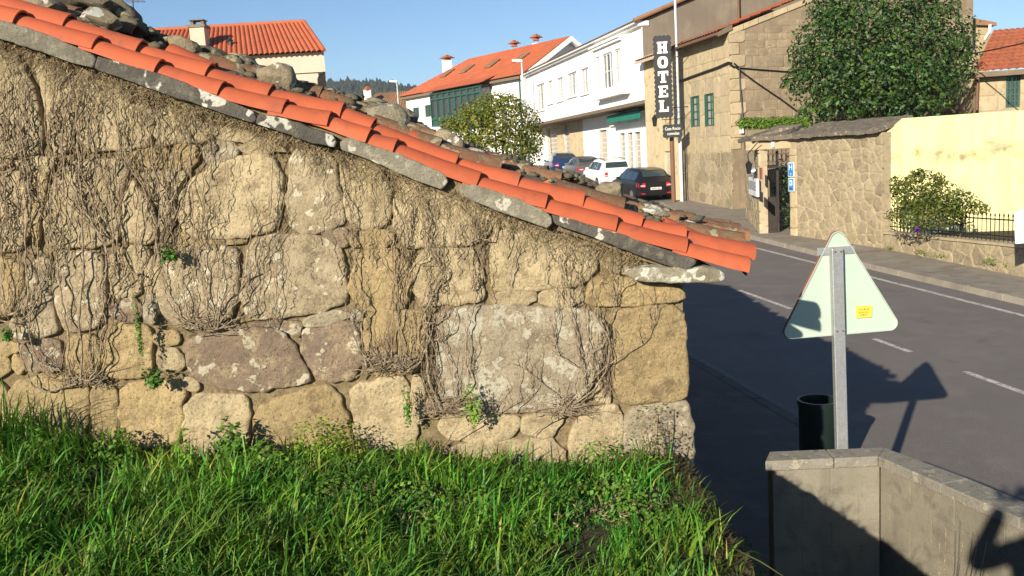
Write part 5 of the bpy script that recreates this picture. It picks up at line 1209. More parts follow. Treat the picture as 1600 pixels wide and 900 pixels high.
# ---- HOTEL sign on its brackets, with the little gothic board below
hx=at(1036,118,36.0); hdir=ud; 
hsn=thing('hotel_sign','tall dark wavy edged board reading HOTEL hung out from the ochre front','sign',(hx[0],36.0,6))
bz=[float(at(1033,57,36.0)[2]),float(at(1039,183,36.0)[2])]; zt_,zb_=bz
wbd=.68; vx=np.array([.97,-.12]); vx/=np.hypot(*vx); vn=np.array([vx[1],-vx[0]])
def hfr(u,z,d=0): q=np.array([hx[0],36.0])+vx*u+vn*d; return (float(q[0]),float(q[1]),float(z))
out=[]; N_=9
def wavy(a,b,n,amp,nrm):
    r=[]
    for k in range(n*6): t=k/(n*6); p=(a[0]+(b[0]-a[0])*t,a[1]+(b[1]-a[1])*t); w_=amp*abs(math.sin(math.pi*n*t)); r.append((p[0]+nrm[0]*w_,p[1]+nrm[1]*w_))
    return r
hw=wbd/2-.03
out=wavy((-hw,zb_),(hw,zb_),4,.045,(0,-1))+wavy((hw,zb_),(hw,zt_),17,.045,(1,0))+wavy((hw,zt_),(-hw,zt_),4,.045,(0,1))+wavy((-hw,zt_),(-hw,zb_),17,.045,(-1,0))
def extr(pl,fr,d0,d1,name,m_,parent):
    n=len(pl); q=MB(); q.add([fr(u,z,d1) for u,z in pl]+[fr(u,z,d0) for u,z in pl],[tuple(range(n)),tuple(range(2*n-1,n-1,-1))]+[(i,n+i,n+(i+1)%n,(i+1)%n) for i in range(n)]); return q.build(name,m_,parent)
extr(out,hfr,-.05,.05,'board',M['board'],hsn)
def LT(rects,u,z,w,h,extra=None):
    q=MB()
    for a,b,c,d in rects: q.hexa([hfr(u+(x-.5)*w,z+(y-.5)*h,dd) for y in(c,d) for x,dd in((a,.051),(b,.051),(b,.075),(a,.075))])
    return q
Hh=.40; gapz=(zt_-zb_-.30)/5; LTR={'H':[(.08,.40,.0,1),(.60,.92,0,1),(.401,.599,.42,.60),(0,.079,0,.16),(.401,.46,0,.16),(0,.079,.84,1),(.401,.46,.84,1),(.54,.599,0,.16),(.921,1,0,.16),(.54,.599,.84,1),(.921,1,.84,1)],
 'T':[(.33,.67,0,.80),(.0,1,.801,1),(0,.13,.60,.80),(.87,1,.60,.80),(.22,.329,0,.15),(.671,.78,0,.15)],
 'E':[(.10,.42,0,1),(.421,.92,.0,.17),(.421,.92,.83,1),(.421,.72,.42,.58),(.80,.92,.171,.34),(.80,.92,.66,.829),(.64,.72,.34,.419),(.64,.72,.581,.66),(0,.099,0,.15),(0,.099,.85,1)],
 'L':[(.10,.44,0,1),(.441,.94,0,.18),(.80,.94,.181,.42),(0,.099,0,.15),(0,.099,.86,1),(.441,.53,.86,1)]}
for i,ch in enumerate('HOTEL'):
    zc_=zt_-.15-gapz*(i+.5); 
    if ch=='O':
        q=MB(); n=28; V=[]
        for r_ in((.5,.5),(.17,.27)):
            for dd in(.051,.075):
                for k in range(n):
                    t=2*math.pi*k/n; c_=math.cos(t);s_=math.sin(t); V.append(hfr(.40*2*r_[0]*.5*math.copysign(abs(c_)**.75,c_)*1.0,zc_+gapz*.80*2*r_[1]*.5*math.copysign(abs(s_)**.75,s_),dd))
        Fc=[]
        for k in range(n):
            k2=(k+1)%n; Fc+= [(n+k,n+k2,3*n+k2,3*n+k),(k,k2,n+k2,n+k),(2*n+k,3*n+k,3*n+k2,2*n+k2)]
        q.add(V,Fc); q.build('letter',M['letter'],hsn)
    else: LT(LTR[ch],0,zc_,.40,gapz*.80).build('letter',M['letter'],hsn)
# bracket bars to the wall
q=MB(); 
for z in(zt_-.6,zb_+.35): q.tube([hfr(hw+.02,z),hfr(hw+.62,z)],.02,6)
q.build('bracket',M['iron'],hsn)
lb=thing('inn_board','small dark board with gothic lettering hanging under the hotel sign','sign',(hx[0]+.3,35.8,5.2))
c=at(1051,204,35.8); ww=.68; z0,z1=float(at(1051,214,35.8)[2]),float(at(1050,195,35.8)[2])
def bfr(u,z,d=0): q=np.array([c[0],35.8])+vx*u+vn*d; return (float(q[0]),float(q[1]),float(z))
extr(wavy((-.36,z0),(.36,z0),6,.025,(0,-1))+wavy((.36,z0),(.36,z1),3,.025,(1,0))+wavy((.36,z1),(-.36,z1),6,.025,(0,1))+wavy((-.36,z1),(-.36,z0),3,.025,(-1,0)),bfr,-.03,.03,'board',M['board'],lb)
textmesh('Casa Rocio',.17,bfr,0,z0*.32+z1*.68,M['letter'],lb,'lettering',.006,.035,.78); textmesh('comidas',.17,bfr,.02,z0*.72+z1*.28,M['letter'],lb,'lettering',.006,.035,.85)
q=MB(); zt2=z1+.22
q.tube([bfr(-.42,zt2),bfr(.42,zt2)],.015,5); q.tube([bfr(.42,zt2),bfr(.50,zt2+.12),bfr(.47,zt2+.25),bfr(.40,zt2+.2)],.012,5)
for u in(-.25,.25): q.tube([bfr(u,z1),bfr(u,zt2)],.012,5)
q.build('bracket',M['iron'],lb)
# wall lantern left of the sign, poles
wl_=thing('wall_lantern','small black wall lantern on the ochre front left of the gothic board','lantern',tuple(at(1023,190,37.5)))
p_=at(1023,190,37.5); q=MB(); q.cyl((p_[0],p_[1],p_[2]-.2),(p_[0],p_[1],p_[2]+.12),.07,6,.11); q.cyl((p_[0],p_[1],p_[2]+.121),(p_[0],p_[1],p_[2]+.28),.13,6,.02); q.build('lamp_body',M['iron'],wl_)
q=MB(); q.tube([(p_[0],p_[1],p_[2]+.28),(p_[0],p_[1],p_[2]+.4),(p_[0]+.2,p_[1]+.12,p_[2]+.42)],.015,5); q.build('arm',M['iron'],wl_)
def vpole(pxb,pyb,pxt,pyt,D,r,m_,name,label,cat,foot=None):
    b_=at(pxb,pyb,D); t_=at(pxt,pyt,D); z0=P(*xy2st(b_[0],D))[2]; q=MB(); q.cyl((b_[0],D,z0),(b_[0],D,t_[2]),r,10); o=q.build(name,m_,origin=(b_[0],D,z0),smooth=True,sharp=40); return meta(o,label,cat)
vpole(1064,300,1053,-30,36.4,.055,M['pole'],'utility_pole','tall pale metal pole between the hotel sign and the stone house','pole')
vpole(1067,320,1066,214,36.2,.03,M['pole'],'short_post','thin short white post at the foot of the stone house','post')
vpole(1052,292,1045,214,36.2,.09,M['rust'],'wooden_post','brown wooden post under the little gothic board','post')
# cables across the stone house
def cable(pts,r,label,cat='cable',fac=None,d=.06):
    P3=[]
    for a,b,f in pts:
        u,z=f.hit(a,b,d); P3.append(f.w(u,z,d))
    q=MB(); q.tube(smooth3(P3),r,5); o=q.build('cable',M['iron'],origin=P3[0]); meta(o,label,cat,'cables strung along the stone house')
def smooth3(p,k=4):
    out=[]
    for i in range(len(p)-1):
        for j in range(k): t=j/k; out.append(tuple(p[i][c]*(1-t)+p[i+1][c]*t for c in range(3)))
    return out+[p[-1]]
cable([(1060,128,hf),(1075,122,hf),(1100,113,hf),(1120,106,hf),(1138,98,hf),(1143,99,hf)],.045,'thick bundled cable sagging across the street front of the stone house')
cable([(1147,99,sfc),(1155,106,sfc),(1157,140,sfc),(1160,170,sfc),(1160,186,sfc)],.03,'cable dropping down the side wall near the house corner')
cable([(1148,104,sfc),(1180,128,sfc),(1220,155,sfc),(1262,186,sfc)],.03,'slanting cable down the side wall towards the tree')
cable([(1155,106,sfc),(1190,109,sfc),(1260,114,sfc)],.022,'nearly level thin cable on the side wall running into the tree')
# ---- garden wall with gate
GA=(7.42,26.35); GB=(8.12,25.75); GC=(9.36,22.4)
gw=thing('garden_wall','rubble garden wall with rough slab coping and a doorway, before the stone house','wall',(*GA,.9))
gt=3.78; r7=random.Random(12)
segA=Fac((8.05,30.3),GA); segB=Fac(GB,GC); segG=Fac(GA,GB)
for f,n_ in ((segA,95),(segB,120)):
    q=MB(); f.box(q,0,f.len,.5,gt,-.45 if f is segB else -.22,-.0); w_=q.build('wall',M['gmortar'],gw)
    rubble_part(f,M['gstone'],w_,[(0.32 if f is segB else 0,.75),(f.len-(.32 if f is segA else 0),.75),(f.len-(.32 if f is segA else 0),gt-.02),(0.32 if f is segB else 0,gt-.02)],n_,r7,1.35,gap=.035,bulge=.030,amp=.012)
    z=.8; i=0
    while z<3.45: # dressed jamb stones
        h=r7.uniform(.35,.6); wd=.30; a,b=((0,wd) if f is segB else (f.len-wd,f.len)); pillow([(a+.008,z),(b,z),(b,min(z+h,3.5)-.015),(a+.008,min(z+h,3.5)-.015)],lambda U,Z,D,f=f:f.w(U,Z,D+.01),M['ash'],w_,'jamb_stone',14,(1,1,.96,.85,.5),bulge=.010,rad=.02,back=.05,amp=.006,smooth=0,seed=i); z+=h;i+=1
q=MB(); segG.box(q,-.42,segG.len+.42,3.51,gt-.01,-.42,.02); q.build('lintel',M['ash'],gw,bevel=.015)
# coping slabs, rough, sloping back
def capslabs(f,u0,u1,l=(.7,1.3)):
    u=u0
    while u<u1-.1:
        v=min(u1,u+r7.uniform(*l)); 
        V=[];n=9; q=MB(); m=6
        for j in range(m+1):
            d=.22-(.22+.95)*j/m
            for i in range(n+1):
                uu=u+.01+(v-u-.02)*i/n; zz=gt+.10+.30*(j/m)+.035*noise.fractal(Vector((uu*2.5,d*3,u)),1,2,3); x=f.w(uu,zz,d+.03*noise.noise(Vector((uu*4,j,u)))); V.append(x)
        N0=len(V); V+=[(p[0],p[1],p[2]-.11) for p in V]; Fc=[]
        W_=n+1
        for j in range(m):
            for i in range(n): Fc+= [(j*W_+i,(j+1)*W_+i,(j+1)*W_+i+1,j*W_+i+1),(N0+j*W_+i,N0+j*W_+i+1,N0+(j+1)*W_+i+1,N0+(j+1)*W_+i)]
            Fc+= [(j*W_,N0+j*W_,N0+(j+1)*W_,(j+1)*W_),(j*W_+n,(j+1)*W_+n,N0+(j+1)*W_+n,N0+j*W_+n)]
        for i in range(n): Fc+= [(i,i+1,N0+i+1,N0+i),(m*W_+i,N0+m*W_+i,N0+m*W_+i+1,m*W_+i+1)]
        q.add(V,Fc); q.build('coping_slab',M['cap'],gw,smooth=False); u=v
capslabs(segA,-.1,segA.len+.1); capslabs(segG,.02,segG.len-.02,(.4,.6)); capslabs(segB,.1,segB.len+.05)
# open iron gate door, turned inwards, and the plants seen through it
gd=thing('garden_gate','dark open iron and wood gate leaf standing in the garden wall doorway','gate',(*GA,1.0))
gz0=P(*xy2st(*GA))[2]+.12; gq=Fac(segG.w(.03,0,-.05)[:2],segG.w(.40,0,-.42)[:2]); LG=gq.len
q=MB(); gq.box(q,0,LG,gz0,gz0+1.05,-.04,0); gq.box(q,0,.07,gz0+1.051,3.45,-.04,0); gq.box(q,LG-.07,LG,gz0+1.051,3.45,-.04,0); gq.box(q,.071,LG-.071,3.0,3.06,-.04,0); gq.box(q,.071,LG-.071,gz0+1.9,gz0+1.96,-.04,0); q.build('leaf',M['wood'],gd)
for a,b in((gz0+.1,gz0+.48),(gz0+.56,gz0+.95)): q=MB(); gq.box(q,.07,LG-.07,a,b,.0005,.018); q.build('panel',M['wood'],gd,bevel=.006)
for k in range(1,6): q=MB(); u=.07+(LG-.14)*k/6; q.cyl(gq.w(u,gz0+1.05,-.02),gq.w(u,3.0,-.02),.010,6); q.build('bar',M['iron'],gd)
q=MB(); # scroll work in the transom over the gate
for k in range(7):
    u=.06+(segG.len-.12)*k/6; q.cyl(segG.w(u,3.02,-.2),segG.w(u,3.50,-.2),.010,6)
for k in range(6):
    uc=.06+(segG.len-.12)*(k+.5)/6; q.tube([segG.w(uc+.055*math.cos(t),3.26+.13*math.sin(t),-.2) for t in np.linspace(0,6.28,13)],.009,5,cap=False)
segG.box(q,.0,segG.len,2.98,3.02,-.22,-.18); q.build('scrollwork',M['iron'],gd)
V,Fq,Cc=leaves(700,.11,[((8.4,27.0,1.9),(.45,.4,.9)),((8.7,27.3,2.8),(.5,.4,.5))]); o=npmesh('ivy_bush',V,Fq,M['leafd'],col=Cc); meta(o,'ivy seen through the open doorway of the garden wall','ivy')
# blue hotel plaques, notice box, meter, wall lamp, small white wall fittings
def plaque(f,a,b,c,d,m_,name,label,cat,th=.03,grp=None,dd=.05):
    u0,u1,z0,z1=f.rect(a,b,c,d,dd); t=thing(name,label,cat,f.w((u0+u1)/2,z0,dd)); q=MB(); f.box(q,u0,u1,z0,z1,dd,dd+th); q.build('plate',m_,t); return t,(u0,u1,z0,z1),dd+th
t,(u0,u1,z0,z1),d=plaque(segB,1232.5,1241.5,254,276,M['plq'],'hotel_plaque','upper blue plaque with a white H beside the doorway','plaque')
q=MB(); segB.box(q,u0+.02,u1-.02,z0+.02,z1-.02,d,d+.006); q.build('field',M['blue'],t)
textmesh('H',.24,lambda u,z,dd:segB.w(u,z,dd),(u0+u1)/2,(z0+z1)/2+.06,M['plq'],t,'lettering',.002,d+.008)
q=MB(); cu,cz=(u0+u1)/2,z0+.08; q.add([segB.w(cu+.035*math.cos(math.pi/2+k*math.pi/5)*(1 if k%2==0 else .42),cz+.035*math.sin(math.pi/2+k*math.pi/5)*(1 if k%2==0 else .42),d+.009) for k in range(10)],[tuple(range(10))]); q.build('star',M['plq'],t)
t,(u0,u1,z0,z1),d=plaque(segB,1233,1242,278,299,M['plq'],'hotel_plaque','lower blue plaque with a small picture panel beside the doorway','plaque')
q=MB(); segB.box(q,u0+.02,u1-.02,z0+.02,z1-.02,d,d+.006); q.build('field',M['blue'],t)
q=MB(); segB.box(q,u0+.07,u1-.07,z0+.17,z1-.06,d+.006,d+.010); q.build('picture_panel',M['plq'],t)
q=MB(); segB.box(q,(u0+u1)/2-.03,(u0+u1)/2+.03,z0+.22,z1-.12,d+.010,d+.013); segB.box(q,u0+.06,u1-.06,z0+.05,z0+.10,d+.006,d+.010); q.build('mark',M['ink'],t)
t,(u0,u1,z0,z1),d=plaque(segA,1173.5,1186,278,305,M['frame'],'notice_box','white framed notice box on the wall left of the doorway','notice box',.07)
q=MB(); segA.box(q,u0+.05,u1-.05,z0+.06,z1-.05,d,d+.006); nb=q.build('notice_sheet',M['plq'],t)
q=MB()
for k in range(7): zz=z1-.12-k*(z1-z0-.25)/7; segA.box(q,u0+.09,u1-.12-.05*(k%3),zz,zz+.02,d+.0065,d+.0085)
q.build('print',M['ink'],nb)
t,(u0,u1,z0,z1),d=plaque(segA,1188,1192,262,280,M['signedge'],'red_plate','narrow red plate beside the doorway','plate')
t,(u0,u1,z0,z1),d=plaque(segA,1188,1192.5,300,315,M['board'],'letter_plate','dark letter plate under the red plate by the doorway','plate')
lp=thing('lantern','black wall lantern on a curved iron arm left of the doorway','lantern',segA.w(segA.hit(1170,255)[0],2.6,.3))
u,z=segA.hit(1170,262,.3); q=MB(); q.cyl(segA.w(u,z-.18,.3),segA.w(u,z+.08,.3),.06,6,.10); q.cyl(segA.w(u,z+.081,.3),segA.w(u,z+.2,.3),.12,6,.02); q.build('lamp_body',M['iron'],lp)
q=MB(); q.tube([segA.w(u,z+.2,.3),segA.w(u-.0,z+.4,.32),segA.w(u+.4,z+.75,.05)],.014,5); q.build('arm',M['iron'],lp)
dsh=thing('bell_housing','round grey wall fitting under the lantern left of the doorway','wall fitting',segA.w(segA.hit(1178,270)[0],2.4,.05)); u,z=segA.hit(1178,268,.05); q=MB(); q.cyl(segA.w(u,z,.02),segA.w(u,z,.16),.16,18,.11); q.build('housing',M['galv'],dsh); q=MB(); q.cyl(segA.w(u,z,.161),segA.w(u,z,.2),.06,14); q.build('boss',M['pole'],dsh)
wf_=thing('wall_light','little white wall light on the lintel over the doorway','light',segG.w(.35,3.6,.05)); q=MB(); segG.box(q,.40,.50,3.56,3.74,.021,.09); q.build('housing',M['frame'],wf_,bevel=.01)
wf2=thing('wall_light','white lantern above the coping at the corner of the stone house','light',sfc.w(.25,4.0,.08)); u,z=sfc.hit(1159,203,.1); q=MB(); sfc.box(q,u-.07,u+.07,z-.13,z+.1,.03,.16); q.build('housing',M['frame'],wf2,bevel=.02); q=MB(); sfc.box(q,u-.09,u+.09,z+.1005,z+.15,.02,.18); q.build('cap',M['iron'],wf2)
k=rock('white_stone',at(1206,204,27.5),(.13,.1,.06),M['letter'],None,77,2); meta(k,'small white stone lying on the slab coping right of the house corner','stone')
# weeds and grass along the top behind the coping, moss at the foot
def bed(name,lab,boxes,n,size,m_,seed,tint,asp=.3,up=1.2):
    r=np.random.default_rng(seed); V,Fq,Cc=leaves(n,size,boxes,asp=asp,rnd=r,surf=.2,up=up); o=npmesh(name,V,Fq,m_,col=Cc*np.array(tint)); meta(o,lab,'grass',kind='stuff')
bx_=[]
for px in range(1160,1265,7): c=at(px,190-(px-1160)*.02,28.6); bx_.append(((c[0],c[1],c[2]-.05),(.22,.3,.20)))
bed('wall_top_grass','bright grass growing behind the coping of the garden wall',bx_,2600,.13,M['weed'],31,(1.1,1.0,.9))
# ---- yellow wall, low wall with railing, planting
YA=(9.40,22.55); YB=(19.0,20.2); yf=Fac(YA,YB); yw=thing('yellow_wall','tall pale yellow painted wall stained along its length, right of the garden wall','wall',(*YA,.6))
zL=float(yf.hit(1372,213)[1]); zT=float(yf.hit(1410,185)[1]); uT=yf.hit(1410,185)[0]; zR=float(yf.hit(1600,172)[1]); uR=yf.hit(1600,172)[0]
pl=[(0,.4),(yf.len,.4),(yf.len,zR+(yf.len-uR)*(zR-zT)/(uR-uT)),(uR,zR),(uT,zT),(0,zL)]
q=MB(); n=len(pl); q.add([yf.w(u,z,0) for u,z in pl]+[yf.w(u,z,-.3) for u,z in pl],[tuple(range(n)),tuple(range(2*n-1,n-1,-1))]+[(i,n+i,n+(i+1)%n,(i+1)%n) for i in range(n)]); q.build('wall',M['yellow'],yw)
LA=(9.38,22.30); LB=(10.35,17.45); LC=(11.8,10.5); l1=Fac(LA,LB); l2=Fac(LB,LC)
lw=thing('low_wall','low stone wall carrying the black railing before the yellow wall','wall',(*LA,.7)); ltz=lambda f,u:0
r9=random.Random(4)
for f,za,zb in ((l1,1.33,1.36),(l2,1.36,1.30)):
    q=MB(); f.hexa=None
    q.hexa([f.w(0,.3,0),f.w(f.len,.3,0),f.w(f.len,.3,-.3),f.w(0,.3,-.3),f.w(0,za-.06,0),f.w(f.len,zb-.06,0),f.w(f.len,zb-.06,-.3),f.w(0,za-.06,-.3)]); w_=q.build('wall',M['gmortar'],lw)
    rubble_part(f,M['gstone'],w_,[(0,.45),(f.len,.45),(f.len,zb-.07),(0,za-.07)],int(f.len*8),r9,2.0,gap=.03,bulge=.03,amp=.01,nn=18)
    u=0
    while u<f.len-.1:
        v=min(f.len,u+r9.uniform(.8,1.2)); z0=za+(zb-za)*u/f.len; q=MB(); q.hexa([f.w(u+.006,z0-.06,.05),f.w(v-.006,z0-.06,.05),f.w(v-.006,z0-.06,-.33),f.w(u+.006,z0-.06,-.33),f.w(u+.006,z0,.05),f.w(v-.006,z0,.05),f.w(v-.006,z0,-.33),f.w(u+.006,z0,-.33)]); q.build('coping',M['gmortar'],lw,bevel=.01); u=v
rl=thing('railing','black iron railing with spiked bars on the low stone wall','railing',(*LA,1.33)); nb_=0
for f,za,zb in ((l1,1.33,1.36),(l2,1.36,1.30)):
    for h in(.12,.46):
        q=MB(); q.tube([f.w(0.02,za+h,-.14),f.w(f.len-.02,zb+h,-.14)],.016,6); q.build('rail',M['iron'],rl)
    n_=int(f.len/.125)
    for k in range(n_):
        u=(k+.5)*f.len/n_; zz=za+(zb-za)*u/f.len; q=MB(); q.tube([f.w(u,zz,-.14),f.w(u,zz+.52,-.14),f.w(u,zz+.545,-.14),f.w(u,zz+.60,-.14)],[.0095,.0095,.02,.002],5); q.build('bar',M['iron'],rl)
q=MB(); q.add([ (LA[0],LA[1],1.22),(LB[0],LB[1],1.22),(LC[0],LC[1],1.22),(19,10,1.22),(19,20.3,1.22),(9.45,22.5,1.22)],[(0,1,2,3,4,5)]); o=q.build('garden_bed',M['bank']); o['kind']='structure'
def tree(name,lab,base,trunk,blobs,n,size,m_,pal=None,seed=1,asp=.5,cat='tree',group=None,limbs=10,trk=.12,up=.3,surf=.6):
    r=np.random.default_rng(seed); t=thing(name,lab,cat,base,group); V,Fq,Cc=leaves(n,size,blobs,asp=asp,rnd=r,surf=surf,up=up,pal=pal,warm=.35)
    npmesh('crown',V-np.array(base),Fq,m_,t,col=Cc)
    q=MB(); top=np.array(trunk); b=np.array(base,float); q.tube([b,(b+top)/2+np.array([.05*trk*8,0,0]),top],[trk,trk*.75,trk*.5],8); q.build('trunk',M['bark'],t,smooth=True)
    for k in range(limbs):
        c,rr=blobs[k%len(blobs)]; e=np.array(c)+r.normal(size=3)*np.array(rr)*.4; s_=b+(top-b)*r.uniform(.5,1); q=MB(); q.tube([s_,(s_+e)/2+r.normal(size=3)*.1,e],[trk*.4,trk*.25,trk*.08],6); q.build('limb',M['bark'],t,smooth=True)
def B(px,py,D,rx,rz,ry=None): c=at(px,py,D); k=D/F; return (tuple(c),(rx*k,(ry or rx)*k,rz*k))
bl=[B(1300,75,29.5,60,55),B(1380,30,29.8,95,70),B(1440,75,29.8,80,75),B(1290,130,29.2,62,40),B(1360,130,28.8,90,50),B(1440,140,29,60,45),B(1250,125,29.5,28,18),B(1262,90,29.6,30,30),B(1480,100,29.6,45,45),B(1360,-20,30,100,50),B(1310,165,28.6,60,22),B(1400,172,28.6,70,20),B(1500,60,29.8,22,25),B(1330,80,29,85,80),B(1420,110,29,80,70),B(1270,178,28.7,26,14),B(1298,20,30,35,40),B(1450,15,30,45,40),B(1228,131,29.6,12,8)]
tree('magnolia_tree','big dark glossy evergreen tree behind the garden wall','',None,None,0,0,None) if False else None
tree('evergreen_tree','big dark glossy evergreen tree rising behind the garden wall',(13.2,29.6,1.2),(13.0,29.6,5.0),bl,17000,.17,M['leafd'],pal=[(.035,(2.6,1.6,1.2)),(.03,(2.2,1.9,2.2)),(.25,(1.6,1.35,.9)),(.3,(.6,.75,.9))],seed=4,asp=.5,limbs=16,trk=.22,surf=.55)
bl=[B(1440,300,20.2,30,36),B(1412,305,20.6,18,30),B(1398,290,20.8,8,16),B(1432,275,20.5,14,12),B(1470,305,20,30,25),B(1500,318,19.6,28,22),B(1450,335,20,60,22),B(1530,325,19.5,16,10),B(1468,280,20.2,8,10)]
tree('garden_bush','olive leafed bush growing behind the railing against the yellow wall',(10.3,20.4,1.22),(10.35,20.4,1.9),bl,4200,.085,M['leafb'],pal=[(.25,(.7,.9,.8)),(.12,(1.7,1.1,.9)),(.1,(1.8,1.7,1.1))],seed=6,cat='bush',trk=.05,limbs=12,surf=.5)
bl=[B(1570,365,18.2,10,10),B(1560,378,18.2,20,4)]
tree('small_plant','small sparse plant behind the railing at the right','',None,None,0,0,None) if False else None
c=at(1433,358,20.6); fl=thing('purple_flower','single purple flower behind the railing','flower',tuple(c)); q=MB()
for k in range(7): a=2*math.pi*k/7; q.tube([tuple(c),(c[0]+.05*math.cos(a),c[1]-.02,c[2]+.05*math.sin(a)),(c[0]+.075*math.cos(a),c[1]-.03,c[2]+.075*math.sin(a))],[.008,.026,.004],5)
q.build('petals',M['flower'],fl); q=MB(); q.tube([tuple(c),(c[0],c[1]+.03,1.22)],.005,5); q.build('stem',M['weed'],fl)
bed('wall_foot_weeds','weeds and dry grass at the foot of the low stone wall',[((9.42+k*.19+.05*math.sin(k*5),22.0-k*1.02+.4*math.sin(k*3.7),zs(20)+.16+.03*math.sin(k*9)),(.10,.15+.2*abs(math.sin(k*2.3)),.05)) for k in range(5)],260,.07,M['weed'],9,(1.3,1.1,.8))
# ---- right: tall stone house behind the tree, low house with red roof
D2=38.0; a=at(1500,200,D2); b=at(1521,90,D2); ts=thing('stone_annexe','lower stone annexe with a small lean-to roof peeping out right of the big evergreen tree','annexe',(b[0],D2,1))
c2=at(1546,130,37.0); c2b=at(1505,130,37.0); f2=Fac((c2b[0],37.0),(c2[0],37.0)); zt_=float(at(1541,37,37.0)[2]); q=MB(); f2.box(q,-.1,f2.len,.8,zt_,-3,0); w2=q.build('annexe_wall',M['gmortar'],ts)
rects_part(f2,'stone',M['ash'],w2,(.4,.55),-.1,f2.len,3.0,zt_,[],random.Random(5),(.45,.9),bulge=.02)
q=MB(); e0=np.array(f2.w(-.2,zt_,.2)); e1=np.array(f2.w(f2.len+.15,zt_-.12,.2)); q.hexa([tuple(e0),tuple(e1),tuple(e1+[0,1.4,0]),tuple(e0+[0,1.4,0]),tuple(e0+[0,0,.35]),tuple(e1+[0,0,.12]),tuple(e1+[0,1.4,.12]),tuple(e0+[0,1.4,.35])]); q.build('annexe_roof',M['roofb'],ts)
dp=thing('downpipe','white downpipe with a bent swan neck at the corner behind the red roofed house','downpipe',tuple(at(1540,97,36.8))); P1_,P2_,P3_,P4_=at(1541,98,36.8),at(1540,58,36.8),at(1546,50,36.75),at(1547,38,36.7)
q=MB(); q.tube([P1_,P2_,P3_,P4_],.055,8); q.build('pipe',M['white'],dp)
DR=30.0; ra=at(1528,112,DR); rb=(ra[0]+8,DR-1.6); fr_=Fac((ra[0],DR),rb); rh=thing('red_roof_house','low stone house with a red tiled roof and green shuttered window above the yellow wall','house',(ra[0],DR,1))
ze=float(at(1530,114,DR)[2]); wnd=[fr_.rect(1572,1594,112,168)]; wnd=[(wnd[0][0],wnd[0][1],wnd[0][2],min(wnd[0][3],ze-.15))]
w3=fr_.wall('wall',M['gmortar'],rh,-.0,fr_.len,.8,ze,wnd,rev=.15); rects_part(fr_,'stone',M['ash'],w3,(.4,.6),0,3.2,3.2,ze,wnd,random.Random(6),(.5,.9),bulge=.02)
ww_=fr_.window(rh,wnd[0],M['green'],M['glass'],2,4,rev=.1,fw=.06)
rd=np.array([fr_.n[0],fr_.n[1]])*-1
def rp(u,bk,z): q=fr_.p+fr_.u*u+rd*bk; return (q[0],q[1],z)
RL_=at(1553,48,33.2); RR_=tuple(RL_+np.array([fr_.u[0],fr_.u[1],0])*(fr_.len-1)); RL_=tuple(RL_)
rf=MB(); cols_roof(rf,rp(-.25,-.4,ze-.02),rp(fr_.len,-.4,ze-.02),RL_,RR_,.23,.045,12); rr_=rf.build('roof',M['roof2'],rh)
q=MB(); q.add([rp(0,0,.8),rp(0,7,.8),rp(.3,6,ze),RL_,rp(0,0,ze)],[(0,1,2,3,4)]); q.build('side_wall',M['ash'],rh)
q=MB(); fr_.box(q,-.2,fr_.len,ze-.16,ze+.0,-.3,.40); q.build('eave',M['soffit'],rr_)
q=MB(); a_,b_=at(1528,114,29.7),at(1526,172,29.7); q.tube([a_,b_],.05,8); q.build('downpipe',M['rust'],rh)
k=thing('overhead_cable','black overhead cable crossing in front of the red roof','cable',tuple(at(1520,82,29))); q=MB(); q.tube([at(1515,85,29.0),at(1560,76,27),at(1620,63,24.5)],.02,5); q.build('cable',M['iron'],k)
# ---- far left of the street: red roofed white house with green glazed gallery
DA=66.0; DB=80.0; ga_=at(818,118,DA); gb_=at(631,149,DB); rhs=thing('red_roofed_house','long white house with broad orange roof and a green glazed gallery','house',(gb_[0],DB,2))
gf=Fac((gb_[0],DB),(ga_[0],DA)); GE=float((ga_[2]+gb_[2])/2); g0=2.0
gw_=[gf.rect(644.5,655,168,185),gf.rect(663,673,164,183)]; gwl=gf.wall('wall',M['white'],rhs,.35,gf.len,g0,GE,gw_,rev=.2)
for o in gw_: gf.window(rhs,o,M['green'],M['glass'],1,0,rev=.16,fw=.1)
dep=8.4; nb2=-gf.n
def gp(u,bk,z): q=gf.p+gf.u*u+nb2*bk; return (q[0],q[1],z)
RZ=float(at(907,54,DA+1.5)[2]); 
rf=MB(); cols_roof(rf,gp(-.25,-.5,GE-.08),gp(gf.len+.5,-.5,GE-.08),gp(4.4,dep/2,RZ),gp(gf.len+.5,dep/2,RZ),.26,.05,12); cols_roof(rf,gp(-.25,dep+.4,GE-.08),gp(gf.len+.5,dep+.4,GE-.08),gp(4.4,dep/2,RZ),gp(gf.len+.5,dep/2,RZ),.26,.05,12)
rf.add([gp(-.25,-.5,GE-.05),gp(-.25,dep+.4,GE-.05),gp(4.4,dep/2,RZ+.06)],[(0,1,2)]); grf=rf.build('roof',M['roof'],rhs)
q=MB(); q.add([gp(gf.len,0,g0),gp(gf.len,dep,g0),gp(gf.len,dep,GE),gp(gf.len,dep/2,RZ-.1),gp(gf.len,0,GE)],[(0,1,2,3,4)]); q.add([gp(.35,0,g0),gp(.35,dep,g0),gp(.35,dep,GE),gp(.35,0,GE)],[(0,1,2,3)]); q.build('gable_wall',M['white'],rhs)
for a,b,c,d in ((-.5,GE-.12,dep/2,RZ-.02),(dep+.4,GE-.12,dep/2,RZ-.02)):
    q=MB(); p=[gp(gf.len+.3,a,b-.35),gp(gf.len+.3,c,d-.35),gp(gf.len+.62,c,d-.35),gp(gf.len+.62,a,b-.35),gp(gf.len+.3,a,b+.02),gp(gf.len+.3,c,d+.02),gp(gf.len+.62,c,d+.02),gp(gf.len+.62,a,b+.02)]; q.hexa(p); q.build('bargeboard',M['white'],grf)
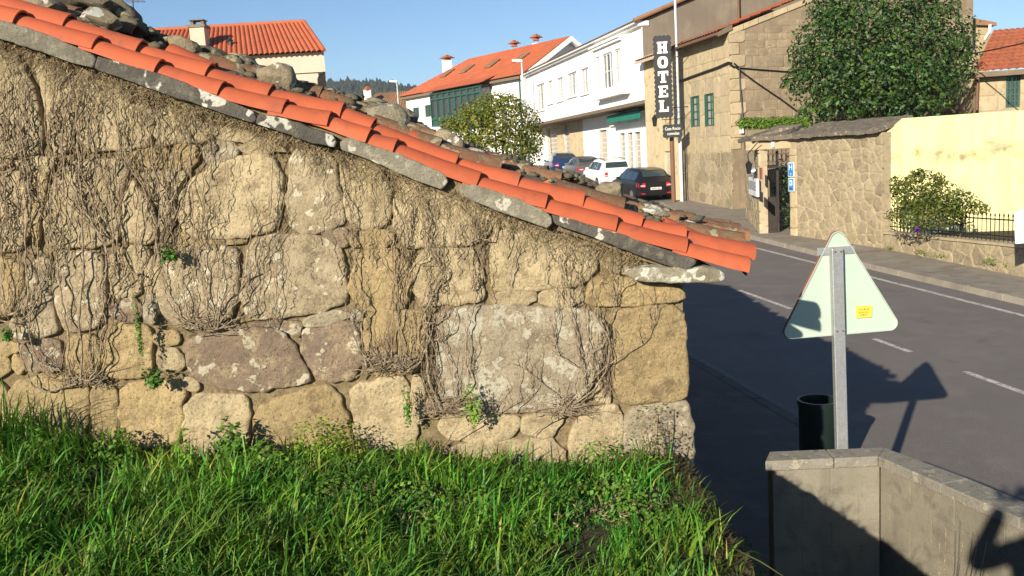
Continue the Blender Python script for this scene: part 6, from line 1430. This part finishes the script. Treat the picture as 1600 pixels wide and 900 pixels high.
q=MB(); gf.box(q,.0,gf.len,GE-.30,GE-.12,-.1,.42); q.build('eave',M['soffit'],grf)
# gallery
u0=gf.hit(673,160,1.1)[0];u1=gf.hit(750,145,1.1)[0]; zt=GE-.32; zb=float(gf.hit(680,198,1.1)[1])
gg=Fac(gf.w(u0,0,1.1)[:2],gf.w(u1,0,1.1)[:2]); gal=thing('x',None,None); bpy.data.objects.remove(gal)
q=MB(); gf.box(q,u0+.06,u1-.06,zb,zt,.02,1.0); gl_=q.build('gallery',M['glass'],rhs)
for k in range(9): q=MB(); u=gg.len*k/8; gg.box(q,u-.06,u+.06,zb,zt,-.1,.02); q.build('mullion',M['green'],gl_)
for z in (zb,zb+.62*(zt-zb)*.3,zb+(zt-zb)*.78,zt-.15): q=MB(); gg.box(q,0,gg.len,z,z+.12,-.08,.04); q.build('transom',M['green'],gl_)
q=MB(); gf.box(q,u0,u1,zb,zb+(zt-zb)*.28,.03,1.06); q.build('gallery_panel',M['green'],gl_)
for uu in(u0,): 
    for k in range(3): q=MB(); gf.box(q,uu-.02,uu+.06,zb,zt,.05+k*.5,.15+k*.5); q.build('mullion',M['green'],gl_)
rf=MB(); cols_roof(rf,gf.w(u0-.6,GE-.30,1.5),gf.w(u1+.6,GE-.30,1.5),gp(u0-.6,.6,GE+.45),gp(u1+.6,.6,GE+.45),.26,.05,4); rf.build('gallery_roof',M['roof'],grf)
for (px,py,w_,h_,lab) in ((699,99,.9,1.0,0),(804,77,.7,.5,1),(838,68,.7,.5,2)):
    c=at(px,py,(83.0,76.5,74.0)[lab]); q=MB(); q.box((c[0],c[1],c[2]-.6),(w_,w_,1.6 if lab==0 else 1.2)); ch=q.build('chimney',M['white'],grf); 
    q=MB(); q.box((c[0],c[1],c[2]+.42),(w_*.7,w_*.7,.4)); 
    q2=MB(); q2.cyl((c[0],c[1],c[2]+.45),(c[0],c[1],c[2]+.75),w_*.85,4,w_*.12)
    q.v+=[] ; n0=len(q.v); q.f+=[tuple(i+n0 for i in f) for f in q2.f]; q.v+=q2.v; q.build('chimney_cap',M['roof2'],rhs)
for k,u in enumerate((3.6,6.6,10.2,14.0)): # roof lights
    v=.42; a=np.array(gp(-.0+u,-.5+ (dep/2+.5)*v,GE+(RZ-GE)*v+.10)); sl_=np.array(gp(u,-.5+(dep/2+.5)*(v+.22),GE+(RZ-GE)*(v+.22)+.10))-a; uu=np.array([gf.u[0],gf.u[1],0])*.95; q=MB(); q.hexa([tuple(p) for p in (a,a+uu,a+uu+sl_,a+sl_)]+[tuple(p+np.array([0,0,.08])) for p in (a,a+uu,a+uu+sl_,a+sl_)]); q.build('skylight',M['roofb'],grf)
q=MB(); c0=gf.w(gf.len-.4,GE-.3,.1); q.tube([c0,(c0[0],c0[1],g0)],.06,6); q.build('downpipe',M['green'],rhs)
# brown roofed low house and its white chimney, further off
lc=at(610,150,95.0); lh2=thing('brown_roof_house','low house with a sloping brown tiled roof beyond the wooded slope','house',(lc[0],95,3)); a=at(585,195,95);b=at(650,190,95); q=MB(); q.box(((a[0]+b[0])/2,98,4.0),(b[0]-a[0]+2,6,(float(at(620,172,95)[2])-3)*2-.0)); 
zE=float(at(600,174,95)[2]); q=MB(); q.hexa([(a[0]-1,95.4,2),(b[0]+1,95.4,2),(b[0]+1,102,2),(a[0]-1,102,2),(a[0]-1,95.4,zE),(b[0]+1,95.4,zE),(b[0]+1,102,zE),(a[0]-1,102,zE)]); q.build('wall',M['cream'],lh2)
rf=MB(); cols_roof(rf,(a[0]-1.6,95,zE-.1),(b[0]+1.5,95,zE-.1),tuple(at(588,146,98.5)),tuple(at(660,141,98.5)),.3,.06,8); rf.build('roof',M['roofb'],lh2)
c=at(575,150,96); q=MB(); q.box((c[0],96,c[2]-.9),(.75,.75,2.9)); q.build('chimney',M['white'],lh2); q=MB(); q.cyl((c[0],96,c[2]+.56),(c[0],96,c[2]+1.0),.62,4,.08); q.build('chimney_cap',M['roof2'],lh2)
# ---- cream house at the left with orange roof
DH=42.0; e=lambda px,py:at(px,py,DH); lh=thing('cream_house','cream rendered house with ribbed orange roof and chimney above the barn roof','house',(e(370,135)[0],DH,2)); f=Fac((e(150,90)[0],DH),(e(505,90)[0],DH)); xr=float(e(507,95)[0]); xl=float(e(60,90)[0]); ze=float(e(430,85)[2]); zr20=float(at(430,38,DH+4.0)[2]); x_r0=float(at(476,38,DH+4)[0])
kx=50.2/42; zj=float(e(507,112)[2]); q=MB(); q.hexa([(xl,DH,zj),(xr,DH,zj),(xr*kx,DH+8,zj),(xl,DH+8,zj),(xl,DH,ze),(xr,DH,ze),(xr*kx,DH+8,ze),(xl,DH+8,ze)]); q.add([(xr,DH,ze),(xr*kx,DH+8,ze),(x_r0,DH+4,zr20-.08)],[(0,1,2)]); q.build('upper_wall',M['cream'],lh)
xr2=float(e(497,120)[0]); q=MB(); zk=zj-.004; q.hexa([(xl,DH+.1,1),(xr2,DH+.1,1),(xr2*kx,DH+7.8,1),(xl,DH+7.8,1),(xl,DH+.1,zk),(xr2,DH+.1,zk),(xr2*kx,DH+7.8,zk),(xl,DH+7.8,zk)]); q.build('lower_wall',M['cream'],lh)
zr2=float(at(430,38,DH+4.0)[2]); x_r=float(at(476,38,DH+4)[0]); rf=MB(); cols_roof(rf,(xl,DH-.35,ze-.05),(xr+.1,DH-.35,ze-.05),(xl,DH+4,zr2),(x_r,DH+4,zr2),.235,.085,9,step=.012); cols_roof(rf,(xl,DH+8.35,ze-.05),(xr*kx-.1,DH+8.35,ze-.05),(xl,DH+4,zr2),(x_r,DH+4,zr2),.235,.06,9); 
lr=rf.build('roof',M['roof'],lh)
q=MB(); q.tube([(xl,DH+4,zr2+.05),(x_r,DH+4,zr2+.05)],.11,8); q.tube([(x_r,DH+4,zr2+.05),(xr+.1,DH-.35,ze+.02)],.08,8); q.build('ridge_tiles',M['roof'],lr)
cA=at(314,76,DH+1.0); cw=.68; zt=float(at(314,44,DH+1)[2]); q=MB(); q.box((cA[0],DH+1,(zt+cA[2]-.6)/2),(cw,cw,zt-cA[2]+.6)); q.build('chimney',M['cream'],lr); q=MB(); q.box((cA[0],DH+1,zt+.06),(cw+.12,cw+.12,.12)); 
for s_ in(-1,1): q.box((cA[0]+s_*.24,DH+1,zt+.22),(.13,.4,.2))
q.box((cA[0],DH+1,zt+.34),(cw,cw*.9,.04)); q.build('chimney_cap',M['cement'],lr)
v=at(360,66,DH+1.1); q=MB(); q.cyl((v[0],v[1],v[2]-.3),(v[0],v[1],v[2]+.02),.11,10); q.tube([(v[0]-.2,v[1],v[2]+.05),(v[0],v[1],v[2]+.1),(v[0]+.12,v[1],v[2]+.04)],[.05,.12,.04],8); q.build('roof_vent',M['iron'],lr)
q=MB(); a=e(507,113);b=e(500,120);c=e(497,140); q.tube([(a[0],DH-.1,a[2]),(b[0],DH-.08,b[2]+.03),(b[0]-.08,DH-.05,b[2]-.1),(c[0],DH+.2,c[2]-1)],.045,6); q.build('downpipe',M['iron'],lh)
am=at(208,30,30); an=thing('antenna_mast','thin antenna mast rising above the dark stones at the top left','antenna',(am[0],30,7)); q=MB(); t_=at(205,-20,30); q.tube([(am[0],30,6.0),tuple(t_)],.025,6); q.build('mast',M['iron'],an)
q=MB(); c=at(212,2,30); q.tube([(c[0]-.3,30,c[2]+.05),(c[0]+.3,30,c[2]-.05)],.01,5)
for k in range(5): q.tube([(c[0]-.25+k*.12,30-.2,c[2]),(c[0]-.25+k*.12,30.2,c[2])],.008,5)
q.build('antenna',M['rust'],an)
# ---- street lamps
def lamp(px,pyt,D,hl,lab,pyl,dx=-1):
    t_=at(px,pyt,D); s_,tt=xy2st(t_[0],D); z0=zs(s_); L_=thing('street_lamp',lab,'street lamp',(t_[0],D,z0),'street lamps along the street')
    q=MB(); q.tube([(t_[0],D,z0),(t_[0],D,t_[2])],[.09,.05],8); q.build('pole',M['pole'],L_)
    q=MB(); h=.11; q.hexa([(t_[0]+dx*hl,D-.12,t_[2]+.02),(t_[0]+.05,D-.16,t_[2]-.05),(t_[0]+.05,D+.16,t_[2]-.05),(t_[0]+dx*hl,D+.12,t_[2]+.02),(t_[0]+dx*hl,D-.10,t_[2]+.16),(t_[0]+.05,D-.13,t_[2]+.13),(t_[0]+.05,D+.13,t_[2]+.13),(t_[0]+dx*hl,D+.10,t_[2]+.16)]); q.build('lamp_head',M['frame'],L_,bevel=.02)
lamp(815,96,60.0,.62,'street lamp before the white gable, in line with the orange roof',0)
lamp(620,128,80.0,.62,'street lamp standing before the brown tiled roof',0)
# ---- olive tree on the near side beyond the barn
bl=[B(768,190,23,62,40),B(735,205,23,45,35),B(715,215,23,30,22),B(800,195,23,45,40),B(790,165,23,32,22),B(770,160,23.2,25,18),B(830,215,23,22,25),B(745,180,23,30,20),B(770,230,22.8,75,28),B(815,240,23,35,22),B(700,190,23.2,18,12),B(838,195,23.2,12,12)]
bx,by=at(768,210,23)[0],23; tree('olive_green_tree','small olive green tree beyond the barn roof, before the white houses',(bx,by,zs(xy2st(bx,by)[0])+.1),(bx,by,3.2),bl,9000,.085,M['leafy'],pal=[(.25,(.65,.8,.7)),(.13,(1.5,.95,1.2)),(.12,(1.5,1.4,1.0))],seed=9,asp=.55,limbs=14,trk=.11,surf=.5)
# ---- wooded hill
V=[];xs=np.linspace(-700,300,140); ys=np.linspace(420,1100,40)
def hz(x,y):
    r=(x+190)/230; base_=63*math.exp(-r*r*.9)+16*math.exp(-((x+330)/200)**2)+20*math.exp(-((x-40)/160)**2)
    return max(4,base_*math.exp(-((y-820)/260)**2)*1.0+8*noise.fractal(Vector((x*.01,y*.01,1)),1,2,4))
for y in ys:
    for x in xs: V.append((x,y,hz(x,y)))
Fq=[(j*140+i,j*140+i+1,(j+1)*140+i+1,(j+1)*140+i) for j in range(39) for i in range(139)]
o=npmesh('hill',V,Fq,M['hill'],smooth=True); o['kind']='structure'
r=np.random.default_rng(2); cv=[];cf=[]; n=0
for i in range(9000):
    y=r.uniform(560,860); x=r.uniform(-.32,-.02)*y; h=r.uniform(5,9)*(1.35 if r.random()<.1 else 1); w_=h*r.uniform(.25,.45); z=hz(x,y)-1; b=len(cv)
    for k in range(5): a=2*math.pi*k/5+r.random(); cv.append((x+w_*math.cos(a)*r.uniform(.6,1.3),y+w_*math.sin(a),z+h*r.uniform(.2,.5)))
    cv.append((x+r.normal(0,.6),y,z+h)); cv.append((x,y,z)); 
    for k in range(5): cf.append((b+k,b+(k+1)%5,b+5)); cf.append((b+(k+1)%5,b+k,b+6))
o=npmesh('far_forest',cv,cf,M['conif']); meta(o,'dark far-off forest of pines and eucalypts covering the hill','forest',kind='stuff')
# =============== parked cars (seen from behind)
def rgbm(n,c,r=.25,metal=.0): return flat(n,c,r,metal,spec=.6)
PAINT={'black':rgbm('paint_black',(.009,.010,.013)),'white':rgbm('paint_white',(.80,.80,.76)),'grey':rgbm('paint_grey',(.16,.15,.15),.3,.4),'blue':rgbm('paint_blue',(.015,.035,.10)),'green':rgbm('paint_green',(.02,.10,.07))}
glass_c=flat('car_glass',(.035,.05,.06),.05,spec=.9); lampw=flat('reversing_lens',(.55,.45,.45),.3)
def car(paint,label,s,t,kind='hatch',sc=.94,yaw=0):
    x0,y0=st2xy(s,t); z0=zs(s)+.004; L=4.25; Wd=.88; H=1.46
    # local: y forward (away), x right, rear at y=0
    slope=math.atan2(zs(s+4)-zs(s),4); ang=PH+yaw
    Rm=Matrix.Translation((x0,y0,z0))@Matrix.Rotation(ang,4,'Z')@Matrix.Rotation(slope,4,'X')@Matrix.Scale(sc,4)
    T=lambda x,y,z: tuple(Rm@Vector((x,y,z)))
    t_=thing('parked_car',label,'car',T(0,2,0),'cars parked along the far side of the street')
    # stations: y, bottom z, belt z, roof z (or None), half width bottom, belt, roof
    if kind=='hatch': st=[(0,.32,.88,.90,.78,.80,.70),(.06,.26,.92,.96,.82,.84,.68),(.18,.24,.93,1.14,.84,.86,.64),(.42,.22,.94,1.40,.86,.875,.61),(.75,.20,.94,1.455,.87,.88,.60),(1.6,.20,.93,1.47,.87,.88,.61),(2.3,.20,.91,1.43,.87,.88,.60),(2.75,.20,.90,1.20,.87,.88,.66),(3.1,.20,.88,.93,.87,.87,.74),(3.6,.22,.80,.84,.85,.84,.72),(4.05,.26,.66,.72,.78,.78,.62),(4.22,.34,.52,.58,.66,.66,.5)]
    elif kind=='estate': st=[(0,.32,.90,.93,.78,.80,.72),(.06,.26,.93,1.05,.82,.84,.70),(.16,.24,.94,1.30,.84,.86,.66),(.28,.22,.94,1.44,.86,.875,.64),(.75,.20,.94,1.49,.87,.88,.62),(1.6,.20,.93,1.50,.87,.88,.61),(2.3,.20,.91,1.45,.87,.88,.60),(2.75,.20,.90,1.20,.87,.88,.66),(3.1,.20,.88,.93,.87,.87,.74),(3.6,.22,.80,.84,.85,.84,.72),(4.05,.26,.66,.72,.78,.78,.62),(4.22,.34,.52,.58,.66,.66,.5)]
    else: st=[(0,.32,.86,.90,.76,.80,.70),(.06,.26,.94,.97,.82,.83,.72),(.45,.22,.95,.99,.85,.86,.70),(.70,.21,.95,1.10,.86,.87,.64),(1.05,.20,.95,1.36,.87,.88,.59),(1.7,.20,.93,1.43,.87,.88,.59),(2.3,.20,.91,1.40,.87,.88,.58),(2.75,.20,.90,1.18,.87,.88,.64),(3.1,.20,.88,.93,.87,.87,.74),(3.6,.22,.80,.84,.85,.84,.72),(4.05,.26,.66,.72,.78,.78,.62),(4.22,.34,.52,.58,.66,.66,.5)]
    def prof(r):
        y,zb,zm,zt,wb,wm,wr=r; h=zt-zm
        return [(-wb*.9,zb),(-wb,zb+.10),(-wm*1.0,(zb+zm)*.52),(-wm,zm-.04),(-wm*.985,zm),(-(wr+(wm-wr)*.12),zt-h*.16 if h>.1 else zt-.02),(-wr*.9,zt),(-wr*.4,zt+.012),(wr*.4,zt+.012),(wr*.9,zt),((wr+(wm-wr)*.12),zt-h*.16 if h>.1 else zt-.02),(wm*.985,zm),(wm,zm-.04),(wm,(zb+zm)*.52),(wb,zb+.10),(wb*.9,zb)]
    V=[];Fc=[]; n=16
    for r in st: V+= [T(a,r[0],b) for a,b in prof(r)]
    for j in range(len(st)-1):
        for i in range(n-1): Fc.append((j*n+i,j*n+i+1,(j+1)*n+i+1,(j+1)*n+i))
        Fc.append((j*n+n-1,j*n,(j+1)*n,(j+1)*n+n-1))
    Fc.append(tuple(range(n-1,-1,-1))); Fc.append(tuple((len(st)-1)*n+i for i in range(n)))
    q=MB(); q.add(V,Fc); body=q.build('body',PAINT[paint],t_,smooth=True,sharp=32)
    # glass: patches just proud of the shell
    def lerp(a,b,k): return a+(b-a)*k
    def row_at(y):
        for a,b in zip(st,st[1:]):
            if y<=b[0]: k=(y-a[0])/(b[0]-a[0]); return [lerp(p,q_,k) for p,q_ in zip(a,b)]
        return st[-1]
    def sidepatch(y0_,y1_,sgn,nm='side_window'):
        q=MB(); Vs=[]; N=6
        for k in range(N+1):
            y=lerp(y0_,y1_,k/N); r=row_at(y); pr=prof(r); lo=pr[11]; hi=pr[10]
            for f_ in(.10,.92): Vs.append(T(sgn*(lerp(lo[0],hi[0],f_)+.008),y,lerp(lo[1],hi[1],f_)))
        q.add(Vs,[(2*k,2*k+1,2*k+3,2*k+2) for k in range(N)]); q.build(nm,glass_c,t_)
    ys=(.42,1.02,1.06,1.85,1.90,2.72) if kind!='saloon' else (.95,1.2,1.24,1.9,1.95,2.72)
    for sg_ in(-1,1):
        for k in(0,2,4): sidepatch(ys[k],ys[k+1],sg_)
    # rear window
    q=MB(); Vs=[]; 
    ya,yb_=(.17,.42) if kind=='hatch' else (.08,.25) if kind=='estate' else (.70,1.03); N=4
    for k in range(N+1):
        y=lerp(ya,yb_,k/N); r=row_at(y); w_=r[6]*.88; 
        Vs+= [T(-w_,y-.018,r[3]+.012-.02*k/N),T(w_,y-.018,r[3]+.012-.02*k/N)]
    q.add(Vs,[(2*k,2*k+1,2*k+3,2*k+2) for k in range(N)]); q.build('rear_window',glass_c,t_)
    q=MB(); r0=row_at(2.36);r1=row_at(3.02); q.add([T(-r0[6]*.9,2.4,r0[3]+.0),T(r0[6]*.9,2.4,r0[3]),T(r1[6]*.95,3.05,r1[3]+.03),T(-r1[6]*.95,3.05,r1[3]+.03)],[(0,1,2,3)]); q.build('windscreen',glass_c,t_)
    # bumper, lamps, plate
    q=MB(); q.hexa([T(a,b,c) for c in(.30,.52) for a,b in((-.80,-.035),(.80,-.035),(.86,.35),(-.86,.35))]); q.build('rear_bumper',PAINT[paint],t_,bevel=.03)
    for sg_ in(-1,1):
        q=MB(); z0_,z1_=(.66,.86) if kind!='estate' else (.64,.90); q.hexa([T(a,b,c) for c in(z0_,z1_) for a,b in((sg_*.50,-.012),(sg_*.815,.01),(sg_*.872,.20),(sg_*.50,.2))]); l_=q.build('tail_light',M['tail'],t_,bevel=.01)
        q=MB(); q.hexa([T(a,b,c) for c in(z0_+.05,z0_+.11) for a,b in((sg_*.52,-.018),(sg_*.74,-.002),(sg_*.74,.1),(sg_*.52,.1))]); q.build('reversing_lens',lampw,l_)
        q=MB(); q.hexa([T(a,b,c) for c in(.36,.41) for a,b in((sg_*.52,-.045),(sg_*.72,-.045),(sg_*.72,.1),(sg_*.52,.1))]); q.build('reflector',M['tail'],t_)
        q=MB(); a=T(sg_*.86,2.55,.95); q.hexa([T(sg_*x,y,z) for z in(.92,1.04) for x,y in((.86,2.45),(1.02,2.48),(1.02,2.56),(.86,2.6))]); q.build('door_mirror',PAINT[paint],t_,bevel=.02)
        for yy in(.82,3.42):
            q=MB(); q.cyl(T(sg_*.70,yy,.31),T(sg_*.885,yy,.31),.31*sc,20); wh=q.build('wheel',M['tyre'],t_,bevel=.02)
            q=MB(); q.cyl(T(sg_*.80,yy,.31),T(sg_*.893,yy,.31),.19*sc,10); q.build('rim',M['rim'],wh)
    q=MB(); q.hexa([T(a,b,c) for c in(.545,.655) for a,b in((-.26,-.03),(.26,-.03),(.26,.05),(-.26,.05))]); pl_=q.build('number_plate',M['plate'],t_)
    q=MB()
    for k in range(7):
        if k==4: continue
        x=-.21+k*.062; q.hexa([T(a,b,c) for c in(.57,.63) for a,b in((x,-.0335),(x+.034,-.0335),(x+.034,-.03),(x,-.03))])
    q.build('plate_print',M['ink'],pl_)
    if kind=='estate':
        for sg_ in(-1,1): q=MB(); q.tube([T(sg_*.54,.45,1.49),T(sg_*.54,.55,1.545),T(sg_*.54,2.1,1.55),T(sg_*.54,2.25,1.49)],.018,6); q.build('roof_rail',M['iron'],t_)
    return t_
car('black','black hatchback parked nearest, just left of the pale metal pole',35.7,14.0,'hatch',.92)
car('white','white estate car with roof rails parked ahead of the black one',42.3,14.6,'estate',.95,-.04)
car('grey','grey saloon parked between the white estate and the dark blue car',47.7,15.0,'saloon',.93,-.04)
car('blue','dark blue car parked behind the grey saloon, further up the street',53.4,15.2,'hatch',.95,-.08)
car('green','dark green car farthest up the street, half behind the olive tree',62.5,15.25,'hatch',.95,-.05)
# =============== the photographer whose shadow falls on the block wall (stands behind the camera)
gzp=bankz(-.1,-.35)
pr_=thing('person','person in a dark coat raising a phone with both hands','person',(0,-.35,gzp))
def skin(name,verts,edges,rad,m_,root=0,sub=2):
    me=bpy.data.meshes.new(name); base=wloc(pr_); me.from_pydata([tuple(Vector(v)-base) for v in verts],edges,[]); o=bpy.data.objects.new(name,me); COL.objects.link(o); o.parent=pr_
    o.modifiers.new('s','SKIN'); sv=me.skin_vertices[0].data
    for i,r in enumerate(rad): sv[i].radius=(r,r) if not isinstance(r,tuple) else r; sv[i].use_root=(i==root)
    s=o.modifiers.new('u','SUBSURF'); s.levels=sub; s.render_levels=sub; me.materials.append(m_); return o
G=gzp; bx,by=-.05,-.38
vs=[(bx,by,G+.95),(bx,by-.02,G+1.15),(bx,by-.02,G+1.36),(bx,by,G+1.50),(bx,by+.01,G+1.60),(bx,by+.03,G+1.72),
 (bx-.19,by-.01,G+1.42),(bx-.37,by+.10,G+1.27),(bx-.20,by+.22,G+1.42),(bx-.085,by+.285,G+1.575),
 (bx+.19,by-.01,G+1.42),(bx+.37,by+.10,G+1.27),(bx+.20,by+.22,G+1.42),(bx+.085,by+.285,G+1.575),
 (bx-.10,by,G+.88),(bx-.12,by+.02,G+.48),(bx-.12,by-.02,G+.07),(bx-.13,by+.14,G+.03),
 (bx+.10,by,G+.88),(bx+.12,by+.02,G+.48),(bx+.12,by-.02,G+.07),(bx+.13,by+.14,G+.03)]
es=[(0,1),(1,2),(2,3),(3,4),(4,5),(2,6),(6,7),(7,8),(8,9),(2,10),(10,11),(11,12),(12,13),(0,14),(14,15),(15,16),(16,17),(0,18),(18,19),(19,20),(20,21)]
rd_=[(.17,.12),(.16,.115),(.17,.12),.062,.085,.075,.075,.065,.058,.045,.075,.065,.058,.045,.10,.075,.05,.045,.10,.075,.05,.045]
skin('body',vs,es,rd_,M['cloth'])
for sgn in(-1,1):
    px_=bx+sgn*.082; py_=by+.30; pz=G+1.60
    q=[(px_,py_,pz),(px_-sgn*.005,py_+.03,pz+.045)]; ed=[(0,1)]; ra=[(.026,.016),(.034,.016)]
    for k in range(4):
        b=len(q); z=pz+.03+.021*k; q+= [(px_-sgn*.002,py_+.05,z),(px_-sgn*.012,py_+.068,z),(px_-sgn*.030,py_+.070,z),(px_-sgn*.045,py_+.066,z-.002*k)]; ed+= [(1,b),(b,b+1),(b+1,b+2),(b+2,b+3)]; ra+= [.0095,.009,.008,.007]
    b=len(q); q+= [(px_-sgn*.02,py_+.01,pz+.01),(px_-sgn*.04,py_+.02,pz+.025)]; ed+= [(0,b),(b,b+1)]; ra+= [.011,.009]
    skin('hand',q,ed,ra,M['skin'])
rk=rock('hair',(bx,by+.005,G+1.745),(.088,.10,.085),M['wood'],pr_,5,3,0,.05,.1)
ph=thing('phone','dark phone held up by the person','phone',(0,-.05,EZ-.02)); q=MB(); q.box((0,-.055,EZ-.004),(.14,.009,.07)); q.build('case',M['board'],ph,bevel=.003)
# =============== thin air haze
q=MB(); q.hexa([(-1000,-40,-6),(700,-40,-6),(700,1250,-6),(-1000,1250,-6),(-1000,-40,150),(700,-40,150),(700,1250,150),(-1000,1250,150)])
hm=bpy.data.materials.new('air_haze'); hm.use_nodes=True; hn=hm.node_tree; hn.nodes.remove(hn.nodes['Principled BSDF'])
vp=hn.nodes.new('ShaderNodeVolumePrincipled'); vp.inputs['Color'].default_value=(.86,.92,1,1); vp.inputs['Density'].default_value=.0002; hn.links.new(vp.outputs[0],hn.nodes['Material Output'].inputs['Volume'])
hz_=q.build('haze',hm); hz_['kind']='stuff'; hz_['label']='thin bluish air haze'
